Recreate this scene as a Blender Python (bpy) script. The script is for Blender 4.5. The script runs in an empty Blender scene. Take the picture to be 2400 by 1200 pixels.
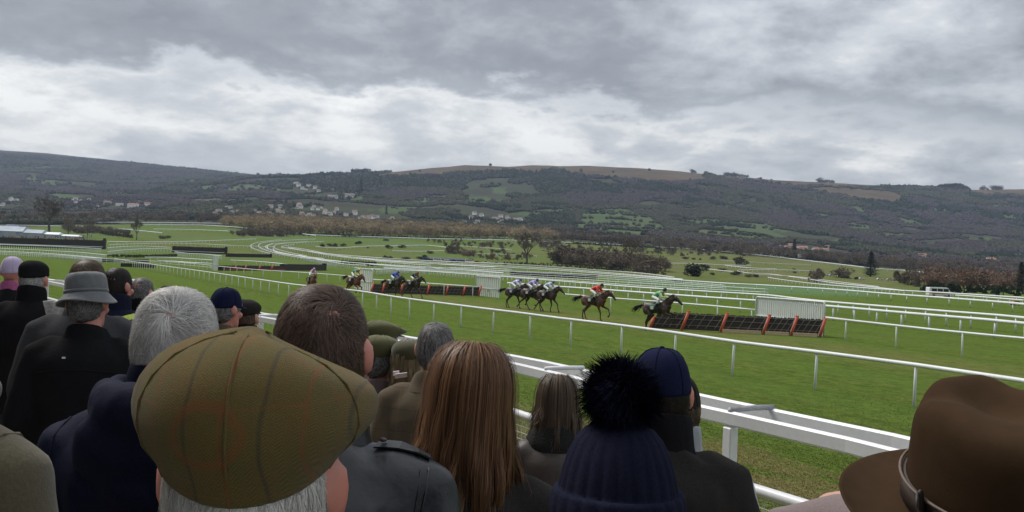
import bpy, bmesh, math, random
import numpy as np
from mathutils import Vector, Matrix, Euler, noise as mnoise

SC = bpy.context.scene
COL = SC.collection
rnd = random.Random(7)
R = math.radians

# ------------------------------------------------------------------ camera
W_PX, FPX, ROLL, HOR = 2400.0, 2078.0, R(2.3), 22.0
CAMZ = 3.4
CAM = Vector((0, 0, CAMZ))
_p = math.atan(HOR / FPX)
FWD = Vector((0, math.cos(_p), math.sin(_p)))
_up0 = Vector((0, -math.sin(_p), math.cos(_p)))
_rt0 = Vector((1, 0, 0))
RT = _rt0 * math.cos(ROLL) + _up0 * math.sin(ROLL)
UP = -_rt0 * math.sin(ROLL) + _up0 * math.cos(ROLL)
cd = bpy.data.cameras.new('camera')
cam = bpy.data.objects.new('camera', cd)
COL.objects.link(cam)
SC.camera = cam
cd.sensor_width = 36.0
cd.lens = 36.0 * FPX / W_PX
cd.clip_start = 0.05
cd.clip_end = 60000
m3 = Matrix((RT, UP, -FWD)).transposed()
cam.matrix_world = Matrix.Translation(CAM) @ m3.to_4x4()

def ray(px, py):
    return FWD + RT * ((px - 1200.0) / FPX) + UP * ((600.0 - py) / FPX)

def at(px, py, d):
    """world point seen at pixel (px,py) of the photograph at depth d"""
    return CAM + ray(px, py) * d

# ------------------------------------------------------------------ light
SC.view_settings.view_transform = 'Standard'
SC.view_settings.look = 'None'
SC.view_settings.exposure = 1.05
SC.view_settings.gamma = 1.0
SC.view_settings.use_curve_mapping = False
SUN_EL, SUN_AZ = R(52), R(-50)          # azimuth from +Y towards +X
sl = bpy.data.lights.new('sun', 'SUN')
sl.energy = 1.5
sl.angle = R(28)
sl.color = (1.0, 0.96, 0.9)
sun = bpy.data.objects.new('sun', sl)
COL.objects.link(sun)
sdir = Vector((math.cos(SUN_EL) * math.sin(SUN_AZ), math.cos(SUN_EL) * math.cos(SUN_AZ), math.sin(SUN_EL)))
sun.rotation_euler = sdir.to_track_quat('Z', 'Y').to_euler()
sun.location = sdir * 50

world = bpy.data.worlds.new('World')
SC.world = world
world.use_nodes = True
def build_world():
    nt = world.node_tree
    nt.nodes.clear()
    N, L = nt.nodes, nt.links
    def node(t, **k):
        n = N.new(t)
        for a, b in k.items():
            setattr(n, a, b)
        return n
    def math_(op, a, b=None, c=None, clamp=False):
        n = node('ShaderNodeMath', operation=op, use_clamp=clamp)
        for i, v in enumerate((a, b, c)):
            if v is None: continue
            if isinstance(v, (int, float)): n.inputs[i].default_value = v
            else: L.new(v, n.inputs[i])
        return n.outputs[0]
    out = node('ShaderNodeOutputWorld')
    bg = node('ShaderNodeBackground')
    bg.inputs['Strength'].default_value = 0.1
    L.new(bg.outputs[0], out.inputs[0])
    sky = node('ShaderNodeTexSky', sky_type='NISHITA')
    sky.sun_disc = False
    sky.sun_elevation = SUN_EL
    sky.sun_rotation = SUN_AZ
    sky.air_density = 1.0; sky.dust_density = 3.0
    tc = node('ShaderNodeTexCoord')
    sep = node('ShaderNodeSeparateXYZ')
    L.new(tc.outputs['Generated'], sep.inputs[0])
    x, y, z = sep.outputs
    zc = math_('MAXIMUM', z, 0.0)
    den = math_('ADD', zc, 0.27)
    u = math_('DIVIDE', x, den); v = math_('DIVIDE', y, den)
    comb = node('ShaderNodeCombineXYZ')
    L.new(u, comb.inputs[0]); L.new(v, comb.inputs[1])
    def noise(vec, scale, det, rough, off, dist=0.0, sx=1.0, sy=1.0):
        mp = node('ShaderNodeMapping')
        mp.inputs['Location'].default_value = off
        mp.inputs['Scale'].default_value = (sx, sy, 1)
        L.new(vec, mp.inputs[0])
        n = node('ShaderNodeTexNoise')
        n.inputs['Scale'].default_value = scale
        n.inputs['Detail'].default_value = det
        n.inputs['Roughness'].default_value = rough
        n.inputs['Distortion'].default_value = dist
        L.new(mp.outputs[0], n.inputs[0])
        return n.outputs['Fac']
    P = comb.outputs[0]
    big = noise(P, 1.15, 2.0, 0.5, (3.1, 7.7, 0), 0.2, 0.9, 1.0)
    mid = noise(P, 2.6, 9.0, 0.60, (1.3, 4.2, 0), 0.15, 0.95, 1.0)
    wisp = noise(P, 8.0, 7.0, 0.66, (8.0, 2.0, 3.0), 0.2, 1.0, 0.9)
    az = math_('DIVIDE', x, math_('MAXIMUM', y, 0.25))
    el = math_('DIVIDE', z, math_('MAXIMUM', y, 0.25))
    def smooth(val, a, b):
        n = node('ShaderNodeMapRange', interpolation_type='SMOOTHSTEP')
        n.inputs['From Min'].default_value = a; n.inputs['From Max'].default_value = b
        L.new(val, n.inputs['Value'])
        return n.outputs[0]
    # the base of the dark cloud deck: higher at the left, lower towards the middle, with a ragged edge
    wob = math_('ADD', math_('MULTIPLY', math_('SUBTRACT', mid, 0.5), 0.22), math_('MULTIPLY', math_('SUBTRACT', wisp, 0.5), 0.07))
    base = math_('ADD', math_('MULTIPLY', az, -0.045), 0.192)
    edge = math_('ADD', math_('SUBTRACT', el, base), wob)
    deck = smooth(edge, -0.014, 0.022)
    rightm = smooth(az, 0.02, 0.42)
    deckw = math_('MULTIPLY', deck, math_('SUBTRACT', 1.0, math_('MULTIPLY', rightm, 0.45)))
    t = math_('MULTIPLY', math_('SUBTRACT', mid, 0.5), math_('ADD', 1.25, math_('MULTIPLY', rightm, 0.75)))
    t = math_('ADD', t, math_('MULTIPLY', math_('SUBTRACT', big, 0.5), 0.6))
    t = math_('ADD', t, math_('MULTIPLY', math_('SUBTRACT', wisp, 0.5), 0.55))
    bright = math_('ADD', 0.89, t)
    bright = math_('SUBTRACT', bright, math_('MULTIPLY', deckw, 0.62))
    low = smooth(el, 0.135, 0.075)          # bluish grey low band
    bright = math_('SUBTRACT', bright, math_('MULTIPLY', low, math_('ADD', 0.07, math_('MULTIPLY', smooth(az, 0.05, -0.40), 0.20))))
    ramp = node('ShaderNodeValToRGB')
    L.new(bright, ramp.inputs[0])
    cr = ramp.color_ramp
    cr.elements[0].position = 0.0; cr.elements[0].color = (0.165, 0.173, 0.185, 1)
    cr.elements[1].position = 1.0; cr.elements[1].color = (0.98, 0.97, 0.93, 1)
    e = cr.elements.new(0.30); e.color = (0.255, 0.267, 0.284, 1)
    e = cr.elements.new(0.55); e.color = (0.435, 0.455, 0.48, 1)
    e = cr.elements.new(0.78); e.color = (0.62, 0.635, 0.645, 1)
    mul = node('ShaderNodeMix', data_type='RGBA', blend_type='MULTIPLY')
    mul.inputs[0].default_value = 1.0
    mul.inputs[7].default_value = (5.4, 5.4, 5.4, 1)
    L.new(ramp.outputs[0], mul.inputs[6])
    mix = node('ShaderNodeMix', data_type='RGBA')
    mix.inputs[0].default_value = 0.06
    L.new(mul.outputs[2], mix.inputs[6]); L.new(sky.outputs[0], mix.inputs[7])
    # an overcast sky grows brighter towards the zenith (three to one between zenith and horizon)
    lum = math_('DIVIDE', math_('ADD', 1.0, math_('MULTIPLY', zc, 2.0)), 1.36)
    vm = node('ShaderNodeVectorMath', operation='SCALE')
    L.new(mix.outputs[2], vm.inputs[0]); L.new(lum, vm.inputs['Scale'])
    L.new(vm.outputs[0], bg.inputs[0])
build_world()

# ------------------------------------------------------------------ helpers
def tag(o, label=None, cat=None, group=None, kind=None):
    if label: o['label'] = label
    if cat: o['category'] = cat
    if group: o['group'] = group
    if kind: o['kind'] = kind
    return o

def link(o, parent=None):
    COL.objects.link(o)
    if parent is not None:
        o.parent = parent
    return o

def empty(name, loc=(0, 0, 0), rz=0.0):
    o = bpy.data.objects.new(name, None)
    o.empty_display_size = 0.2
    o.location = loc
    o.rotation_euler = (0, 0, rz)
    return link(o)

def mesh_np(name, V, F, mats=None, smooth=True, fm=None):
    """V (n,3) floats; F: (m,k) int array or list of tuples"""
    me = bpy.data.meshes.new(name)
    V = np.asarray(V, dtype=np.float32).reshape(-1, 3)
    if isinstance(F, np.ndarray):
        m, k = F.shape
        me.vertices.add(len(V)); me.vertices.foreach_set('co', V.ravel())
        me.loops.add(m * k); me.loops.foreach_set('vertex_index', F.astype(np.int32).ravel())
        me.polygons.add(m)
        me.polygons.foreach_set('loop_start', np.arange(0, m * k, k, dtype=np.int32))
        me.polygons.foreach_set('loop_total', np.full(m, k, dtype=np.int32))
        me.update(calc_edges=True)
    else:
        me.from_pydata([tuple(map(float, v)) for v in V], [], F)
        me.update()
    me.polygons.foreach_set('use_smooth', np.full(len(me.polygons), bool(smooth)))
    if fm is not None:
        me.polygons.foreach_set('material_index', np.asarray(fm, dtype=np.int32))
    for mt in (mats or []):
        me.materials.append(mt)
    me.update()
    return me

def obj(name, me, parent=None, loc=(0, 0, 0), rot=(0, 0, 0), scale=(1, 1, 1)):
    o = bpy.data.objects.new(name, me)
    o.location = loc; o.rotation_euler = rot; o.scale = scale
    return link(o, parent)

class MB:
    """collects simple closed shapes into one mesh"""
    def __init__(s):
        s.v = []; s.f = []
    def add(s, vs, fs):
        b = len(s.v)
        s.v += [tuple(v) for v in vs]
        s.f += [tuple(i + b for i in f) for f in fs]
    def box(s, c, size, rot=None):
        hx, hy, hz = size[0] / 2, size[1] / 2, size[2] / 2
        vs = [Vector((x, y, z)) for x in (-hx, hx) for y in (-hy, hy) for z in (-hz, hz)]
        if rot is not None:
            vs = [rot @ v for v in vs]
        c = Vector(c)
        s.add([v + c for v in vs], [(0, 1, 3, 2), (4, 6, 7, 5), (0, 4, 5, 1), (2, 3, 7, 6), (0, 2, 6, 4), (1, 5, 7, 3)])
        return s
    def tube(s, pts, radii, n=8, cap=True, squash=None, round_cap=False, up=Vector((0, 0, 1))):
        pts = [Vector(p) for p in pts]
        if not hasattr(radii, '__len__'): radii = [radii] * len(pts)
        if round_cap:
            d0 = (pts[0] - pts[1]).normalized(); d1 = (pts[-1] - pts[-2]).normalized()
            r0, r1 = radii[0], radii[-1]
            pts = [pts[0] + d0 * r0 * .92, pts[0] + d0 * r0 * .6] + pts + [pts[-1] + d1 * r1 * .6, pts[-1] + d1 * r1 * .92]
            radii = [r0 * .38, r0 * .8] + list(radii) + [r1 * .8, r1 * .38]
        vs = []; k = len(pts); prev = None
        for i, p in enumerate(pts):
            t = (pts[min(i + 1, k - 1)] - pts[max(i - 1, 0)]).normalized()
            if prev is None:
                a = up.cross(t)
                if a.length < 1e-3: a = Vector((1, 0, 0)).cross(t)
                if a.length < 1e-3: a = Vector((0, 1, 0)).cross(t)
            else:
                a = prev - t * prev.dot(t)
            a.normalize(); prev = a
            b = t.cross(a)
            sx, sy = squash if squash else (1, 1)
            for j in range(n):
                an = 2 * math.pi * j / n
                vs.append(p + a * (math.cos(an) * radii[i] * sx) + b * (math.sin(an) * radii[i] * sy))
        fs = []
        for i in range(k - 1):
            for j in range(n):
                j2 = (j + 1) % n
                fs.append((i * n + j, i * n + j2, (i + 1) * n + j2, (i + 1) * n + j))
        if cap:
            fs.append(tuple(range(n - 1, -1, -1)))
            fs.append(tuple((k - 1) * n + j for j in range(n)))
        s.add(vs, fs)
        return s
    def rings(s, rings, cap=True):
        """list of rings (lists of points, same count)"""
        n = len(rings[0]); vs = [p for r in rings for p in r]; fs = []
        for i in range(len(rings) - 1):
            for j in range(n):
                j2 = (j + 1) % n
                fs.append((i * n + j, i * n + j2, (i + 1) * n + j2, (i + 1) * n + j))
        if cap:
            fs.append(tuple(range(n - 1, -1, -1)))
            fs.append(tuple((len(rings) - 1) * n + j for j in range(n)))
        s.add(vs, fs)
        return s
    def ell(s, c, r, rot=None, n=14, m=8):
        c = Vector(c); rings = []
        for i in range(1, m):
            ph = -math.pi / 2 + math.pi * i / m
            ring = []
            for j in range(n):
                a = 2 * math.pi * j / n
                p = Vector((r[0] * math.cos(ph) * math.cos(a), r[1] * math.cos(ph) * math.sin(a), r[2] * math.sin(ph)))
                if rot is not None: p = rot @ p
                ring.append(c + p)
            rings.append(ring)
        s.rings(rings)
        return s
    def mesh(s, name, mats=None, smooth=False):
        return mesh_np(name, s.v, s.f, mats, smooth)

def bevelled(me, w=0.01, seg=2):
    bm = bmesh.new(); bm.from_mesh(me)
    bmesh.ops.bevel(bm, geom=bm.edges[:], offset=w, segments=seg, profile=.6, affect='EDGES')
    bm.to_mesh(me); bm.free()
    return me

def remesh(mb, name, voxel, smooth=4, mats=None, decim=None):
    me = mb.mesh(name + '_tmp')
    bm = bmesh.new(); bm.from_mesh(me)
    bmesh.ops.recalc_face_normals(bm, faces=bm.faces[:])
    bm.to_mesh(me); bm.free()
    o = bpy.data.objects.new('tmp', me); COL.objects.link(o)
    md = o.modifiers.new('r', 'REMESH'); md.mode = 'VOXEL'; md.voxel_size = voxel
    if smooth:
        sm = o.modifiers.new('s', 'SMOOTH'); sm.iterations = smooth; sm.factor = 0.5
    if decim:
        dm = o.modifiers.new('d', 'DECIMATE'); dm.ratio = decim
    dg = bpy.context.evaluated_depsgraph_get()
    res = bpy.data.meshes.new_from_object(o.evaluated_get(dg))
    res.name = name
    bpy.data.objects.remove(o); bpy.data.meshes.remove(me)
    res.materials.clear()
    for mt in (mats or []): res.materials.append(mt)
    res.polygons.foreach_set('use_smooth', np.full(len(res.polygons), True))
    res.update()
    return res

def get_co(me):
    a = np.empty(len(me.vertices) * 3, dtype=np.float32)
    me.vertices.foreach_get('co', a)
    return a.reshape(-1, 3)

def set_co(me, a):
    me.vertices.foreach_set('co', np.asarray(a, dtype=np.float32).ravel()); me.update()

def sstep(a, b, x):
    t = np.clip((np.asarray(x, dtype=float) - a) / (b - a), 0, 1)
    return t * t * (3 - 2 * t)

def _hash(ix, iy, seed):
    h = (ix.astype(np.int64) * 374761393 + iy.astype(np.int64) * 668265263 + seed * 974711) & 0x7fffffff
    h = ((h ^ (h >> 13)) * 1274126177) & 0x7fffffff
    return ((h ^ (h >> 16)) & 0xffff) / 65535.0

def vnoise(x, y, seed=0):
    x = np.asarray(x, dtype=float); y = np.asarray(y, dtype=float)
    ix = np.floor(x); iy = np.floor(y); fx = x - ix; fy = y - iy
    fx = fx * fx * (3 - 2 * fx); fy = fy * fy * (3 - 2 * fy)
    a = _hash(ix, iy, seed); b = _hash(ix + 1, iy, seed); c = _hash(ix, iy + 1, seed); d = _hash(ix + 1, iy + 1, seed)
    return (a * (1 - fx) + b * fx) * (1 - fy) + (c * (1 - fx) + d * fx) * fy

def fbm(x, y, seed=0, oct=4):
    s = 0; a = .5; t = 0
    for i in range(oct):
        s = s + a * vnoise(x * 2 ** i, y * 2 ** i, seed + i); t += a; a *= .5
    return s / t

# ------------------------------------------------------------------ materials
MATS = {}
def mat(name, base=(.5, .5, .5), rough=.6, var=None, bump=None, spec=.5, rand=0.0, coords='Object', metal=0.0, sheen=0.0, extra=None):
    """procedural material. var: list of (scale, colour, strength, detail); bump: list of (scale, strength, distance)"""
    if name in MATS: return MATS[name]
    m = bpy.data.materials.new(name); m.use_nodes = True
    nt = m.node_tree; N, L = nt.nodes, nt.links
    b = N['Principled BSDF']
    b.inputs['Roughness'].default_value = rough
    b.inputs['Metallic'].default_value = metal
    b.inputs['Specular IOR Level'].default_value = spec
    if sheen:
        b.inputs['Sheen Weight'].default_value = sheen
        b.inputs['Sheen Roughness'].default_value = .5
    tc = N.new('ShaderNodeTexCoord'); vec = tc.outputs[coords]
    rgb = N.new('ShaderNodeRGB'); rgb.outputs[0].default_value = (*base, 1)
    c = rgb.outputs[0]
    for it in (var or []):
        sc, colr, st = it[:3]; det = it[3] if len(it) > 3 else 4
        n = N.new('ShaderNodeTexNoise'); n.inputs['Detail'].default_value = det
        if isinstance(sc, tuple):
            mp = N.new('ShaderNodeMapping'); mp.inputs['Scale'].default_value = sc
            L.new(vec, mp.inputs[0]); L.new(mp.outputs[0], n.inputs[0]); n.inputs['Scale'].default_value = 1
        else:
            L.new(vec, n.inputs[0]); n.inputs['Scale'].default_value = sc
        mr = N.new('ShaderNodeMapRange'); mr.inputs[1].default_value = .35; mr.inputs[2].default_value = .65
        mr.inputs[4].default_value = st
        L.new(n.outputs['Fac'], mr.inputs[0])
        mx = N.new('ShaderNodeMix'); mx.data_type = 'RGBA'; mx.inputs[7].default_value = (*colr, 1)
        L.new(mr.outputs[0], mx.inputs[0]); L.new(c, mx.inputs[6]); c = mx.outputs[2]
    if rand:
        oi = N.new('ShaderNodeObjectInfo')
        mr = N.new('ShaderNodeMapRange'); mr.inputs[3].default_value = 1 - rand; mr.inputs[4].default_value = 1 + rand
        L.new(oi.outputs['Random'], mr.inputs[0])
        hs = N.new('ShaderNodeHueSaturation'); L.new(mr.outputs[0], hs.inputs['Value']); L.new(c, hs.inputs['Color'])
        c = hs.outputs[0]
    L.new(c, b.inputs['Base Color'])
    prev = None
    for sc, st, dist in (bump or []):
        n = N.new('ShaderNodeTexNoise'); n.inputs['Detail'].default_value = 3
        if isinstance(sc, tuple):
            mp = N.new('ShaderNodeMapping'); mp.inputs['Scale'].default_value = sc
            L.new(vec, mp.inputs[0]); L.new(mp.outputs[0], n.inputs[0]); n.inputs['Scale'].default_value = 1
        else:
            L.new(vec, n.inputs[0]); n.inputs['Scale'].default_value = sc
        bp = N.new('ShaderNodeBump'); bp.inputs['Strength'].default_value = st; bp.inputs['Distance'].default_value = dist
        L.new(n.outputs['Fac'], bp.inputs['Height'])
        if prev is not None: L.new(prev, bp.inputs['Normal'])
        prev = bp.outputs[0]
    if prev is not None: L.new(prev, b.inputs['Normal'])
    MATS[name] = m
    if extra: extra(m, N, L, b, c)
    return m

WHITE = mat('white_paint', (.74, .76, .77), .45, var=[(1.3, (.58, .61, .6), .55), (9, (.5, .52, .5), .2)])
# ------------------------------------------------------------------ terrain
ROWS = [
 (900,  [(-600, 520), (0, 528), (300, 527), (600, 535), (900, 556), (1200, 562), (1500, 583), (1800, 605), (2100, 632), (2400, 650), (3000, 680)]),
 (1300, [(-600, 495), (0, 507), (300, 508), (600, 512), (900, 527), (1200, 540), (1500, 560), (1800, 583), (2100, 605), (2400, 625), (3000, 650)]),
 (1800, [(-600, 465), (0, 482), (300, 483), (600, 480), (900, 490), (1200, 512), (1500, 530), (1800, 552), (2100, 575), (2400, 592), (3000, 610)]),
 (2400, [(-600, 435), (0, 456), (300, 458), (450, 455), (600, 445), (750, 450), (900, 455), (1200, 458), (1500, 478), (1800, 505), (2100, 525), (2400, 545), (3000, 570)]),
 (3000, [(-600, 405), (0, 430), (300, 440), (450, 436), (600, 424), (700, 424), (900, 417), (1200, 408), (1500, 420), (1800, 447), (2100, 468), (2400, 485), (3000, 500)]),
 (3600, [(-600, 380), (0, 402), (300, 424), (450, 428), (560, 418), (620, 414.5), (700, 414.5), (780, 411), (860, 408), (940, 401), (1000, 394), (1080, 387), (1130, 388), (1180, 390.5), (1240, 387), (1300, 388), (1360, 386.5), (1430, 390), (1500, 393.5), (1560, 398), (1620, 406), (1700, 413), (1780, 419), (1850, 424.5), (1950, 429), (2050, 434), (2100, 437.5), (2180, 440), (2280, 444), (2400, 442), (3000, 445)]),
 (4300, [(-600, 350), (0, 372), (200, 387), (400, 405), (600, 418), (700, 420), (860, 418), (1000, 406), (1200, 402), (1500, 408), (1800, 440), (2400, 455), (3000, 455)]),
 (5200, [(-600, 300), (-200, 328), (0, 348), (100, 356), (200, 368), (300, 378), (400, 390), (500, 401), (600, 413.5), (700, 424), (860, 426), (1200, 415), (1500, 420), (2400, 465), (3000, 465)]),
 (7500, [(-600, 380), (0, 430), (600, 450), (1200, 450), (2400, 500), (3000, 520)]),
]
_ry = np.array([r[0] for r in ROWS], dtype=float)

def hill_z(px, Y):
    """height of the land at photograph column px and depth Y (>= 900)"""
    px = np.clip(px, -600, 3000)
    zs = []
    for Yr, ctl in ROWS:
        c = np.array(ctl, dtype=float)
        yi = np.interp(px, c[:, 0], c[:, 1])
        e = (600 + HOR - (yi - (px - 1200) * math.tan(ROLL))) / FPX
        zs.append(CAMZ + e * Yr)
    zs = np.array(zs)
    i = np.clip(np.searchsorted(_ry, Y, side='right') - 1, 0, len(_ry) - 2)
    t = np.clip((Y - _ry[i]) / (_ry[i + 1] - _ry[i]), 0, 1)
    idx = np.arange(len(px))
    return zs[i, idx] * (1 - t) + zs[i + 1, idx] * t

SN = (0.884, 0.467)          # towards the track
SE = (-0.467, 0.884)         # along the track

def terr(x, y):
    x = np.atleast_1d(np.asarray(x, dtype=float)); y = np.atleast_1d(np.asarray(y, dtype=float))
    r = np.hypot(x, y)
    Y = np.maximum(y, r * .6)
    u = np.clip(x / np.maximum(Y, 1e-3), -.9, .9)
    px = 1200 + FPX * u
    s = x * SN[0] + y * SN[1] + .0127 * np.clip(np.clip(y, -99, 60) - 9, 0, None) ** 2
    near = np.where(s < 3, 1.6 - .17 * s, np.where(s < 5.5, 1.09 - (s - 3) * .116, .8 * (1 - sstep(5.5, 17, s))))
    near = np.clip(near, 0, 2.0) - .45 * (1 - sstep(2.4, 3.6, s))
    near = near * np.exp(-(r / 75.) ** 2)
    z900 = hill_z(px, np.full_like(px, 900.))
    rise = np.clip((Y - 250) / 650, 0, 1) ** 1.6
    far = z900 * rise
    bump = (fbm(x / 70, y / 70, 11, 3) - .5) * 2.4 * sstep(180, 420, Y)
    zf = np.where(Y > 900, hill_z(px, np.clip(Y, 900, 7500)), far)
    hb = (fbm(x / 420, y / 420, 21, 4) - .5) * 46 * sstep(1200, 2200, Y) * (1 - sstep(3000, 3500, Y) * .8)
    return near + zf + bump + hb

def terr1(x, y):
    return float(terr(x, y)[0])

_ts = np.geomspace(3.0, 7000, 420)
def hit(px, py, dz=0.0, tmax=7000):
    """point dz above the ground seen at the pixel"""
    d = ray(px, py)
    X = d.x * _ts; Y = d.y * _ts; Z = CAMZ + d.z * _ts
    g = Z - terr(X, Y) - dz
    k = np.where((g[1:] <= 0) & (g[:-1] > 0))[0]
    if len(k) == 0:
        t = _ts[np.argmin(np.abs(g))]
    else:
        a, b = _ts[k[0]], _ts[k[0] + 1]
        for _ in range(3):
            q = np.linspace(a, b, 25)
            g = CAMZ + d.z * q - terr(d.x * q, d.y * q) - dz
            i = int(np.argmax(g <= 0)); i = max(i, 1)
            a, b = q[i - 1], q[i]
        t = .5 * (a + b)
    return Vector((d.x * t, d.y * t, CAMZ + d.z * t))

def project(P):
    v = Vector(P) - CAM; d = v.dot(FWD)
    return 1200 + FPX * v.dot(RT) / d, 600 - FPX * v.dot(UP) / d

def in_poly(px, py, poly):
    ins = np.zeros(px.shape, dtype=bool); n = len(poly)
    for i in range(n):
        x1, y1 = poly[i]; x2, y2 = poly[(i + 1) % n]
        if y1 == y2: continue
        c = ((y1 > py) != (y2 > py)) & (px < (x2 - x1) * (py - y1) / (y2 - y1) + x1)
        ins ^= c
    return ins

FIELDS = [
 [(1340, 545), (1368, 502), (1420, 488), (1472, 490), (1530, 514), (1585, 546), (1500, 552)],
 [(1590, 548), (1690, 528), (1790, 538), (1868, 560), (1770, 566), (1650, 560)],
 [(520, 448), (545, 436), (585, 430), (630, 438), (655, 444), (640, 450)],
 [(450, 446), (478, 437), (512, 433), (520, 440), (500, 446)],
 [(48, 418), (70, 413), (120, 424), (155, 434), (95, 437)],
 [(925, 478), (985, 462), (1040, 455), (1060, 462), (1000, 476)],
 [(1180, 502), (1260, 492), (1340, 487), (1345, 497), (1260, 506)],
 [(1975, 481), (2010, 484), (2050, 494), (2010, 501)],
 [(1893, 497), (1930, 502), (1966, 512), (1915, 510)],
 [(1980, 520), (2035, 526), (2040, 540), (1990, 537)],
 [(2095, 508), (2150, 518), (2180, 534), (2120, 526)],
 [(1150, 440), (1180, 440), (1195, 452), (1160, 454)],
 [(2350, 505), (2390, 503), (2400, 512), (2355, 515)],
 [(2170, 487), (2215, 490), (2230, 498), (2180, 495)],
 [(1560, 520), (1660, 512), (1700, 520), (1640, 530)],
 [(800, 468), (860, 460), (880, 466), (830, 474)],
 [(1950, 560), (2000, 558), (2010, 566), (1960, 568)],
 [(1690, 520), (1780, 520), (1860, 545), (1790, 540)], [(1050, 470), (1130, 462), (1200, 470), (1120, 480)], [(860, 492), (960, 484), (1010, 490), (930, 500)],
 [(210, 448), (290, 450), (330, 462), (250, 460)], [(120, 455), (180, 456), (190, 464), (130, 466)], [(420, 470), (500, 462), (540, 470), (470, 478)], [(1260, 525), (1330, 520), (1345, 530), (1270, 536)],
 [(2050, 545), (2130, 548), (2140, 556), (2070, 556)], [(2230, 560), (2320, 560), (2330, 568), (2250, 568)], [(1680, 480), (1740, 478), (1760, 486), (1700, 488)], [(2300, 480), (2380, 478), (2390, 486), (2310, 488)],
]
MOOR = [
 [(860, 412), (1000, 390), (1080, 376), (1345, 376), (1345, 402), (1290, 398), (1250, 408), (1180, 400), (1080, 408), (1000, 412), (900, 418)],
 [(1320, 376), (1520, 382), (1640, 398), (1660, 422), (1600, 430), (1500, 424), (1400, 414), (1330, 408)],
 [(1640, 400), (2110, 430), (2120, 440), (2000, 440), (1860, 436), (1700, 420)],
 [(1880, 442), (1960, 440), (2080, 448), (2122, 462), (2110, 474), (2050, 472), (1940, 456)],
 [(2262, 440), (2500, 436), (2500, 462), (2290, 456)],
 [(410, 432), (445, 421), (485, 428), (450, 434)],
]
DARK = [   # evergreen stands
 [(840, 445), (850, 412), (1000, 418), (1120, 402), (1330, 402), (1420, 430), (1560, 440), (1700, 436), (1560, 448), (1400, 452), (1200, 470), (1150, 455), (1000, 440)],
 [(1800, 478), (1840, 472), (1900, 500), (1960, 520), (1900, 514), (1830, 490)],
 [(600, 430), (700, 415), (850, 412), (850, 470), (700, 470), (640, 450)],
 [(1220, 515), (1270, 498), (1340, 505), (1350, 530), (1260, 530)],
 [(100, 400), (0, 360), (0, 395), (250, 415), (200, 400)],
]

def cover(px, py):
    f = np.zeros(px.shape); m = np.zeros(px.shape); d = np.zeros(px.shape)
    jx = px + (fbm(px / 14, py / 9, 5, 3) - .5) * 22; jy = py + (fbm(px / 14, py / 9, 9, 3) - .5) * 9
    for p in FIELDS: f[in_poly(jx, jy, p)] = 1
    for p in MOOR: m[in_poly(jx, jy, p)] = 1
    for p in DARK: d[in_poly(jx, jy, p)] = 1
    m[f > 0] = 0; d[(f > 0) | (m > 0)] = 0
    return f, m, d

def project_np(x, y, z):
    vx, vy, vz = x, y, z - CAMZ
    d = vx * FWD.x + vy * FWD.y + vz * FWD.z
    d = np.where(np.abs(d) < 1e-3, 1e-3, d)
    return 1200 + FPX * (vx * RT.x + vy * RT.y + vz * RT.z) / d, 600 - FPX * (vx * UP.x + vy * UP.y + vz * UP.z) / d

def polar(r_list, a_list, closed):
    rr, aa = np.meshgrid(np.array(r_list), np.array(a_list), indexing='ij')
    x = rr * np.sin(aa); y = rr * np.cos(aa)
    z = terr(x.ravel(), y.ravel())
    V = np.stack([x.ravel(), y.ravel(), z], 1)
    nr, na = rr.shape
    i, j = np.meshgrid(np.arange(nr - 1), np.arange(na if closed else na - 1), indexing='ij')
    j2 = (j + 1) % na
    F = np.stack([i * na + j, (i + 1) * na + j, (i + 1) * na + j2, i * na + j2], -1).reshape(-1, 4)
    return V, F

def attr_f(me, name, arr):
    a = me.attributes.new(name, 'FLOAT', 'POINT'); a.data.foreach_set('value', np.asarray(arr, dtype=np.float32))

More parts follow.
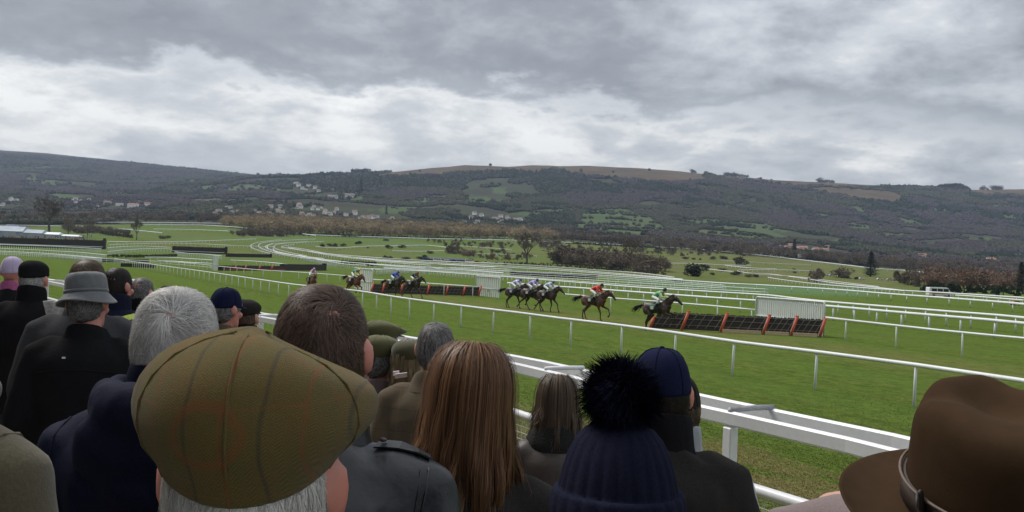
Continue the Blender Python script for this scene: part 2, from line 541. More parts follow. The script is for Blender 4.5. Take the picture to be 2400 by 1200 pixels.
# --- ground material
def ground_material():
    m = bpy.data.materials.new('turf'); m.use_nodes = True
    nt = m.node_tree; N, L = nt.nodes, nt.links; b = N['Principled BSDF']
    b.inputs['Roughness'].default_value = 1.0; b.inputs['Specular IOR Level'].default_value = 0.0
    geo = N.new('ShaderNodeNewGeometry')
    mp = N.new('ShaderNodeMapping'); mp.inputs['Rotation'].default_value = (0, 0, R(-27.8) )
    L.new(geo.outputs['Position'], mp.inputs[0])        # local y runs along the track
    def nz(vec, sc, det=4, scale3=None, rough=.55):
        n = N.new('ShaderNodeTexNoise'); n.inputs['Detail'].default_value = det; n.inputs['Roughness'].default_value = rough
        if scale3:
            q = N.new('ShaderNodeMapping'); q.inputs['Scale'].default_value = scale3; L.new(vec, q.inputs[0]); vec = q.outputs[0]
        L.new(vec, n.inputs[0]); n.inputs['Scale'].default_value = sc
        return n.outputs['Fac']
    def mr(v, a, b_, c=0., d=1.):
        n = N.new('ShaderNodeMapRange'); n.inputs[1].default_value = a; n.inputs[2].default_value = b_; n.inputs[3].default_value = c; n.inputs[4].default_value = d
        L.new(v, n.inputs[0]); return n.outputs[0]
    def mix(f, a, b_):
        n = N.new('ShaderNodeMix'); n.data_type = 'RGBA'
        if isinstance(f, float): n.inputs[0].default_value = f
        else: L.new(f, n.inputs[0])
        for i, c in ((6, a), (7, b_)):
            if isinstance(c, tuple): n.inputs[i].default_value = (*c, 1)
            else: L.new(c, n.inputs[i])
        return n.outputs[2]
    def mul(a, b_):
        n = N.new('ShaderNodeMath'); n.operation = 'MULTIPLY'
        for i, v in enumerate((a, b_)):
            if isinstance(v, float): n.inputs[i].default_value = v
            else: L.new(v, n.inputs[i])
        return n.outputs[0]
    P = geo.outputs['Position']; Q = mp.outputs[0]
    c = mix(mr(nz(Q, .12, 3, (1, .45, 1)), .35, .65), (.104, .160, .026), (.088, .138, .027))
    c = mix(mr(nz(Q, .9, 6, (1.6, .55, 1), .65), .40, .64, 0, .9), c, (.145, .172, .040))
    c = mix(mr(nz(Q, 1.5, 7, (1.5, .5, 1), .7), .48, .66, 0, .8), c, (.042, .078, .018))
    c = mix(mr(nz(P, 2.6, 7, None, .7), .46, .60, 0, .65), c, (.044, .080, .018))
    c = mix(mr(nz(Q, 4.2, 6, (1.3, .7, 1), .7), .52, .66, 0, .6), c, (.145, .172, .046))
    c = mix(mr(nz(P, 9., 5), .45, .7, 0, .55), c, (.038, .072, .016))
    c = mix(mr(nz(P, 26., 3), .5, .75, 0, .45), c, (.14, .165, .055))
    wv = N.new('ShaderNodeTexWave'); wv.inputs['Scale'].default_value = .055; wv.inputs['Distortion'].default_value = 1.2; wv.inputs['Detail'].default_value = 2
    L.new(Q, wv.inputs[0]); c = mix(mr(wv.outputs['Fac'], .3, .7, 0, .28), c, (.095, .160, .034))
    c = mix(mr(nz(Q, .35, 5, (1.3, .35, 1), .7), .55, .70, 0, .55), c, (.135, .135, .050))
    def at_(n):
        a = N.new('ShaderNodeAttribute'); a.attribute_name = n; return a.outputs['Fac']
    worn = at_('worn'); rough_ = at_('rough'); far = at_('far'); teal = at_('teal')
    wm = mul(worn, mr(nz(Q, 1.1, 6, (1.5, .5, 1), .7), .38, .58))
    c = mix(wm, c, mix(mr(nz(P, 7., 4), .4, .65), (.215, .180, .085), (.130, .125, .050)))
    c = mix(mul(rough_, mr(nz(P, .035, 6, None, .65), .30, .62, .1, 1)), c, mix(mr(nz(P, .11, 5), .4, .6), (.155, .150, .070), (.105, .110, .048)))
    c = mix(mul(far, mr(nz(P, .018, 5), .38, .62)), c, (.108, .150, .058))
    c = mix(mul(teal, mr(nz(P, .05, 4), .35, .6, .3, 1)), c, (.13, .26, .20))
    L.new(c, b.inputs['Base Color'])
    bp = N.new('ShaderNodeBump'); bp.inputs['Strength'].default_value = .9; bp.inputs['Distance'].default_value = .06
    L.new(nz(P, 14., 5, None, .7), bp.inputs['Height'])
    bp2 = N.new('ShaderNodeBump'); bp2.inputs['Strength'].default_value = .7; bp2.inputs['Distance'].default_value = .15
    L.new(nz(Q, 2.2, 5, (1.6, .6, 1), .65), bp2.inputs['Height']); L.new(bp.outputs[0], bp2.inputs['Normal'])
    L.new(bp2.outputs[0], b.inputs['Normal'])
    return m
TURF = ground_material()

def build_ground():
    V, F = polar(np.concatenate([[.05], np.geomspace(.6, 1000, 190)]), np.linspace(-math.pi, math.pi, 560, endpoint=False), True)
    me = mesh_np('ground', V, F, [TURF])
    px, py = project_np(V[:, 0], V[:, 1], V[:, 2])
    front = V[:, 1] > 2
    x, y = V[:, 0], V[:, 1]; r = np.hypot(x, y)
    s = x * SN[0] + y * SN[1] + .0127 * np.clip(np.clip(y, -99, 60) - 9, 0, None) ** 2
    worn = (1 - sstep(8.0, 12.5, s)) * (r < 60) * .9
    # the galloped strip in front of and behind the hurdles
    so = x * SN[0] + y * SN[1]
    worn = np.maximum(worn, .55 * sstep(28.5, 31, so) * (1 - sstep(34.5, 38, so)) * (r < 120))
    rough_ = sstep(260, 420, y) * sstep(1150, 1420, px + (fbm(x / 60, y / 60, 3) - .5) * 500)
    rough_ = np.maximum(rough_, .7 * sstep(300, 400, y) * (fbm(x / 90, y / 90, 31) > .56))
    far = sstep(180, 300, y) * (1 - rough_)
    teal = sstep(150, 190, y) * (1 - sstep(280, 330, y)) * sstep(1380, 1550, px) * (1 - sstep(2000, 2080, px))
    attr_f(me, 'worn', worn); attr_f(me, 'rough', rough_ * front); attr_f(me, 'far', far * front); attr_f(me, 'teal', teal * front * 0.35)
    o = obj('ground', me); tag(o, kind='structure')
build_ground()

def hill_material():
    m = bpy.data.materials.new('hillside'); m.use_nodes = True
    nt = m.node_tree; N, L = nt.nodes, nt.links; b = N['Principled BSDF']
    b.inputs['Roughness'].default_value = 1.0; b.inputs['Specular IOR Level'].default_value = 0.0
    geo = N.new('ShaderNodeNewGeometry'); P = geo.outputs['Position']
    def nz(sc, det=5):
        n = N.new('ShaderNodeTexNoise'); n.inputs['Detail'].default_value = det; n.inputs['Scale'].default_value = sc
        L.new(P, n.inputs[0]); r = N.new('ShaderNodeMapRange'); r.inputs[1].default_value = .35; r.inputs[2].default_value = .65
        L.new(n.outputs['Fac'], r.inputs[0]); return r.outputs[0]
    def mix(f, a, b_):
        n = N.new('ShaderNodeMix'); n.data_type = 'RGBA'; L.new(f, n.inputs[0])
        for i, c in ((6, a), (7, b_)):
            if isinstance(c, tuple): n.inputs[i].default_value = (*c, 1)
            else: L.new(c, n.inputs[i])
        return n.outputs[2]
    def at_(n):
        a = N.new('ShaderNodeAttribute'); a.attribute_name = n; return a.outputs['Fac']
    c = mix(nz(.01), (.058, .068, .040), (.050, .050, .040))
    c = mix(at_('field'), c, mix(nz(.012), (.062, .098, .044), (.090, .110, .058)))
    c = mix(at_('moor'), c, mix(nz(.009), (.115, .086, .056), (.075, .060, .042)))
    L.new(c, b.inputs['Base Color'])
    return m

def build_hills():
    rl = np.concatenate([np.geomspace(1000, 3000, 70)[:-1], np.linspace(3000, 5600, 75), np.geomspace(5750, 9000, 8)])
    al = np.concatenate([np.linspace(-math.pi, -.72, 60, endpoint=False), np.linspace(-.72, .72, 500, endpoint=False), np.linspace(.72, math.pi, 60, endpoint=False)])
    V, F = polar(rl, al, True)
    me = mesh_np('hills', V, F, [hill_material()])
    px, py = project_np(V[:, 0], V[:, 1], V[:, 2])
    f, m_, d = cover(px, py)
    ok = V[:, 1] > 500
    attr_f(me, 'field', f * ok); attr_f(me, 'moor', m_ * ok)
    tag(obj('hills', me), kind='structure')
build_hills()

# ------------------------------------------------------------------ terrace the spectators stand on
def terrace_z(s):
    return 1.6 - .085 * math.floor(max(-6, min(s, 3.05)) / .5) - .06
def build_terrace():
    mb = MB()
    e = Vector((SE[0], SE[1], 0)); n = Vector((SN[0], SN[1], 0))
    rot = Matrix((n, e, Vector((0, 0, 1)))).transposed()
    for k in range(-12, 6):
        zt = 1.6 - .085 * k - .06
        mb.box(n * (k * .5 + .25) + e * 1.0 + Vector((0, 0, zt - .6)), (.5 if k < 5 else .52, 26, 1.2), rot)
    conc = mat('concrete', (.33, .32, .30), .9, var=[(2., (.25, .245, .23), .7), (30, (.4, .39, .36), .3)], bump=[(60, .3, .01)])
    tag(obj('terrace', mb.mesh('terrace', [conc])), kind='structure')
build_terrace()
# ------------------------------------------------------------------ vegetation
def veg_mat(name, c1, c2, rand=.25):
    return mat(name, c1, .95, var=[(.9, c2, .8, 3)], spec=.08, rand=rand)
M_BARE = veg_mat('bare_twigs', (.175, .140, .105), (.120, .098, .078))
M_TAN = veg_mat('tan_twigs', (.36, .29, .18), (.26, .21, .135))
M_PURP = veg_mat('hill_wood', (.082, .068, .070), (.070, .060, .062), .20)
M_REDD = veg_mat('russet_twigs', (.20, .130, .092), (.13, .095, .075))
M_EVER = veg_mat('evergreen', (.018, .030, .020), (.030, .045, .024), .3)
M_BUSH = veg_mat('gorse', (.044, .052, .026), (.080, .074, .040), .35)
M_BARK = mat('bark', (.085, .070, .055), .95, var=[(4, (.05, .042, .035), .8)])

def slivers(rs, n, pfun, size, up=.5):
    """n random little triangles; pfun gives a point and an outward direction"""
    V = []; F = []
    for i in range(n):
        p, d = pfun(rs)
        d = (Vector(d) + Vector((rs.uniform(-1, 1), rs.uniform(-1, 1), rs.uniform(-1, 1) + up)) * .7).normalized()
        a = d.cross(Vector((rs.uniform(-1, 1), rs.uniform(-1, 1), rs.uniform(-1, 1)))).normalized()
        L_ = size * rs.uniform(.6, 1.5); w = L_ * rs.uniform(.12, .35)
        b = len(V); p = Vector(p)
        V += [p - a * w, p + a * w, p + d * L_]; F.append((b, b + 1, b + 2))
    return V, F

def far_crown(seed, kind):
    """crown with a ragged outline for woods seen far off (unit height)"""
    rs = random.Random(seed)
    bm = bmesh.new(); bmesh.ops.create_icosphere(bm, subdivisions=2, radius=1)
    vs = []
    for v in bm.verts:
        n = v.co.normalized()
        k = 1 + .55 * mnoise.noise(n * 1.9 + Vector((seed * 3.1, 0, 0))) + .4 * mnoise.noise(n * 4.3 + Vector((0, seed * 1.7, 0)))
        if kind == 'cone':
            hz = (n.z + 1) / 2
            w = .34 * (1.05 - hz) + .03
            p = Vector((n.x * w * k * 1.6, n.y * w * k * 1.6, hz * 1.0))
        else:
            p = Vector((n.x * .40 * k, n.y * .40 * k, .52 + n.z * .44 * k))
        vs.append(p)
    fs = [tuple(v.index for v in f.verts) for f in bm.faces]; bm.free()
    if kind != 'cone':
        def pf(r):
            a = r.uniform(0, 6.28); h = r.uniform(-.5, 1)
            d = Vector((math.cos(a) * math.sqrt(max(0, 1 - h * h)), math.sin(a) * math.sqrt(max(0, 1 - h * h)), h))
            return Vector((d.x * .36, d.y * .36, .52 + d.z * .40)), d
        v2, f2 = slivers(rs, 70, pf, .16)
        b = len(vs); vs += v2; fs += [tuple(i + b for i in f) for f in f2]
    return vs, fs

def twig_crown(seed, n=420):
    """airy crown for the winter trees of the belt (unit height)"""
    rs = random.Random(seed)
    lobes = []
    for i in range(9):
        a = rs.uniform(0, 6.28); q = rs.uniform(.05, .27)
        lobes.append((Vector((math.cos(a) * q, math.sin(a) * q, rs.uniform(.32, .78))), rs.uniform(.12, .22)))
    def pf(r):
        c, rad = r.choice(lobes)
        d = Vector((r.gauss(0, 1), r.gauss(0, 1), r.gauss(0, 1))).normalized()
        return c + d * rad * r.uniform(.3, 1), d
    V, F = slivers(rs, n, pf, .085, .8)
    mb = MB(); mb.v = [tuple(v) for v in V]; mb.f = F
    mb.tube([(0, 0, -.05), (0, 0, .3), (.02, .01, .55)], [.022, .016, .006], 5)
    for c, rad in lobes:
        mb.tube([(0, 0, rs.uniform(.2, .35)), c * .6 + Vector((0, 0, .1)), c], [.011, .007, .003], 4)
    return mb.v, mb.f

PROTO = {}
def proto_collection(name, list_vf, material):
    c = bpy.data.collections.new(name)
    for i, (v, f) in enumerate(list_vf):
        me = mesh_np(name, v, f, [material], True)
        o = bpy.data.objects.new(name + '_%02d' % i, me)
        c.objects.link(o)
    PROTO[name] = c
    return c

def scatter_group():
    ng = bpy.data.node_groups.new('scatter', 'GeometryNodeTree')
    I = ng.interface
    I.new_socket('Geometry', in_out='INPUT', socket_type='NodeSocketGeometry')
    cs = I.new_socket('Collection', in_out='INPUT', socket_type='NodeSocketCollection')
    I.new_socket('Geometry', in_out='OUTPUT', socket_type='NodeSocketGeometry')
    N, L = ng.nodes, ng.links
    gi = N.new('NodeGroupInput'); go = N.new('NodeGroupOutput')
    ci = N.new('GeometryNodeCollectionInfo'); ci.inputs['Separate Children'].default_value = True; ci.inputs['Reset Children'].default_value = True
    L.new(gi.outputs[1], ci.inputs['Collection'])
    ip = N.new('GeometryNodeInstanceOnPoints')
    L.new(gi.outputs[0], ip.inputs['Points']); L.new(ci.outputs[0], ip.inputs['Instance'])
    ip.inputs['Pick Instance'].default_value = True
    def na(n, t):
        a = N.new('GeometryNodeInputNamedAttribute'); a.data_type = t; a.inputs['Name'].default_value = n; return a.outputs[0]
    L.new(na('ix', 'INT'), ip.inputs['Instance Index'])
    L.new(na('sc', 'FLOAT_VECTOR'), ip.inputs['Scale'])
    cx = N.new('ShaderNodeCombineXYZ'); L.new(na('rz', 'FLOAT'), cx.inputs[2])
    L.new(cx.outputs[0], ip.inputs['Rotation'])
    L.new(ip.outputs[0], go.inputs[0])
    return ng, cs.identifier
SG, SG_ID = scatter_group()

def scatter(name, P, sc, coll, nvar, label=None, cat=None):
    P = np.asarray(P, dtype=np.float32)
    me = bpy.data.meshes.new(name); me.vertices.add(len(P)); me.vertices.foreach_set('co', P.ravel()); me.update()
    rs = np.random.RandomState(len(P) + 5)
    a = me.attributes.new('ix', 'INT', 'POINT'); a.data.foreach_set('value', rs.randint(0, nvar, len(P)).astype(np.int32))
    a = me.attributes.new('rz', 'FLOAT', 'POINT'); a.data.foreach_set('value', rs.uniform(0, 6.28, len(P)).astype(np.float32))
    sc = np.asarray(sc, dtype=np.float32)
    if sc.ndim == 1: sc = np.stack([sc, sc, sc], 1)
    a = me.attributes.new('sc', 'FLOAT_VECTOR', 'POINT'); a.data.foreach_set('vector', sc.ravel())
    o = obj(name, me)
    md = o.modifiers.new('scatter', 'NODES'); md.node_group = SG; md[SG_ID] = coll
    tag(o, label, cat, kind='stuff')
    return o

proto_collection('wood_crown', [far_crown(i, 'round') for i in range(6)], M_PURP)
proto_collection('fir_crown', [far_crown(20 + i, 'cone') for i in range(4)], M_EVER)
M_OLIVE = veg_mat('olive_wood', (.088, .092, .058), (.066, .072, .046), .2)
proto_collection('olive_crown', [far_crown(50 + i, 'round') for i in range(5)], M_OLIVE)
proto_collection('oak_crown', [far_crown(40 + i, 'round') for i in range(4)], M_EVER)
proto_collection('tan_tree', [twig_crown(60 + i) for i in range(5)], M_TAN)
proto_collection('grey_tree', [twig_crown(70 + i) for i in range(5)], M_BARE)
proto_collection('russet_tree', [twig_crown(80 + i) for i in range(5)], M_REDD)

def rand_points(rs, n, r0, r1, a0, a1):
    r = np.sqrt(rs.uniform(r0 * r0, r1 * r1, n)); a = rs.uniform(a0, a1, n)
    return r * np.sin(a), r * np.cos(a)

VILLAGE = [[(580, 505), (640, 478), (790, 470), (960, 490), (960, 535), (640, 530)], [(470, 510), (540, 480), (570, 490), (560, 520)], [(1020, 515), (1120, 496), (1240, 506), (1240, 545), (1030, 545)],
 [(130, 480), (200, 462), (390, 470), (390, 505), (140, 505)], [(0, 465), (60, 465), (60, 500), (0, 500)], [(1790, 585), (1850, 570), (1960, 575), (1960, 602), (1800, 602)], [(2050, 600), (2150, 590), (2340, 605), (2340, 640), (2060, 636)], [(680, 425), (850, 450), (850, 475), (690, 465)]]
def build_hill_woods():
    rs = np.random.RandomState(3)
    n = 430000
    # even spread on the picture-facing slope: more points nearer
    r = np.exp(rs.uniform(math.log(1050), math.log(5400), n)); a = rs.uniform(-.80, .80, n)
    x = r * np.sin(a); y = r * np.cos(a); z = terr(x, y)
    px, py = project_np(x, y, z)
    f, m, d = cover(px, py)
    clump = fbm(x / 150, y / 150, 77, 4)
    # glades between the woods, more of them low down
    low = 1 - sstep(1500, 2600, y)
    hedgef = in_poly(px, py + 0, [(-300, 0), (2700, 0), (2700, 700), (-300, 700)]) & (f > .5)
    # hedgerows: thin lines of trees through the fields, following the contour
    row = np.abs(((r / 95.) % 1) - .5) < .035
    keep = (f < .5) & (m < .5) & (clump > np.where(px > 1200, .24, .34 + .10 * low)) & (px > -800) & (px < 3200)
    # hedges: field edges keep a few trees
    keep |= hedgef & row & (rs.uniform(0, 1, n) < .6)
    keep |= ((f > .5) | (m > .5)) & (rs.uniform(0, 1, n) < np.where(m > .5, .0010, .0025))
    keep &= ~((fbm(x / 120, y / 260, 61, 3) > .66) & (y < 2900))      # small pastures between the woods
    dk = keep & ((d > .5) & (rs.uniform(0, 1, n) < .62) | (fbm(x / 90, y / 90, 5, 3) > .64))
    pl = keep & ~dk
    vil = np.zeros(n, dtype=bool)
    for q in VILLAGE: vil |= in_poly(px, py, q)
    keep &= ~vil | (rs.uniform(0, 1, n) < .30)
    pl = keep & ~dk; dk &= keep
    sc = rs.uniform(4.5, 8.0, n) * (1 + sstep(2000, 3200, y) * .55) * np.where(vil, .7, 1)
    P = np.stack([x, y, z - 1.0], 1)
    S = np.stack([sc * 1.25, sc * 1.25, sc * rs.uniform(.8, 1.1, n)], 1)
    ol = pl & (fbm(x / 260, y / 260, 41, 3) + .10 * ((px > 640) & (px < 1330)) + .08 * low > .56)
    pl = pl & ~ol
    scatter('olive_woodland', P[ol], S[ol], PROTO['olive_crown'], 5, 'greyish olive woodland patches on the lower and left slopes of the hill', 'woodland')
    scatter('bare_woodland', P[pl], S[pl], PROTO['wood_crown'], 6, 'purple brown leafless woodland covering the long hillside', 'woodland')
    k = dk & (rs.uniform(0, 1, n) < .22); k2 = dk & ~k
    S2 = np.stack([sc * 1.1, sc * 1.1, sc * 1.45], 1)
    scatter('fir_plantation', P[k], S2[k], PROTO['fir_crown'], 4, 'dark conifers standing in stands on the hillside', 'woodland')
    scatter('evergreen_woodland', P[k2], S[k2] , PROTO['oak_crown'], 4, 'dark green evergreen woodland on the upper slope of the hill', 'woodland')
build_hill_woods()

def belt(name, n, poly, hmin, hmax, coll, label, seed, dmin=850, dmax=1500):
    """a belt of winter trees whose feet lie inside the given outline"""
    rs = np.random.RandomState(seed)
    xs = [p[0] for p in poly]; ys = [p[1] for p in poly]
    P = []; S = []
    X = rs.uniform(min(xs), max(xs), n * 4); Yp = rs.uniform(min(ys), max(ys), n * 4)
    ok = in_poly(X, Yp, poly)
    for px, py in list(zip(X[ok], Yp[ok]))[:n]:
        h = hit(px, py)
        if h.y > 3000: continue
        P.append((h.x, h.y, h.z - .3)); s = rs.uniform(hmin, hmax); S.append((s * 1.35, s * 1.35, s))
    return scatter(name, P, S, PROTO[coll], 5, label, 'trees')

belt('tan_tree_belt', 800, [(520, 530), (560, 522), (700, 520), (900, 530), (1080, 540), (1300, 556), (1320, 566), (1200, 561), (900, 556), (700, 551), (600, 545)], 9, 14, 'tan_tree', 'tan winter trees in a belt along the far edge of the racecourse', 1)
belt('grey_tree_belt', 460, [(-60, 511), (300, 511), (600, 512), (700, 516), (1000, 532), (1250, 545), (1500, 566), (1560, 585), (1300, 568), (1000, 548), (700, 528), (520, 524), (0, 524), (-60, 524)], 7, 13, 'grey_tree', 'grey brown winter trees in front of the village under the hill', 2)
belt('right_tree_belt', 640, [(1500, 566), (1800, 590), (2100, 618), (2460, 632), (2460, 650), (2250, 640), (2080, 633), (1850, 607), (1560, 586)], 7, 13, 'grey_tree', 'grey brown winter trees between the bungalows and the far rail', 3)
belt('russet_thicket', 190, [(2130, 655), (2190, 640), (2290, 630), (2460, 640), (2460, 684), (2330, 684), (2180, 680)], 6, 10, 'russet_tree', 'russet leafless thicket at the right end of the course', 4)
belt('thorn_scrub', 150, [(1290, 618), (1330, 605), (1420, 606), (1490, 618), (1570, 638), (1480, 636), (1380, 628)], 5, 9, 'grey_tree', 'dark brown scrub along the white rail in the middle of the course', 5)

belt('middle_scrub', 160, [(1000, 567), (1150, 570), (1300, 576), (1480, 586), (1690, 597), (1690, 602), (1480, 596), (1300, 588), (1150, 584), (1030, 578)], 2.5, 5, 'grey_tree', 'low brown scrub below the far rail in the middle of the course', 6)
belt('left_scrub', 90, [(150, 536), (240, 540), (310, 550), (300, 556), (240, 550), (150, 545)], 3, 6, 'grey_tree', 'brown scrub above the black steeplechase fence at the left', 7)
belt('bank_scrub', 90, [(540, 548), (660, 548), (690, 553), (660, 556), (560, 555)], 3, 6.5, 'grey_tree', 'brown scrub bank right of the far green field at the left', 8)
belt('paddock_scrub', 70, [(1060, 592), (1200, 592), (1250, 606), (1200, 614), (1090, 606)], 1.5, 4, 'russet_tree', 'brown bramble left of the large bare tree', 9)

# --- trees one can tell apart
def bare_tree_parts(seed, limbs=7, spread=.5, n_twig=1100):
    """unit height; returns trunk MB and crown MB"""
    rs = random.Random(seed); tr = MB(); cr = MB()
    tr.tube([(0, 0, -.03), (.004, 0, .12), (.01, .006, .26), (.0, .012, .42)], [.034, .026, .022, .014], 8)
    tips = []
    def grow(p, d, L_, r, lev, mb):
        p2 = p + d * L_ * .5 + Vector((rs.uniform(-1, 1), rs.uniform(-1, 1), rs.uniform(-.3, .6))) * L_ * .1
        p3 = p2 + (d + Vector((0, 0, .25))).normalized() * L_ * .5
        mb.tube([p, p2, p3], [r, r * .75, r * .45], 4 if lev < 2 else 3)
        if lev >= 3:
            tips.append((p3, d)); tips.append((p2, d)); return
        for i in range(rs.choice((2, 3, 3))):
            q = rs.choice((p2, p3)) if i else p3
            dd = (d + Vector((rs.uniform(-1, 1), rs.uniform(-1, 1), rs.uniform(-.35, .75))) * .75).normalized()
            grow(q, dd, L_ * rs.uniform(.55, .8), r * .5, lev + 1, cr)
    for i in range(limbs):
        a = 6.28 * i / limbs + rs.uniform(-.4, .4)
        z = rs.uniform(.22, .42)
        d = Vector((math.cos(a) * spread, math.sin(a) * spread, rs.uniform(.45, 1))).normalized()
        grow(Vector((.005, .008, z)), d, rs.uniform(.2, .29), .014, 0, tr)
    grow(Vector((0, .012, .40)), Vector((0, 0, 1)), .26, .013, 0, tr)
    def pf(r):
        p, d = r.choice(tips)
        return p + Vector((r.gauss(0, .02), r.gauss(0, .02), r.gauss(0, .02))), d
    v, f = slivers(rs, n_twig, pf, .05, .5)
    b = len(cr.v); cr.v += [tuple(q) for q in v]; cr.f += [tuple(i + b for i in g) for g in f]
    return tr, cr

def conifer_parts(seed, wide=.22, n=2600):
    rs = random.Random(seed); tr = MB(); tr.tube([(0, 0, -.03), (0, 0, .5), (.003, 0, .97)], [.026, .016, .003], 7)
    cr = MB()
    V = []; F = []
    for i in range(n):
        h = rs.random() ** 1.25 * .93 + .05
        lay = .75 + .25 * math.sin(h * 60 + math.sin(i) * .3)
        a = rs.uniform(0, 6.28)
        w = wide * (1.02 - h) ** .8 * lay * (1 + .35 * mnoise.noise(Vector((math.cos(a) * 1.5, math.sin(a) * 1.5, h * 6 + seed))))
        q = w * rs.uniform(.45, 1)
        p = Vector((math.cos(a) * q, math.sin(a) * q, h)); d = Vector((math.cos(a), math.sin(a), -.25))
        t = d.cross(Vector((0, 0, 1))).normalized(); L_ = rs.uniform(.025, .06); w2 = L_ * .35
        d = (d + t * rs.uniform(-.6, .6)).normalized()
        b = len(V); V += [p - t * w2, p + t * w2 + Vector((0, 0, .004)), p + d * L_]; F.append((b, b + 1, b + 2))
    cr.v = [tuple(v) for v in V]; cr.f = F
    return tr, cr

def bush_parts(seed, n=700, flat=.75):
    rs = random.Random(seed); tr = MB()
    for i in range(5):
        a = rs.uniform(0, 6.28); tr.tube([(0, 0, -.05), (math.cos(a) * .12, math.sin(a) * .12, .2), (math.cos(a) * .3, math.sin(a) * .3, .5)], [.03, .02, .01], 4)
    lob = [(Vector((rs.uniform(-.38, .38), rs.uniform(-.38, .38), rs.uniform(.18, .62 * flat + .1))), rs.uniform(.2, .36)) for _ in range(8)]
    def pf(r):
        c, q = r.choice(lob); d = Vector((r.gauss(0, 1), r.gauss(0, 1), r.gauss(0, 1))).normalized()
        p = c + d * q * r.uniform(.5, 1); p.z = max(p.z, .02)
        return p, d
    v, f = slivers(rs, n, pf, .12, .3)
    cr = MB(); cr.v = [tuple(q) for q in v]; cr.f = f
    return tr, cr

TREE_ME = {}
def tree_meshes(kind):
    if kind in TREE_ME: return TREE_ME[kind]
    res = []
    for i in range(4 if kind in ('bare', 'bush') else 3):
        if kind == 'bare': tr, cr = bare_tree_parts(100 + i); mt = M_BARE
        elif kind == 'conifer': tr, cr = conifer_parts(200 + i, .24); mt = M_EVER
        elif kind == 'oak': tr, cr = bush_parts(400 + i, 1500, 1.25); mt = M_EVER
        elif kind == 'thorn': tr, cr = bush_parts(500 + i, 1100, 1.1); mt = M_BARE
        else: tr, cr = bush_parts(300 + i); mt = M_BUSH
        res.append((tr.mesh(kind + '_trunk', [M_BARK]), cr.mesh(kind + '_crown', [mt])))
    TREE_ME[kind] = res
    return res
_tn = [0]
def tree(name, kind, px, py, hpx, label, group=None, cat='tree', wide=1.0, loc=None, dmat=None):
    """tree whose foot shows at the pixel and which stands hpx photo pixels tall"""
    p = loc if loc is not None else hit(px, py)
    d = (p - CAM).dot(FWD); h = hpx * d / FPX
    _tn[0] += 1
    ms = tree_meshes(kind); tm, cm = ms[_tn[0] % len(ms)]
    e = empty(name, p, rnd.uniform(0, 6.28)); e.scale = (h * wide, h * wide, h)
    tag(e, label, cat, group)
    obj('trunk', tm, e); c = obj('crown', cm, e)
    if dmat: c.material_slots[0].link = 'OBJECT'; c.material_slots[0].material = dmat
    return e

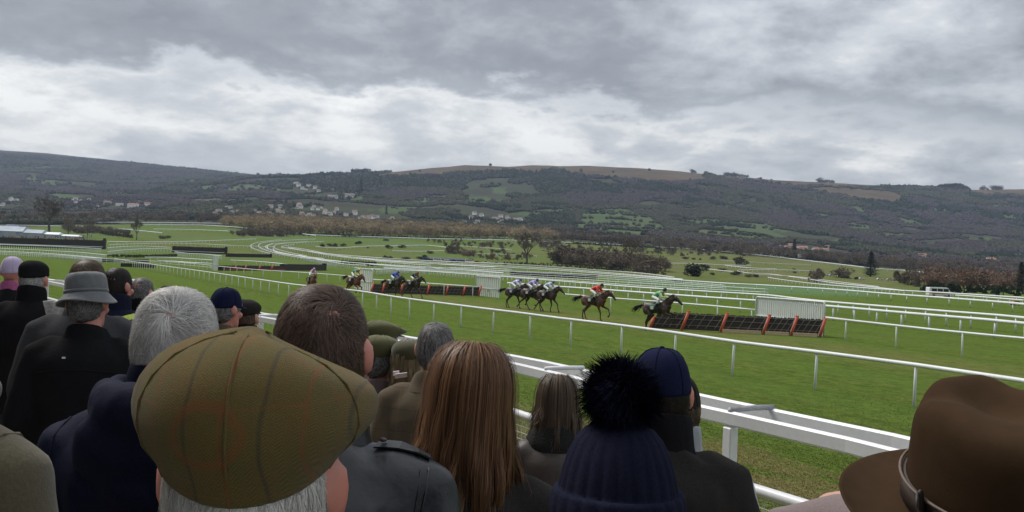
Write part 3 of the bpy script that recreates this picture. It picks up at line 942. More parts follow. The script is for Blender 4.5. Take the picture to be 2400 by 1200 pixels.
def build_trees():
    # conifers
    tree('conifer', 'conifer', 1860, 605, 46, 'tall dark pointed conifer in front of the red roofed bungalows', wide=1.2)
    tree('conifer', 'conifer', 2040, 648, 60, 'broad dark conifer standing alone at the field edge left of the parked cars', wide=1.55)
    tree('conifer', 'conifer', 2392, 682, 70, 'dark conifer at the right end of the hedge', wide=1.3)
    tree('conifer', 'conifer', 905, 502, 22, 'dark cypress among white village houses left of the hill')
    tree('conifer', 'conifer', 845, 452, 34, 'twin dark fir on the left shoulder of the hill')
    tree('conifer', 'conifer', 891, 438, 26, 'narrow dark fir at the foot of the bare hilltop')
    tree('conifer', 'conifer', 2105, 585, 18, 'round dark tree among the trees right of the bungalows')
    # single winter trees
    tree('bare_tree', 'bare', 1235, 620, 72, 'large spreading bare tree in the middle of the course behind the rail', wide=1.1)
    tree('bare_tree', 'bare', 1475, 622, 66, 'tall leafless tree rising from the dark scrub', wide=.8)
    tree('bare_tree', 'bare', 115, 545, 78, 'big grey leafless tree above the betting tents at the far left', wide=1.35)
    tree('bare_tree', 'bare', 320, 562, 44, 'slender leafless tree standing before the green field on the left', wide=.9)
    tree('bare_tree', 'bare', 205, 556, 40, 'leafless tree above the long black fence')
    tree('bare_tree', 'bare', 160, 552, 44, 'leafless tree right of the big grey one')
    tree('round_tree', 'thorn', 1917, 662, 36, 'round twiggy tree alone in the pale green field', wide=.85)
    for i, (px, py, h, w) in enumerate([(1063, 594, 26, 1.3), (1100, 600, 14, 2.), (1300, 574, 12, 2.), (1278, 576, 14, 1.6)]):
        tree('thorn_tree', 'thorn', px, py, h, ('brown leafless thorn tree right of the green paddocks', 'low wide thorn tree above the row of parked vans', 'low thorn tree under the far rail', 'twiggy thorn tree left of the big spreading bare tree')[i], wide=w)
    for i, (px, py, h, w) in enumerate([(1320, 618, 42, 1.6), (1350, 620, 34, 1.9), (1395, 624, 26, 2.2), (1440, 632, 24, 2.2), (1530, 640, 22, 2.2), (1510, 638, 26, 1.6)]):
        tree('thorn_tree', 'thorn', px, py, h, 'dark brown thorn tree in the scrub behind the middle rail', 'thorn trees in the middle scrub', wide=w)
    tree('bush', 'oak', 1635, 648, 25, 'large dark rounded bush at the right end of the scrub', wide=1.9, cat='bush')
    tree('bush', 'bush', 1545, 592, 16, 'grey green pointed bush left of its twin below the far rail', wide=1.3, cat='bush')
    tree('bush', 'bush', 1578, 593, 18, 'grey green pointed bush right of its twin below the far rail', wide=1.2, cat='bush')
    tree('round_tree', 'thorn', 1975, 652, 24, 'low dome of leafless tree left of the parked cars', wide=1.6)
    for px, py, h in ((2110, 664, 32), (2135, 668, 44), (2150, 672, 34), (2180, 674, 30), (2215, 676, 40), (2230, 682, 30)):
        tree('bare_tree', 'thorn', px, py, h, 'dark leafless tree in the clump behind the white vehicle', 'trees behind the white vehicle', wide=.85)
    # gorse bushes dotted over the middle of the course
    spots = [(758, 580, 11), (775, 577, 8), (790, 578, 9), (805, 577, 8), (835, 572, 7), (845, 571, 8), (908, 582, 10), (943, 581, 9), (906, 565, 7), (862, 582, 4),
             (905, 606, 9), (915, 607, 8), (951, 610, 10), (988, 609, 10), (1000, 604, 8), (1007, 594, 8), (1165, 592, 8), (1180, 588, 6), (1130, 577, 6),
             (1508, 586, 8), (1610, 608, 8), (1626, 609, 6), (1643, 610, 6), (1672, 608, 9), (1690, 607, 10), (1700, 608, 9), (1727, 620, 22), (1742, 600, 7),
             (1690, 636, 10), (1722, 645, 12), (1735, 640, 8), (1755, 650, 9), (1775, 650, 9), (1670, 645, 8), (1650, 590, 5), (1640, 589, 6),
             (1380, 592, 9), (1420, 600, 8), (1365, 582, 6), (1440, 590, 7), (1600, 600, 6), (1480, 606, 8), (1860, 632, 4), (1862, 640, 5), (1985, 653, 8), (2005, 655, 8),
             (1340, 585, 7), (1465, 605, 6), (1560, 610, 6), (1125, 601, 7), (1150, 604, 7), (1190, 608, 8), (1105, 612, 8), (1215, 604, 9), (1180, 622, 6),
             (380, 560, 10), (395, 558, 8), (590, 553, 12), (612, 552, 14), (635, 553, 12), (660, 554, 10), (560, 552, 8), (290, 545, 9), (250, 542, 8)]
    for px, py, h in spots:
        lab = None
        for test, l in ((px < 260, 'dark low bush beside the brown scrub above the black fence'), (px < 300, 'low bush at the right end of the brown scrub at the left'), (px < 450, 'low bush by the slender leafless tree at the left'),
                        (px < 600, 'dark bush at the lower left edge of the scrub bank beyond the middle fence'), (px < 640, 'dark bush in the middle of the scrub bank at the far green field'), (px < 700, 'dark bush at the right end of the scrub bank at the far green field'),
                        (px < 765, 'dark gorse bush at the left end of the bush row on the green paddock'), (px < 800, 'dark gorse bush inside the bush row on the green paddock'), (px < 815, 'dark gorse bush at the right end of the bush row on the green paddock'),
                        (px < 850, 'low gorse of the pair right of the bush row on the paddock'), (px < 880, 'tiny gorse dot alone in the middle of the paddock'),
                        (px < 907 and py > 600, 'gorse bush by the black car left of the marquee'), (px < 907, 'small gorse under the far rail above the paddock'), (px < 912, 'rounded dark gorse left of its twin on the bright paddock'), (px < 920, 'gorse bush just right of the black car'),
                        (px < 946, 'rounded dark gorse right of its twin on the bright paddock'), (px < 960, 'gorse bush beside the second black car'), (px < 995, 'gorse bush at the left end of the long marquee'), (px < 1010, 'gorse bush on the paddock above the long marquee'),
                        (px < 1140 and py > 595, 'gorse bush below the brown thorn tree'), (px < 1140, 'gorse bush right of the brown thorn tree'), (px < 1220 and py > 600, 'gorse bush among the brambles left of the bare tree'), (px < 1220, 'gorse bush above the brambles left of the bare tree'),
                        (px < 1400, 'gorse bush above the dark scrub, right of the big bare tree'), (px < 1490, 'gorse bush between the bare tall tree and the far rail'), (px < 1605 and py > 598, 'gorse bush right of the scrub below the twin pointed bushes'), (px < 1605, 'gorse bush left of the twin pointed bushes'),
                        (px < 1660 and py < 595, 'tiny gorse right of the twin pointed bushes'), (px < 1650 and py < 612, 'gorse bush in the short row right of the twin pointed bushes'), (px < 1715 and py < 612, 'gorse bush of the close clump in the olive field'), (px < 1735 and py < 625, 'tall dark gorse standing up in the olive field'), (px < 1750 and py < 605, 'small gorse high in the olive field'),
                        (px < 1740, 'gorse bush right of the large rounded bush'), (px < 1800, 'gorse bush on the track edge far right of the large rounded bush'), (px < 1900, 'tiny gorse dot near the round twiggy tree')):
            if test: lab = l; break
        lab = lab or 'small gorse by the parked cars at the right'
        grp = 'gorse and bushes on the course'
        tree('gorse_bush', 'bush', px, py, h, lab, grp, 'bush', wide=rnd.uniform(1.3, 2.2))
    # trees on the skyline
    def sky_tree(px, py, h, lab, grp, w=1., kind='thorn', Y=3590):
        u = (px - 1200) / FPX; x = u * Y; z = terr1(x, Y)
        tree('skyline_tree', kind, px, py, h, lab, grp, 'tree', wide=w, loc=Vector((x, Y, z)))
    for px in (1694, 1699, 1704, 1709, 1714, 1719, 1725, 1731, 1738, 1744): sky_tree(px, 0, 9 if px < 1720 else 7, 'tiny wind bent tree in the row on the skyline right of the summit', 'skyline row right of the summit', 1.0)
    for px in (1914, 1920, 1926, 1932, 1938, 1945): sky_tree(px, 0, 10 if px < 1920 else 7, 'tiny tree in the close clump on the skyline above the brown field', 'skyline clump above the brown field', 1.3)
    for px in (1614, 1620): sky_tree(px, 0, 9, 'small tree of the pair alone on the skyline', 'pair of skyline trees', 1.0)
    for px in (2298, 2322, 2329, 2336): sky_tree(px, 0, 10, 'small round tree on the skyline at the far right', 'skyline trees at the far right', 1.4)
    for px in (598, 626, 646, 772, 786): sky_tree(px, 0, 9, 'small evergreen on the saddle of the hills at the left', 'evergreens on the saddle', .9, 'oak')
    for px in (824, 832, 838, 846, 853): sky_tree(px, 0, 12, 'dark evergreen in the clump on the left shoulder of the hill', 'evergreen clump on the left shoulder', 1.3, 'oak')
    for k in range(16):
        px = 2192 + k * 4.6 + rnd.uniform(-1.5, 1.5)
        sky_tree(px, 0, 6 + 7 * math.sin(math.pi * (k + .5) / 16), 'dark tree of the domed copse on the skyline at the right', 'domed copse on the skyline', 1.8, 'oak', Y=3560)
build_trees()

# --- far hedges: each a long clipped strip of twigs
def hedge(pts, h, label, w=1.6, m=None, step=1.6):
    P = [hit(px, py) for px, py in pts]
    V = []; F = []
    rs = random.Random(len(pts) * 7)
    for a, b in zip(P[:-1], P[1:]):
        n = max(2, int((b - a).length / step)); d = (b - a).normalized(); q = Vector((-d.y, d.x, 0))
        for i in range(n):
            c = a.lerp(b, i / n)
            for k in range(7):
                o = c + d * rs.uniform(0, step) + q * rs.uniform(-w, w) * .5 + Vector((0, 0, rs.uniform(.0, h * .85)))
                s = h * rs.uniform(.3, .55)
                t = Vector((rs.uniform(-1, 1), rs.uniform(-1, 1), 0)).normalized() * s
                bb = len(V); V += [o - t, o + t, o + Vector((rs.uniform(-.3, .3) * s, rs.uniform(-.3, .3) * s, s * 1.2))]; F.append((bb, bb + 1, bb + 2))
    org = P[0]
    me = mesh_np('hedge', np.array([tuple(v) for v in V]) - np.array(org), np.array(F), [m or M_EVER], False)
    tag(obj('hedge', me, loc=org), label, 'hedge')
hedge([(700, 552), (900, 558), (1100, 563), (1300, 570), (1450, 578), (1600, 585), (1700, 592)], 2.2, 'long thin dark hedge behind the far white rail under the tan trees')
hedge([(1660, 590), (1800, 602), (1900, 611), (2000, 622), (2060, 630)], 2.2, 'thin dark hedge behind the far rail below the bungalows')
hedge([(2160, 686), (2230, 688), (2300, 691), (2420, 697)], 2.6, 'low black green hedge behind the white vehicle at the right')
hedge([(1180, 620), (1300, 625), (1400, 633), (1500, 641), (1560, 645)], 1.3, 'dark hedge foot along the rail below the brown scrub', m=M_BUSH)
hedge([(180, 548), (230, 545), (262, 553), (310, 558)], 2.0, 'brown hedge behind the black steeplechase fence at the left', m=M_BUSH)
hedge([(1190, 500), (1260, 492), (1340, 487)], 4.0, 'dark hedge round the pale green field in the middle of the slope')
hedge([(1590, 548), (1660, 556), (1760, 566), (1860, 565)], 4.5, 'thick hedge below the green field on the right slope', m=M_BARE)
hedge([(1590, 528), (1650, 538), (1720, 545), (1800, 556)], 4.5, 'hedge line crossing the green field on the right slope', m=M_BUSH)
# ------------------------------------------------------------------ houses and far buildings
M_WALL = mat('house_render', (.84, .83, .80), .8, rand=.08)
M_ROOFS = [mat('slate_roof', (.16, .15, .15), .8, rand=.2), mat('brown_roof', (.20, .145, .11), .85, rand=.2), mat('terracotta_roof', (.30, .15, .10), .85, rand=.15)]
M_BRICK = mat('pale_brick', (.42, .34, .26), .85, rand=.1)
def house_meshes(L_, D_, H_, rh):
    w = MB()
    w.rings([[(-L_/2, -D_/2, -2), (L_/2, -D_/2, -2), (L_/2, D_/2, -2), (-L_/2, D_/2, -2)], [(-L_/2, -D_/2, H_), (L_/2, -D_/2, H_), (L_/2, D_/2, H_), (-L_/2, D_/2, H_)]])
    w.add([(-L_/2, -D_/2, H_), (-L_/2, D_/2, H_), (-L_/2, 0, H_ + rh * .94), (-L_/2 + .2, -D_/2, H_), (-L_/2 + .2, D_/2, H_), (-L_/2 + .2, 0, H_ + rh * .94)], [(0, 1, 2), (3, 5, 4)])
    w.add([(L_/2, -D_/2, H_), (L_/2, D_/2, H_), (L_/2, 0, H_ + rh * .94)], [(0, 2, 1)])
    r = MB(); o = .5; t = .25
    for sgn in (-1, 1):
        a = [(-L_/2 - o, sgn * (D_/2 + o), H_ - .3), (L_/2 + o, sgn * (D_/2 + o), H_ - .3), (L_/2 + o, 0, H_ + rh), (-L_/2 - o, 0, H_ + rh)]
        b = [(x, y, z + t) for x, y, z in a]
        r.add(a + b, [(0, 1, 2, 3), (7, 6, 5, 4), (0, 4, 5, 1), (1, 5, 6, 2), (2, 6, 7, 3), (3, 7, 4, 0)])
    c = MB(); c.box((L_ * .3, 0, H_ + rh + .4), (.9, .9, 2.2))
    win = MB()
    for k in range(4):
        for zz in ((1.2,) if H_ < 4 else (1.2, 3.7)):
            win.box((-L_/2 + L_ * (k + .5) / 4, -D_/2 - .02, zz + .5), (1.1, .12, 1.2))
    return w, r, c, win
HM = {}
def house(px, py, wpx, label, group, kind=0, wall=None, roof=0, yaw=None):
    p = hit(px, py); d = (p - CAM).dot(FWD); L_ = wpx * d / FPX
    key = kind
    if key not in HM:
        dims = [(12, 8, 5.2, 3.2), (15, 8, 3.0, 2.6), (9, 8, 5.4, 3.4), (30, 12, 8.5, 3.0)][kind]
        w, r, c, win = house_meshes(*dims)
        HM[key] = (dims, w.mesh('house_wall', [M_WALL]), r.mesh('house_roof', [M_ROOFS[0]]), c.mesh('house_chimney', [M_BRICK]), win.mesh('house_window', [mat('dark_glass', (.03, .035, .04), .2)]))
    dims, wm, rm, cm, nm = HM[key]
    k = L_ / dims[0]
    e = empty('house', p, rnd.uniform(-.6, .6) if yaw is None else yaw); e.scale = (k, k, k)
    tag(e, label, 'house', group)
    a = obj('wall', wm, e); b = obj('roof', rm, e); obj('chimney', cm, b)
    if wpx > 18: obj('windows', nm, e)
    for o, mt in ((a, wall or M_WALL), (b, M_ROOFS[roof])):
        o.material_slots[0].link = 'OBJECT'; o.material_slots[0].material = mt
    return e
def build_houses():
    rs = random.Random(5)
    def cluster(n, poly, lab, grp, w=(5, 10), roofs=(0, 1), kinds=(0, 2)):
        xs = [p[0] for p in poly]; ys = [p[1] for p in poly]; k = 0
        while k < n:
            px, py = rs.uniform(min(xs), max(xs)), rs.uniform(min(ys), max(ys))
            if in_poly(np.array([px]), np.array([py]), poly)[0]:
                mx_, my_ = sum(xs) / len(xs), sum(ys) / len(ys); hw_ = (max(xs) - min(xs)) / 6
                pos = ('upper ' if py < my_ else 'lower ') + ('left' if px < mx_ - hw_ else ('right' if px > mx_ + hw_ else 'middle'))
                house(px, py, rs.uniform(*w) * 1.12, lab + ', ' + pos, grp, rs.choice(kinds), roof=rs.choice(roofs)); k += 1
    cluster(34, [(590, 500), (640, 484), (780, 478), (800, 500), (760, 520), (640, 512)], 'small white village house at the left foot of the hill', 'village houses left of centre')
    cluster(9, [(475, 498), (540, 488), (560, 500), (500, 507)], 'small white house in the row left of the village', 'row of houses left of the village')
    cluster(15, [(790, 500), (880, 502), (945, 520), (850, 522)], 'small white house under the dark cypress', 'houses by the cypress')
    cluster(8, [(690, 430), (740, 438), (760, 455), (700, 448)], 'small white house high on the wooded slope at the left', 'houses high on the slope')
    cluster(20, [(1030, 510), (1120, 502), (1170, 505), (1230, 520), (1150, 534), (1050, 520)], 'small white house in the middle of the lower slope', 'houses in the middle of the slope')
    cluster(9, [(140, 470), (200, 468), (270, 478), (220, 490)], 'small white house among grey trees at the far left', 'houses at the far left')
    cluster(5, [(0, 470), (50, 468), (45, 485), (0, 486)], 'white house at the left edge of the hill foot', 'houses at the left edge')
    cluster(13, [(1800, 582), (1850, 574), (1945, 580), (1940, 592), (1830, 594)], 'red roofed bungalow behind the pointed conifer', 'red roofed bungalows', (10, 17), (2, 2, 1), (1,))
    cluster(14, [(2070, 600), (2150, 598), (2290, 620), (2270, 632), (2120, 618)], 'bungalow among bare trees right of the broad conifer', 'bungalows at the right', (9, 16), (2, 1), (1,))
    house(312, 486, 24, 'long white building with red roof below the left hill', None, 3, roof=2, yaw=.05)
    house(345, 482, 12, 'cream house at the right end of the long white building', None, 0, roof=2)
    house(252, 478, 18, 'pale long building left of the red roofed one', None, 3, wall=M_BRICK, roof=0, yaw=-.1)
    house(280, 482, 16, 'white building between the two long pale buildings', None, 3, roof=0, yaw=.1)
    house(780, 465, 22, 'long white building half way up the left slope', None, 1, roof=0, yaw=0.)
    house(820, 462, 22, 'long low white building right of its neighbour on the left slope', None, 1, roof=0, yaw=0.1)
    house(1219, 520, 10, 'tall pale house beside the dark evergreens in the middle', None, 2, roof=0)
    house(1135, 530, 16, 'low white house above the tan trees', None, 1, roof=0)
    house(2322, 612, 22, 'cream bungalow with long terracotta roof before the dark wood at right', None, 1, roof=2, yaw=.1)
    house(2385, 605, 14, 'lone white house in the wood at the right edge', None, 0, roof=0)
    house(2240, 628, 26, 'yellowish long bungalow above the russet thicket', None, 1, wall=M_BRICK, roof=1, yaw=.05)
build_houses()

# ------------------------------------------------------------------ rails
def catmull(P, step):
    out = []
    n = len(P)
    for i in range(n - 1):
        p0, p1, p2, p3 = P[max(i - 1, 0)], P[i], P[i + 1], P[min(i + 2, n - 1)]
        k = max(1, int((p2 - p1).length / step))
        for j in range(k):
            t = j / k
            out.append(.5 * ((2 * p1) + (p2 - p0) * t + (2 * p0 - 5 * p1 + 4 * p2 - p3) * t * t + (3 * p1 - p0 - 3 * p2 + p3) * t ** 3))
    out.append(P[-1]); return out

def along(P, step, start=0.):
    """points every step metres along a polyline, with direction"""
    res = []; acc = start; pos = 0.0
    for a, b in zip(P[:-1], P[1:]):
        L_ = (b - a).length
        while acc <= pos + L_:
            res.append((a.lerp(b, (acc - pos) / L_ if L_ else 0), (b - a).normalized())); acc += step
        pos += L_
    return res

_pm = MB(); _pm.tube([(0, 0, -.05), (0, 0, .5), (0, 0, 1.0)], [.042, .040, .038], 8)
POST = _pm.mesh('rail_post', [WHITE], True)
_pm = MB(); _pm.tube([(0, 0, -.05), (0, 0, .55), (0.02, 0, .80), (.09, 0, .93), (.20, 0, .985)], [.042, .042, .042, .042, .042], 8)
POSTC = _pm.mesh('curved_rail_post', [WHITE], True)

def running_rail(pts, label, step=3.1, h=1.15, rad=.058, indiv=True, start=.6, curved=None, postscale=1., two=False):
    """white running rail; pts are photo pixels on its top"""
    P = [hit(px, py, h) for px, py in pts]
    C = catmull(P, 2.0)
    org = Vector((C[0].x, C[0].y, C[0].z - h))
    e = empty('running_rail', org); tag(e, label, 'rail')
    if rad > .065: rad *= 1.45; postscale *= 1.5
    mb = MB(); mb.tube([p - org for p in C], rad, 8)
    obj('rail', mb.mesh('rail', [WHITE], True), e)
    if two:
        mb = MB(); mb.tube([p - org - Vector((0, 0, .42)) for p in C], rad * .75, 6)
        obj('lower_rail', mb.mesh('rail', [WHITE], True), e)
    st = MB(); npost = 0
    for q, d in along(C, step, start):
        g = terr1(q.x, q.y); hh = max(.5, q.z - g)
        depth = (q - CAM).dot(FWD)
        if depth < 2: continue
        hpx = hh * FPX / depth
        rz = math.atan2(d.y, d.x) + math.pi / 2
        if indiv and npost < 200 and hpx > 9:
            o = obj('post', POST, e, q - org - Vector((0, 0, hh)), (rnd.uniform(-.02, .02), rnd.uniform(-.02, .02), rz), (postscale, postscale, hh - .02))
            npost += 1
        else:
            b = q - org; sc = postscale * .05
            st.tube([b - Vector((0, 0, hh + .05)), b - Vector((0, 0, .02))], sc, 4)
    if st.v:
        o = obj('posts', st.mesh('posts', [WHITE]), e); o['kind'] = 'stuff'
    return e, C

def build_rails():
    running_rail([(2700, 950), (2400, 893), (2150, 856), (1930, 827), (1736, 803), (1568, 778), (1432, 760), (1312, 746), (1214, 733), (1123, 722), (1046, 712), (976, 703), (921, 695), (840, 682), (760, 674), (690, 667), (600, 654), (505, 640), (440, 631), (367, 621), (305, 612), (268, 606)],
                 'nearest white running rail sweeping from the right edge to the far left', step=3.36, h=1.15, rad=.062, start=0.03)
    running_rail([(2700, 828), (2400, 793), (2312, 785), (2200, 774), (2101, 763), (2012, 753), (1936, 744)], 'white running rail right of the white wing beyond the hurdle', step=4.2)
    running_rail([(1776, 727), (1660, 716), (1560, 708), (1450, 700), (1390, 695), (1320, 689)], 'white running rail behind the leading horse left of the wing', step=3.6)
    running_rail([(1118, 672), (1030, 666), (950, 660), (874, 655)], 'white running rail behind the pair of dark horses', step=4.5)
    running_rail([(830, 648), (770, 643), (700, 638), (650, 635), (600, 632), (512, 624)], 'white running rail behind the jockey in pink', step=4.5)
    running_rail([(498, 622), (430, 616), (340, 611), (240, 606), (130, 598), (0, 592)], 'white running rail left of the small white board', step=4.0, two=True)
    # second course beyond
    running_rail([(2700, 785), (2400, 745), (2230, 731), (2080, 719), (1935, 707), (1860, 699), (1800, 692), (1700, 686), (1600, 680), (1500, 674), (1400, 666), (1300, 658), (1200, 650), (1100, 643), (1000, 636), (870, 630)], 'long white rail just above the hurdle wing', step=2.2, rad=.075)
    running_rail([(2700, 800), (2400, 758), (2230, 743), (2080, 730), (1935, 717), (1820, 708), (1700, 700), (1560, 690), (1480, 684), (1370, 676), (1280, 670), (1190, 663)], 'white rail running close below the long rail above the wing', step=2.6, rad=.075)
    running_rail([(2600, 738), (2400, 713), (2240, 700), (2100, 690), (1950, 678), (1800, 669), (1700, 664), (1600, 657), (1500, 651), (1395, 645), (1300, 640), (1200, 636), (1080, 630), (960, 624), (860, 618), (760, 610), (700, 603), (650, 594), (617, 584), (606, 576), (616, 569), (660, 564), (740, 560)], 'long white rail curving round the far left bend', step=6., rad=.11, postscale=1.3)
    running_rail([(2500, 706), (2400, 698), (2240, 688), (2100, 680), (1990, 672), (1900, 664), (1830, 655), (1800, 650)], 'thin white rail running behind the white vehicle', step=6., rad=.11, postscale=1.3)
    running_rail([(1580, 650), (1500, 640), (1400, 633), (1320, 627), (1250, 622), (1190, 619), (1100, 615), (1000, 611), (900, 605), (830, 600), (760, 594), (720, 588)], 'white rail along the foot of the brown scrub', step=7., rad=.12, postscale=1.4)
    running_rail([(2120, 682), (2020, 670), (1960, 664), (1900, 655), (1850, 648), (1800, 642), (1755, 640), (1730, 634), (1780, 632), (1850, 633), (1905, 635)], 'white rail looping round the pale field on the right', step=8., rad=.13, postscale=1.4)
    running_rail([(2180, 640), (2120, 634), (2050, 629), (1990, 622), (1930, 615), (1860, 607), (1800, 600), (1700, 590), (1600, 582), (1500, 577), (1400, 571), (1300, 567), (1200, 563), (1100, 561), (1000, 559), (900, 556), (800, 553), (720, 550)], 'far white rail under the long dark hedge', step=12., rad=.30, h=1.5, postscale=2.)
    running_rail([(1180, 640), (1100, 634), (1000, 629), (900, 622), (820, 615), (750, 607), (690, 598), (640, 588), (626, 578), (640, 572), (700, 568), (760, 566)], 'inner white rail of the far left bend', step=6., rad=.11, postscale=1.3)
    running_rail([(1160, 626), (1060, 621), (960, 615), (880, 609), (800, 600), (740, 592), (690, 584), (660, 578), (690, 573)], 'second inner rail of the far left bend', step=6., rad=.11, postscale=1.3)
    running_rail([(600, 560), (520, 563), (430, 566), (330, 567), (252, 566)], 'thin white rail above the middle steeplechase fence', step=6., rad=.13, postscale=1.3)
    running_rail([(640, 578), (560, 576), (480, 572), (400, 570), (300, 572), (256, 573)], 'white rail between the two black steeplechase fences', step=3., rad=.09, postscale=1.3)
    running_rail([(690, 540), (640, 532), (560, 525), (480, 523), (400, 522), (250, 521), (100, 521), (0, 521)], 'far white rail at the foot of the left wood', step=12., rad=.30, h=1.5, postscale=2.)
    running_rail([(740, 552), (690, 546), (620, 540), (560, 533), (480, 528), (420, 527), (330, 526)], 'white rail round the far green field at the left', step=12., rad=.26, h=1.5, postscale=2.)
    running_rail([(380, 546), (340, 542), (300, 538), (240, 536)], 'short white rail above the brown hedge at the left', step=10., rad=.25, h=1.5, postscale=2.)
    running_rail([(1050, 580), (1000, 575), (930, 576), (860, 577), (790, 581), (740, 578)], 'white rail round the green paddock with bushes', step=8., rad=.16, postscale=1.4)
    running_rail([(1040, 587), (980, 589), (920, 588)], 'short white rail on the green paddock', step=8., rad=.14, postscale=1.4)
    running_rail([(1760, 622), (1700, 621), (1640, 618), (1580, 617), (1540, 616)], 'short white rail on the olive ground left of the paddock bend', step=8., rad=.16, postscale=1.4)
    running_rail([(1720, 637), (1680, 633), (1640, 628)], 'short white rail by the large dark bush', step=8., rad=.16, postscale=1.4)
    running_rail([(1820, 630), (1760, 628), (1700, 622)], 'pale rail crossing the right hand field', step=8., rad=.16, postscale=1.4)
    # the close set guard rails of the steeplechase course at the left
    running_rail([(238, 583), (180, 580), (120, 577), (60, 575), (0, 573), (-60, 571)], 'white guard rail with close set posts under the black fence', step=.9, h=1.6, rad=.10, postscale=1.0)
    running_rail([(240, 606), (180, 600), (100, 594), (0, 589), (-60, 586)], 'white close posted rail below the black fence', step=1.2, h=1.2, rad=.09, postscale=1.0)
    running_rail([(520, 600), (480, 596), (440, 594), (410, 590)], 'white guard rail in front of the middle steeplechase fence', step=1.2, h=1.4, rad=.10)
    running_rail([(760, 612), (700, 600), (650, 592), (640, 583)], 'white rail with close posts at the start of the far bend', step=2.0, h=1.3, rad=.10)
    running_rail([(860, 622), (800, 618), (740, 606), (700, 598)], 'white rail with close posts beside the black fence end', step=2.0, h=1.3, rad=.10)
    running_rail([(1200, 632), (1120, 628), (1040, 628), (960, 630), (880, 632)], 'white close posted rail behind the centre wings', step=1.6, h=1.3, rad=.09)
build_rails()
def more_rails():
    def mixed(A, B, f):
        xs = [a[0] for a in A]; bx = np.array([b[0] for b in B]); by = np.array([b[1] for b in B]); o = np.argsort(bx)
        return [(x, a[1] * (1 - f) + float(np.interp(x, bx[o], by[o])) * f) for x, a in zip(xs, A)]
    A = [(1800, 692), (1700, 686), (1500, 674), (1300, 658), (1100, 643), (900, 632)]
    B = [(1800, 669), (1700, 664), (1500, 651), (1300, 640), (1100, 631), (900, 621)]
    lab = ['long thin white rail first above the rail over the wing', 'long thin white rail second above the rail over the wing', 'long thin white rail third above the rail over the wing', 'long thin white rail fourth above the rail over the wing']
    for i, f in enumerate((.22, .42, .62, .82)):
        q = mixed(A, B, f)[i % 2:]
        q = [(x, y + 1.2 * math.sin(x * .006 + i)) for x, y in q if x < 1810]
        running_rail(q, lab[i], step=3.0 + i, h=1.2, rad=.060, start=.4 * i)
    C = [(1600, 656), (1450, 646), (1300, 636), (1150, 627), (1000, 620), (900, 614), (800, 604), (720, 592), (675, 582)]
    D = [(1600, 654), (1450, 640), (1300, 628), (1150, 620), (1000, 613), (900, 607), (800, 599), (740, 588), (700, 578)]
    for i, f in enumerate((.35, .75)): running_rail(mixed(C, D, f), ('white rail of the far bend below the parked vans', 'white rail of the far bend nearest the parked vans')[i], step=5, rad=.10)
    for i, (q, lb) in enumerate([([(760, 606), (705, 600), (660, 592), (632, 584), (622, 577), (640, 570)], 'white rail in the middle of the far left bend'),
            ([(720, 600), (680, 592), (650, 584), (642, 577), (660, 571), (720, 566)], 'white rail inside the far left bend'),
            ([(640, 596), (610, 588), (590, 580), (590, 573), (610, 567), (660, 561)], 'outermost white rail of the far left bend'),
            ([(400, 580), (340, 577), (290, 578), (252, 581)], 'white rail with close posts between the black fences'),
            ([(410, 584), (350, 583), (290, 586), (252, 590)], 'lower white rail with close posts between the black fences'),
            ([(500, 610), (440, 606), (380, 603), (340, 603)], 'white rail on the grass left of the small white board'),
            ([(500, 618), (450, 616), (410, 613), (370, 612)], 'lower white rail on the grass left of the small white board'),
            ([(250, 598), (190, 592), (120, 588), (40, 584), (-40, 581)], 'middle white rail with close posts under the black fence'),
            ([(690, 622), (640, 616), (590, 612), (540, 610)], 'white rail in front of the low black fence'),
            ([(1010, 622), (940, 617), (880, 612)], 'short white rail left of the parked vans'),
            ([(2400, 704), (2300, 696), (2240, 692)], 'white rail along the black green hedge'),
            ([(2060, 672), (1960, 660), (1880, 650), (1820, 645), (1770, 643)], 'inner white rail of the pale field loop'),
            ([(1900, 620), (1830, 618), (1760, 614), (1690, 610)], 'thin rail through the olive field'),
            ([(1200, 585), (1120, 579), (1060, 575)], 'short white rail beside the brown thorn tree'),
            ([(1260, 600), (1180, 596), (1100, 594)], 'white rail by the brambles'),
            ([(600, 545), (520, 541), (440, 538), (360, 537)], 'white rail across the far green field at the left'),
            ([(240, 532), (160, 530), (60, 528), (-20, 528)], 'white rail above the marquees at the far left')]):
        near = q[0][1] > 565
        running_rail(q, lb, step=1.6 if 'close' in lb else 5., h=1.25, rad=.09 if near else .20, postscale=1. if near else 1.6)
more_rails()

# ------------------------------------------------------------------ steeplechase fences and hurdles
M_BIRCH = mat('birch_black', (.018, .016, .014), .9, var=[((60, 60, 3), (.045, .035, .025), .8)], bump=[((50, 50, 2), .8, .03)])
M_BIRCHT = mat('birch_brown', (.035, .024, .018), .9, var=[(8, (.06, .04, .03), .8)])
M_ORANGE = mat('orange_paint', (.46, .066, .022), .6, var=[(3, (.36, .05, .02), .5), (15, (.30, .06, .03), .35)])
M_TIMBER = mat('pale_timber', (.62, .48, .30), .75, var=[((2, 2, 20), (.38, .27, .16), .7)])
M_SLAT = mat('grey_slat', (.17, .155, .13), .85, var=[(6, (.09, .08, .06), .7)])

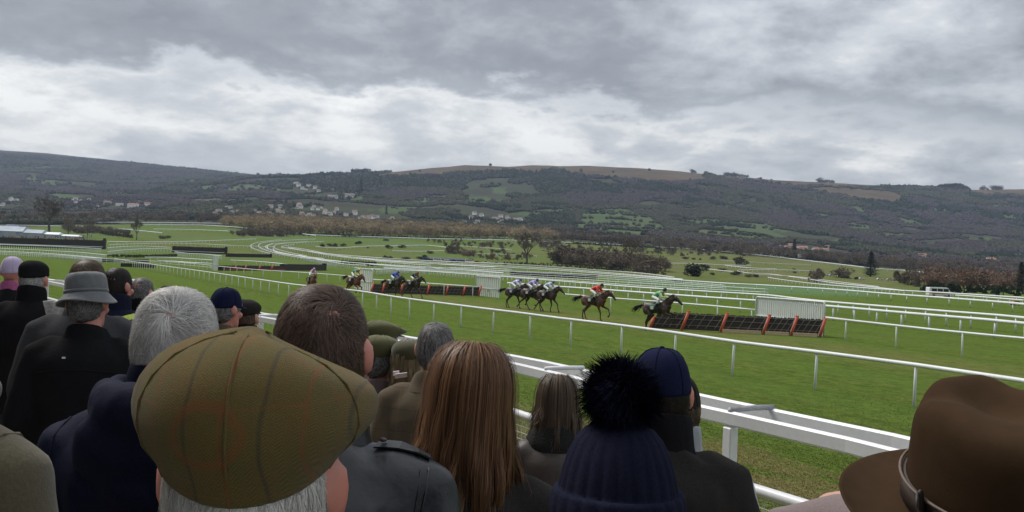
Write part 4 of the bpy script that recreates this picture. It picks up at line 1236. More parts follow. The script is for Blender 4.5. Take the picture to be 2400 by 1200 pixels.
def strip_box(P, h, w, z0=0.0):
    """closed wall-like solid along ground points P"""
    rings = []
    for i, p in enumerate(P):
        d = (P[min(i + 1, len(P) - 1)] - P[max(i - 1, 0)]); q = Vector((-d.y, d.x, 0)).normalized() * w * .5
        rings.append([p - q + Vector((0, 0, z0)), p + q + Vector((0, 0, z0)), p + q * .8 + Vector((0, 0, h)), p - q * .8 + Vector((0, 0, h))])
    return rings
def chase_fence(p0, p1, hpx, label, end_post=True, n=10, guard=True):
    a, b = hit(*p0), hit(*p1)
    h = hpx * (a - CAM).dot(FWD) / FPX
    P = [a.lerp(b, i / n) for i in range(n + 1)]
    for p in P: p.z = max(p.z, terr1(p.x, p.y))
    e = empty('steeplechase_fence', a); tag(e, label, 'fence')
    P = [p - a for p in P]
    mb = MB(); mb.rings(strip_box(P, h, 1.2, -.1)); obj('birch', mb.mesh('birch', [M_BIRCH]), e)
    mb = MB(); d = (P[-1] - P[0]).normalized(); L_ = (P[-1] - P[0]).length
    rs = random.Random(int(p0[0]))
    for i in range(160):
        p = P[0].lerp(P[-1], rs.random()) + Vector((0, 0, h * .96)); q = Vector((-d.y, d.x, 0)) * rs.uniform(-.4, .4)
        mb.add([p + q - d * .25, p + q + d * .25, p + q + d * rs.uniform(-.3, .3) + Vector((0, 0, h * rs.uniform(.06, .16)))], [(0, 1, 2)])
    o = obj('birch_tips', mb.mesh('birch_tips', [M_BIRCHT]), e); o['kind'] = 'stuff'
    if guard:
        mb = MB(); q = Vector((-d.y, d.x, 0))
        if q.dot(CAM - a) < 0: q = -q
        mb.tube([P[0] + q * .9 + Vector((0, 0, h * .25)), P[-1] + q * .9 + Vector((0, 0, h * .25))], h * .05, 6)
        obj('guard_rail', mb.mesh('guard_rail', [M_ORANGE if guard == 'orange' else WHITE]), e)
    if end_post:
        mb = MB(); mb.box(P[-1] + d * .5 + Vector((0, 0, h * .62)), (1.0, 1.3, h * 1.3))
        obj('end_post', bevelled(mb.mesh('end_post', [M_BIRCH]), .06), e)
    return e
def build_chase_fences():
    chase_fence((-60, 575), (242, 584), 20, 'long black steeplechase fence at the far left behind the white posts', True)
    chase_fence((404, 591), (527, 596), 14, 'dark brown steeplechase fence in the middle of the left course')
    chase_fence((530, 602), (632, 604), 8, 'low black fence right of the dark brown one', True, guard=False)
    chase_fence((660, 634), (758, 634), 15, 'black fence behind the jockey in pink', True, guard=False)
    chase_fence((513, 634), (660, 634), 12, 'black hurdle line with red posts left of the jockey in pink', False, guard='orange')
    chase_fence((235, 614), (345, 614), 7, 'low black hurdle line at the far left of the turf', False, guard=False)
    chase_fence((285, 625), (362, 628), 8, 'low black board on the grass left of the white board', False, guard=False)
    chase_fence((800, 620), (882, 624), 9, 'low black fence above the white centre wing', False, guard=False)
    chase_fence((1196, 646), (1400, 654), 9, 'long low black fence behind the white rails above the grouped horses', False, guard=False)
build_chase_fences()

def solve_run(p0, p1):
    return hit(*p0), hit(*p1)

def hurdle_panel(a, b, h, label, group, lean=.38, board=True, nslat=4):
    """one hurdle between ground points a and b, leaning away from the approaching horses (towards b-a rotated)"""
    d = (b - a); L_ = d.length; d.normalize()
    q = Vector((d.y, -d.x, 0)).normalized()       # towards the viewer
    if q.dot(CAM - a) < 0: q = -q
    rot = Matrix((d, -q, Vector((0, 0, 1)))).transposed()
    e = empty('hurdle', a); e.rotation_euler = rot.to_euler(); tag(e, label, 'hurdle', group)
    # local: x along, y away from the viewer, z up; top leans away
    LX = .36 * h * (1 if rot.col[0].dot(RT) > 0 else -1)
    def lp(x, t, off=0.): return Vector((x + LX * t, lean * t * h + off, t * h))
    mb = MB(); t0, t1 = .06, .93
    x0, x1 = .10, L_ - .10
    mb.rings([[lp(x0, t0, .03), lp(x1, t0, .03), lp(x1, t0, .16), lp(x0, t0, .16)], [lp(x0, t1, .03), lp(x1, t1, .03), lp(x1, t1, .16), lp(x0, t1, .16)]])
    obj('birch_panel', mb.mesh('birch_panel', [M_BIRCH]), e)
    mb = MB(); rs = random.Random(int(a.x * 100))
    for i in range(60):
        x = rs.uniform(x0, x1); p = lp(x, .9, rs.uniform(.04, .15))
        mb.add([p - Vector((.04, 0, 0)), p + Vector((.04, 0, 0)), p + Vector((rs.uniform(-.1, .1), lean * .08, .08 * rs.uniform(.5, 1.4)))], [(0, 1, 2)])
    o = obj('birch_tips', mb.mesh('birch_tips', [M_BIRCHT]), e); o['kind'] = 'stuff'
    for t in (.30, .62, .88):
        mb = MB(); mb.tube([lp(x0, t, 0), lp(x1, t, 0)], .020, 5); obj('bar', mb.mesh('bar', [M_SLAT]), e)
    for i in range(nslat):
        x = x0 + (x1 - x0) * (i + .6) / nslat
        mb = MB(); mb.tube([lp(x - .10, .16, -.012), lp(x + .14, .9, -.012)], .018, 5); obj('upright', mb.mesh('upright', [M_SLAT]), e)
    if board:
        mb = MB(); mb.box((L_ / 2, -.05, .11), (L_ - .22, .06, .21)); obj('foot_board', bevelled(mb.mesh('foot_board', [M_TIMBER]), .008), e)
    return e, rot

def hurdle_post(a, d, h, label, group, lean=.38, r=.080):
    q = Vector((d.y, -d.x, 0)).normalized()
    if q.dot(CAM - a) < 0: q = -q
    rot = Matrix((d, -q, Vector((0, 0, 1)))).transposed()
    e = empty('hurdle_post', a); e.rotation_euler = rot.to_euler(); tag(e, label, 'hurdle post', group)
    LX = .36 * h * (1 if rot.col[0].dot(RT) > 0 else -1)
    mb = MB(); mb.tube([(0, -.02, -.03), (LX * .5, lean * h * .5 - .02, h * .5), (LX * 1.04, lean * h * 1.04 - .02, h * 1.04)], r, 8, squash=(1, 1.2))
    obj('padding', mb.mesh('padding', [M_ORANGE], True), e)
    mb = MB(); mb.box((LX * 1.04, lean * h * 1.04 + .02, h * 1.06), (.19, .22, .07)); obj('cap', bevelled(mb.mesh('cap', [M_ORANGE]), .015), e)
    mb = MB(); mb.box((0, .0, .03), (.16, .2, .06)); obj('foot', mb.mesh('foot', [M_SLAT]), e)
    return e

M_WING = mat('white_plastic', (.72, .74, .73), .4, var=[(2, (.60, .62, .60), .6), (20, (.5, .52, .5), .2)])
def wing(a, b, h, label, n=30, frame=True, mark=False):
    d = (b - a); L_ = d.length; rz = math.atan2(d.y, d.x)
    e = empty('wing', a, rz); tag(e, label, 'hurdle wing')
    sl = MB(); sl.box((0, 0, h / 2), (L_ / n * .62, .05, h - .04)); sm = bevelled(sl.mesh('slat', [M_WING]), .008)
    for i in range(n):
        x = L_ * (i + .5) / n
        obj('slat', sm, e, (x, rnd.uniform(-.004, .004), 0))
    mb = MB(); r = .05
    mb.tube([(0, -.06, 0), (0, -.06, h - .12), (.04, -.06, h - .03), (.14, -.06, h + .01), (L_ - .14, -.06, h + .01), (L_ - .04, -.06, h - .03), (L_, -.06, h - .12), (L_, -.06, 0)], r, 8)
    obj('frame', mb.mesh('frame', [M_WING], True), e)
    mb = MB(); mb.tube([(0, .06, h * .45), (L_, .06, h * .45)], .035, 6); obj('rear_rail', mb.mesh('rear_rail', [M_WING], True), e)
    mb = MB(); mb.tube([(0, -.07, h * .42), (L_, -.07, h * .42)], .03, 6); obj('front_rail', mb.mesh('front_rail', [M_WING], True), e)
    if mark:
        mb = MB(); x, z = L_ * .52, h * .30
        mb.tube([(x, -.115, z + .05), (x + .05, -.115, z - .06), (x + .22, -.115, z), (x + .50, -.115, z + .18)], [.02, .06, .05, .015], 6, squash=(1, .2))
        obj('emblem', mb.mesh('emblem', [mat('dark_print', (.04, .05, .05), .6)], True), e)
    return e

def build_hurdles():
    # near flight
    g = 'near flight of hurdles'
    pxs = [(1522, 772), (1597, 776), (1688, 780), (1788, 786), (1853, 788), (1920, 790)]
    # the flight is a straight line between its two ends
    A, B = hit(1522, 771), hit(1922, 791)
    P = []
    for px, py in pxs:
        # intersect column with straight line A-B in plan
        u = (px - 1200 + (py - 622) * 0.04 * 0) / FPX
        r_ = ray(px, py); k = r_.x / r_.y
        t = (A.x - k * A.y) / (k * (B.y - A.y) - (B.x - A.x))
        p = A.lerp(B, t); p.z = terr1(p.x, p.y); P.append(p)
    h = 1.06
    labs = ['hurdle under the leading horse at the left end of the near flight', 'second hurdle of the near flight, dark with grey bars', 'middle hurdle of the near flight before the white wing', 'fourth hurdle of the near flight with pale foot board', 'last hurdle of the near flight beside the wing end']
    D = (B - A).normalized()
    for i in range(5):
        hurdle_panel(P[i], P[i + 1], h, labs[i], g, board=i >= 2)
    pl = ['orange padded post at the left end, half hidden by the leading horse', 'leaning orange post right of the leading horse', 'third orange post of the near flight', 'leaning orange post in front of the wing', 'orange post before the right end of the wing', 'last orange post at the right end of the near flight']
    for i, p in enumerate(P):
        hurdle_post(p, D, h * (1.0 if i else .62), pl[i], 'orange posts of the near flight')
    a = hit(1772, 769); b = hit(1932, 790)
    hw = 85 * (a - CAM).dot(FWD) / FPX
    wing(a, b, hw * .86, 'white slatted wing behind the right end of the near hurdles', 34)
    # centre flight
    A, B = hit(868, 688), hit(1122, 695)
    xs = [868, 893, 935, 997, 1042, 1083, 1121]
    P = []
    for px in xs:
        t = (px - 868) / (1122 - 868); p = A.lerp(B, t); p.z = terr1(p.x, p.y); P.append(p)
    D = (B - A).normalized()
    hc = 24 * (A - CAM).dot(FWD) / FPX
    labs2 = ['hurdle at the left end of the centre flight', 'hurdle behind the horse of the blue jockey', 'hurdle hidden between the two dark horses', 'hurdle right of the black clad jockey', 'middle hurdle of the centre flight', 'hurdle next to the centre right wing']
    for i in range(6): hurdle_panel(P[i], P[i + 1], hc, labs2[i], 'centre flight of hurdles', board=False)
    pl2 = ['orange post at the left end of the centre flight', 'orange post left of the blue jockey', 'orange post between the two dark horses', 'orange post right of the black clad jockey', 'orange post in the middle of the centre flight', 'orange post left of the centre right wing', 'orange post against the centre right wing']
    for i, p in enumerate(P): hurdle_post(p, D, hc, pl2[i], 'orange posts of the centre flight', r=.10)
    a, b = hit(1115, 693), hit(1172, 699); wing(a, b, 46 * (a - CAM).dot(FWD) / FPX, 'white wing with a dark tick at the right end of the centre flight', 12, mark=True)
    a, b = hit(830, 676), hit(873, 684); wing(a, b, 48 * (a - CAM).dot(FWD) / FPX, 'white wing behind the jockey in yellow', 10)
    a, b = hit(498, 634), hit(511, 635); wing(a, b, 34 * (a - CAM).dot(FWD) / FPX, 'small white board wing at the left end of the far hurdles', 5)
    # red posts of the far left hurdles
    for px in (548, 572, 605, 634):
        hurdle_post(hit(px, 634.5), Vector((1, 0, 0)), 12 * (hit(px, 634.5) - CAM).dot(FWD) / FPX, {548: 'leftmost', 572: 'second from left', 605: 'third from left', 634: 'rightmost'}[px] + ' small red post on the far left black hurdles', 'red posts of the far left hurdles', r=.16)
    # trailing foliage bank by the left fences
    hedge([(250, 602), (300, 604), (350, 604), (412, 601)], .9, 'low dark brush row on the grass before the middle fence', m=M_BUSH, step=.6)
build_hurdles()
# ------------------------------------------------------------------ racehorses and jockeys
M_BAY = mat('bay_coat', (.105, .040, .018), .42, var=[(1.6, (.045, .018, .010), .7)], spec=.5)
M_DARKB = mat('dark_bay_coat', (.048, .023, .014), .42, var=[(1.6, (.020, .012, .009), .7)])
M_CHEST = mat('chestnut_coat', (.17, .062, .026), .42, var=[(1.6, (.09, .034, .016), .7)])
M_MANE = mat('black_hair', (.010, .009, .008), .6)
M_HOOF = mat('hoof', (.03, .027, .024), .6)
M_LEATH = mat('black_leather', (.014, .013, .013), .45)
M_SKIN = mat('skin', (.52, .31, .24), .5, var=[(14, (.48, .24, .18), .6)])
def cloth_c(name, c, rough=.7): return mat(name, c, rough, var=[(6, tuple(v * .8 for v in c), .5)])

def horse_pose(kind):
    """joint chains of the four legs (x forward)"""
    if kind == 0:
        return [[(-.68, .15, 1.22), (-.52, .17, .98), (-.98, .16, .62), (-1.02, .15, .24), (-.94, .15, .05)],
                [(-.64, -.15, 1.22), (-.40, -.17, .95), (-.68, -.16, .56), (-.56, -.15, .2), (-.46, -.15, .05)],
                [(.48, -.16, 1.2), (.40, -.17, .96), (.56, -.15, .56), (.58, -.15, .2), (.66, -.15, .05)],
                [(.54, .16, 1.2), (.52, .17, .98), (.98, .15, .82), (1.10, .15, .48), (1.00, .15, .36)]]
    if kind == 1:
        return [[(-.66, .15, 1.22), (-.38, .17, .95), (-.60, .16, .58), (-.38, .15, .22), (-.26, .15, .06)],
                [(-.66, -.15, 1.22), (-.46, -.17, .96), (-.90, -.16, .64), (-1.12, -.15, .36), (-1.22, -.15, .26)],
                [(.52, -.16, 1.2), (.46, -.17, .98), (.86, -.15, .76), (.68, -.15, .44), (.52, -.15, .42)],
                [(.50, .16, 1.2), (.42, .17, .96), (.72, .15, .58), (.94, .15, .24), (1.04, .15, .08)]]
    if kind == 2:   # taking off over the hurdle
        return [[(-.66, .15, 1.22), (-.50, .17, .95), (-.88, .16, .55), (-.98, .15, .18), (-1.02, .15, .0)],
                [(-.66, -.15, 1.22), (-.46, -.17, .95), (-.78, -.16, .52), (-.80, -.15, .16), (-.84, -.15, .0)],
                [(.50, -.16, 1.2), (.50, -.17, .98), (.90, -.15, .86), (.78, -.15, .50), (.66, -.15, .46)],
                [(.52, .16, 1.2), (.54, .17, 1.0), (.98, .15, .92), (.94, .15, .56), (.82, .15, .50)]]
    return [[(-.68, .15, 1.22), (-.5, .17, .96), (-.84, .16, .6), (-.80, .15, .24), (-.70, .15, .05)],
            [(-.66, -.15, 1.22), (-.44, -.17, .95), (-.80, -.16, .62), (-1.0, -.15, .34), (-1.1, -.15, .22)],
            [(.50, -.16, 1.2), (.44, -.17, .96), (.52, -.15, .56), (.40, -.15, .22), (.46, -.15, .06)],
            [(.52, .16, 1.2), (.50, .17, .98), (.86, .15, .66), (.92, .15, .28), (1.0, .15, .1)]]
HORSE_ME = {}
def horse_meshes(kind):
    if kind in HORSE_ME: return HORSE_ME[kind]
    mb = MB()
    mb.tube([(-.90, 0, 1.36), (-.72, 0, 1.38), (-.38, 0, 1.33), (.0, 0, 1.29), (.30, 0, 1.28), (.55, 0, 1.33), (.70, 0, 1.36)], [.16, .285, .29, .285, .315, .27, .17], 14, squash=(.86, 1.06), round_cap=True)
    mb.tube([(.42, 0, 1.44), (.72, 0, 1.60), (.96, 0, 1.78), (1.10, 0, 1.88)], [.25, .19, .145, .125], 12, squash=(.62, 1.15), round_cap=True)
    mb.tube([(1.06, 0, 1.90), (1.20, 0, 1.83), (1.36, 0, 1.68), (1.50, 0, 1.54), (1.57, 0, 1.47)], [.115, .135, .095, .07, .068], 10, squash=(.72, 1.08), round_cap=True)
    for sgn in (-1, 1):
        mb.tube([(1.09, sgn * .06, 1.94), (1.07, sgn * .075, 2.03), (1.09, sgn * .075, 2.10)], [.035, .04, .012], 6)
        mb.ell((-.70, sgn * .13, 1.24), (.26, .14, .30)); mb.ell((.50, sgn * .14, 1.22), (.2, .12, .28))
    hf = MB()
    for ch, front in zip(horse_pose(kind), (0, 0, 1, 1)):
        rad = [.16, .145, .062, .046, .05] if not front else [.15, .11, .062, .045, .05]
        mid = []; mr = []
        for i in range(4):
            a, b = Vector(ch[i]), Vector(ch[i + 1])
            mid.append(a); mr.append(rad[i])
            f = .45
            mid.append(a.lerp(b, f)); mr.append(rad[i] * .55 + rad[i + 1] * .45 if i != 1 else .095 if not front else .078)
            if i == 2: mr[-1] = .042
        mid.append(Vector(ch[4])); mr.append(rad[4])
        mb.tube(mid, mr, 8, round_cap=True)
        a = Vector(ch[4]); d = (a - Vector(ch[3])).normalized()
        hf.tube([a - d * .02, a + d * .055 + Vector((.01, 0, -.01))], [.055, .066], 8)
    body = remesh(mb, 'horse_body', .026, 4, None, .5)
    co = get_co(body)
    # dark points: legs below the knee
    hoof = hf.mesh('hooves', [M_HOOF], True)
    t = MB()
    t.tube([(-.92, 0, 1.48), (-1.08, 0, 1.56), (-1.26, 0, 1.50), (-1.46, 0, 1.36), (-1.62, 0, 1.22)], [.05, .075, .10, .085, .02], 8, squash=(.8, 1.1), round_cap=True)
    rs = random.Random(3)
    for i in range(40):
        s0 = Vector((-1.2 + rs.uniform(-.2, .1), rs.uniform(-.07, .07), 1.5 + rs.uniform(-.08, .06)))
        e_ = s0 + Vector((-.42 + rs.uniform(-.15, .1), rs.uniform(-.1, .1), -.28 + rs.uniform(-.12, .1)))
        t.tube([s0, s0.lerp(e_, .5) + Vector((0, 0, .04)), e_], [.02, .016, .003], 3)
    tail = t.mesh('tail', [M_MANE], True)
    m = MB()
    for i in range(46):
        f = i / 45; p = Vector((.44, 0, 1.62)).lerp(Vector((1.10, 0, 2.03)), f) + Vector((0, 0, .02 * math.sin(f * 3.14)))
        m.tube([p + Vector((0, .0, -.04)), p + Vector((-.06, rs.uniform(-.04, .04), .035)), p + Vector((-.16 + rs.uniform(-.04, .04), rs.uniform(-.06, .06), .0))], [.03, .022, .004], 4)
    mane = m.mesh('mane', [M_MANE], True)
    # saddle cloth: half shell over the back
    def shell(x0, x1, drop, off):
        R_ = []
        for x in np.linspace(x0, x1, 5):
            ring = []; ring2 = []
            for k in range(13):
                a = math.pi * (k / 12); y = math.cos(a) * (.262 + off); z = 1.30 + math.sin(a) * (.315 + off)
                if k in (0, 12): z -= drop
                if k in (1, 11): z -= drop * .4
                ring.append(Vector((x, y, z))); ring2.append(Vector((x, y * .93, z - .02)))
            R_.append(ring + ring2[::-1])
        mb_ = MB(); mb_.rings(R_); return mb_
    cloth = shell(-.42, .10, .06, .012).mesh('saddle_cloth', None, True)
    sd = MB()
    sd.tube([(-.38, 0, 1.66), (-.22, 0, 1.64), (-.05, 0, 1.63), (.10, 0, 1.69)], [.05, .12, .11, .045], 10, squash=(1.15, .35), round_cap=True)
    for sgn in (-1, 1):
        sd.tube([(.0, sgn * .14, 1.62), (.02, sgn * .29, 1.42)], [.10, .07], 6, squash=(1, .3))
    saddle = sd.mesh('saddle', [M_LEATH], True)
    gt = MB()
    for x in (.17, ):
        ring = []
        gt.tube([Vector((x, math.cos(a) * .285, 1.28 + math.sin(a) * .335)) for a in np.linspace(0, 2 * math.pi, 22)], .022, 5, squash=(2.2, .5))
    girth = gt.mesh('girth', [M_LEATH], True)
    br = MB()
    br.tube([(1.30 + .1 * math.cos(a) * .7, math.sin(a) * .085, 1.72 + .1 * math.cos(a) * .7) for a in np.linspace(0, 2 * math.pi, 14)], .012, 5)
    for sgn in (-1, 1):
        br.tube([(1.10, sgn * .085, 1.96), (1.28, sgn * .10, 1.80), (1.47, sgn * .062, 1.58)], .011, 5)
        br.tube([(1.46, sgn * .06, 1.58), (1.1, sgn * .13, 1.72), (.74, sgn * .07, 1.86)], .009, 5)
    bridle = br.mesh('bridle', [M_LEATH], True)
    ey = MB()
    for sgn in (-1, 1): ey.ell((1.24, sgn * .092, 1.84), (.024, .016, .024), None, 8, 6)
    eyes = ey.mesh('eyes', [mat('dark_eye', (.005, .005, .005), .1)], True)
    HORSE_ME[kind] = dict(body=body, hoof=hoof, tail=tail, mane=mane, cloth=cloth, saddle=saddle, girth=girth, bridle=bridle, eyes=eyes)
    return HORSE_ME[kind]

def setmat(o, m):
    if len(o.data.materials) == 0: o.data.materials.append(m)
    o.material_slots[0].link = 'OBJECT'; o.material_slots[0].material = m

def jockey_meshes():
    J = dict(hip=Vector((-.20, 0, 1.98)), sh=Vector((.30, 0, 2.20)), head=Vector((.52, 0, 2.32)))
    b = MB()
    b.tube([(-.20, 0, 1.98), (.05, 0, 2.12), (.28, 0, 2.18)], [.135, .12, .13], 10, squash=(1.15, .8), round_cap=True)
    b.tube([(.28, 0, 2.18), (.44, 0, 2.26)], [.06, .055], 8, round_cap=True)
    b.ell((.52, 0, 2.31), (.105, .078, .12), Matrix.Rotation(-.3, 3, 'Y'))
    b.tube([(.60, 0, 2.29), (.635, 0, 2.27)], [.02, .014], 6, round_cap=True)
    arms = []; legs = []
    for s in (-1, 1):
        arm = [(.27, s * .17, 2.16), (.42, s * .25, 1.93), (.68, s * .10, 1.90)]
        leg = [(-.18, s * .11, 1.95), (.24, s * .27, 1.76), (-.02, s * .31, 1.36)]
        foot = [(-.03, s * .31, 1.33), (.14, s * .31, 1.28)]
        b.tube(arm, [.052, .043, .032], 8, round_cap=True)
        b.tube(leg, [.10, .065, .042], 8, round_cap=True)
        b.tube(foot, [.042, .035], 6, round_cap=True)
        # hand with fingers closed on the rein
        b.ell((.72, s * .09, 1.89), (.045, .022, .035))
        for k in range(4):
            b.tube([(.745, s * .085, 1.905 - k * .012), (.775, s * .06, 1.90 - k * .012), (.75, s * .045, 1.895 - k * .012)], [.010, .009, .008], 5, round_cap=True)
        b.tube([(.71, s * .08, 1.92), (.74, s * .06, 1.935)], [.012, .009], 5, round_cap=True)
        arms.append(arm); legs.append((leg, foot))
    body = remesh(b, 'jockey', .014, 2, [M_SKIN], .4)
    s_ = MB()
    s_.tube([(-.27, 0, 1.98), (-.10, 0, 2.08), (.08, 0, 2.16), (.30, 0, 2.205), (.36, 0, 2.22)], [.145, .165, .165, .16, .09], 12, squash=(1.15, .85), round_cap=True)
    for arm in arms: s_.tube([arm[0], (arm[0][0] * .5 + arm[1][0] * .5 - .03, arm[0][1] * .5 + arm[1][1] * .5, 2.03), arm[1], (.60, arm[2][1] * 1.25, 1.905)], [.085, .072, .062, .045], 8, round_cap=True)
    silks = remesh(s_, 'silks', .02, 3, None, .4)
    sl = MB()
    for arm in arms: sl.tube([(arm[0][0] + .05, arm[0][1] * 1.1, 2.10), arm[1], (.62, arm[2][1] * 1.25, 1.905)], [.080, .068, .05], 8, round_cap=True)
    sleeves = remesh(sl, 'sleeves', .02, 2)
    p_ = MB()
    p_.ell((-.20, 0, 1.97), (.17, .17, .15))
    for leg, foot in legs: p_.tube([leg[0], leg[1], tuple(np.array(leg[1]) * .45 + np.array(leg[2]) * .55)], [.125, .085, .062], 8, round_cap=True)
    breeches = remesh(p_, 'breeches', .02, 3, None, .4)
    bt = MB()
    for leg, foot in legs:
        bt.tube([tuple(np.array(leg[1]) * .55 + np.array(leg[2]) * .45), leg[2]], [.068, .055], 8, round_cap=True); bt.tube(foot, [.052, .042], 8, round_cap=True)
    boots = remesh(bt, 'boots', .018, 2)
    h = MB()
    rot = Matrix.Rotation(-.3, 3, 'Y')
    h.ell((.50, 0, 2.355), (.135, .108, .105), rot); h.tube([(.57, 0, 2.365), (.66, 0, 2.345)], [.085, .06], 10, squash=(1, .14))
    helmet = remesh(h, 'helmet', .014, 2)
    g = MB(); g.tube([(.50 + .135 * math.cos(a), .105 * math.sin(a), 2.315 - .02 * math.cos(a)) for a in np.linspace(0, 2 * math.pi, 18)], .012, 5)
    goggles = g.mesh('goggle_strap', [M_LEATH], True)
    return dict(body=body, silks=silks, sleeves=sleeves, breeches=breeches, boots=boots, helmet=helmet, goggles=goggles)
JOCK = jockey_meshes()

def racer(px, py, lenpx, pose, coat, horse_label, jockey_label, silk, sleeve, cap, cloth=(.75, .75, .75), face=1, yaw_off=0.0, pitch=0.0, foot_dz=0.0, cloth_num=None):
    """horse whose forefeet/hindfeet meet the ground at the pixel"""
    p = hit(px, py); d = (p - CAM).dot(FWD)
    # direction of the gallop: parallel to the running rail, right and towards the viewer
    yaw = math.atan2(-SE[1], -SE[0]) + yaw_off if face > 0 else yaw_off
    M_ = horse_meshes(pose)
    e = empty('racehorse', p + Vector((0, 0, foot_dz)), yaw); e.rotation_euler = (0, -pitch, yaw)
    tag(e, horse_label, 'horse', 'racehorses on the turf')
    k = lenpx
    e.scale = (k, k, k)
    o = obj('body', M_['body'], e); setmat(o, coat)
    for nm, key in (('hooves', 'hoof'), ('tail', 'tail'), ('mane', 'mane'), ('saddle', 'saddle'), ('girth', 'girth'), ('bridle', 'bridle'), ('eyes', 'eyes')):
        obj(nm, M_[key], e)
    o = obj('saddle_cloth', M_['cloth'], e); setmat(o, cloth_c('saddle_cloth_%d' % int(sum(cloth) * 1000), cloth))
    for sd in (-1, 1):
        mbn = MB(); mbn.box((-.24, sd * .285, 1.36), (.20, .012, .19))
        obj('number_panel', mbn.mesh('number_panel', [cloth_c('white_cloth', (.78, .78, .76))]), o)
    j = obj('person', JOCK['body'], None, p + Vector((0, 0, foot_dz)), (0, -pitch, yaw), (k, k, k))
    tag(j, jockey_label, 'jockey', 'jockeys in the race')
    for nm, c in (('silks', silk), ('sleeves', sleeve), ('breeches', (.76, .76, .75)), ('boots', (.012, .012, .013)), ('helmet', cap)):
        if c is None: continue
        q = obj(nm, JOCK[nm], j); setmat(q, cloth_c('cloth_%s' % '_'.join('%03d' % int(v * 999) for v in c), c, .45 if nm in ('boots',) else .7))
    obj('goggle_strap', JOCK['goggles'], j)
    return e
def build_racers():
    bk = (.014, .014, .016)
    racer(1545, 778, .97, 2, M_DARKB, 'leading dark bay horse taking off at the near hurdle', 'jockey in green silks with pale yellow sleeves leading the race', (.20, .48, .26), (.62, .68, .30), (.03, .035, .03), (.02, .10, .07), pitch=.10, foot_dz=.06, yaw_off=.38)
    racer(1392, 752, 1.0, 0, M_BAY, 'bay horse galloping second, clear of the group behind', 'jockey in red silks on the second horse', (.62, .035, .022), (.62, .05, .03), bk, (.02, .02, .025), yaw_off=.42)
    racer(1282, 731, .97, 3, M_DARKB, 'dark horse at the front of the bunched group', 'jockey in pale blue silks at the front of the bunched group', (.50, .62, .76), (.66, .72, .78), (.10, .16, .34), (.02, .02, .03), yaw_off=.42)
    racer(1244, 727, 1.0, 1, M_DARKB, 'dark horse in the middle of the bunched group', 'jockey in violet silks in the middle of the bunched group', (.42, .34, .80), (.72, .70, .82), (.06, .06, .22), (.02, .02, .03), yaw_off=.42)
    racer(1206, 722, .98, 0, M_DARKB, 'dark horse at the tail of the bunched group', 'jockey in lilac and white silks at the tail of the bunched group', (.60, .60, .86), (.74, .74, .84), (.12, .14, .42), (.03, .04, .16), yaw_off=.42)
    racer(968, 698, 1.0, 1, M_DARKB, 'dark horse galloping in front of the centre hurdles', 'jockey in black silks with a red cap', bk, (.10, .09, .08), (.38, .03, .02), (.03, .03, .03), yaw_off=.42)
    racer(922, 697, 1.0, 3, M_DARKB, 'dark horse beside the orange post of the centre flight', 'jockey in royal blue silks', (.02, .06, .52), (.03, .09, .58), (.015, .03, .26), (.03, .04, .12), yaw_off=.42)
    racer(826, 694, 1.08, 2, M_CHEST, 'chestnut horse behind the dark haired spectator, landing after the hurdle', 'jockey in yellow and teal silks on the chestnut horse', (.04, .26, .22), (.78, .66, .03), (.78, .62, .03), (.03, .05, .05), pitch=-.12, yaw_off=.30)
    racer(730, 690, 1.0, 1, M_CHEST, 'brown horse furthest back at the left', 'jockey in pink and white silks furthest back', (.72, .36, .52), (.74, .66, .74), (.60, .40, .62), (.03, .05, .14), yaw_off=.0)
build_racers()
# ------------------------------------------------------------------ spectators
HC = Vector((0, -.004, 1.632)); HR = Vector((.0785, .099, .121))      # skull
def ering(cx, cy, z, rx, ry, n=20):
    return [Vector((cx + rx * math.cos(2 * math.pi * k / n), cy + ry * math.sin(2 * math.pi * k / n), z)) for k in range(n)]

def arm_chain(side, mode):
    s = side
    if mode == 'up':
        return [Vector((s * .185, -.01, 1.405)), Vector((s * .235, .12, 1.575)), Vector((s * .09, .19, 1.665))]
    if mode == 'card':
        return [Vector((s * .19, -.02, 1.40)), Vector((s * .265, -.02, 1.12)), Vector((s * .13, .22, 1.15))]
    return [Vector((s * .178, -.02, 1.40)), Vector((s * .240, -.045, 1.12)), Vector((s * .250, .055, .88))]

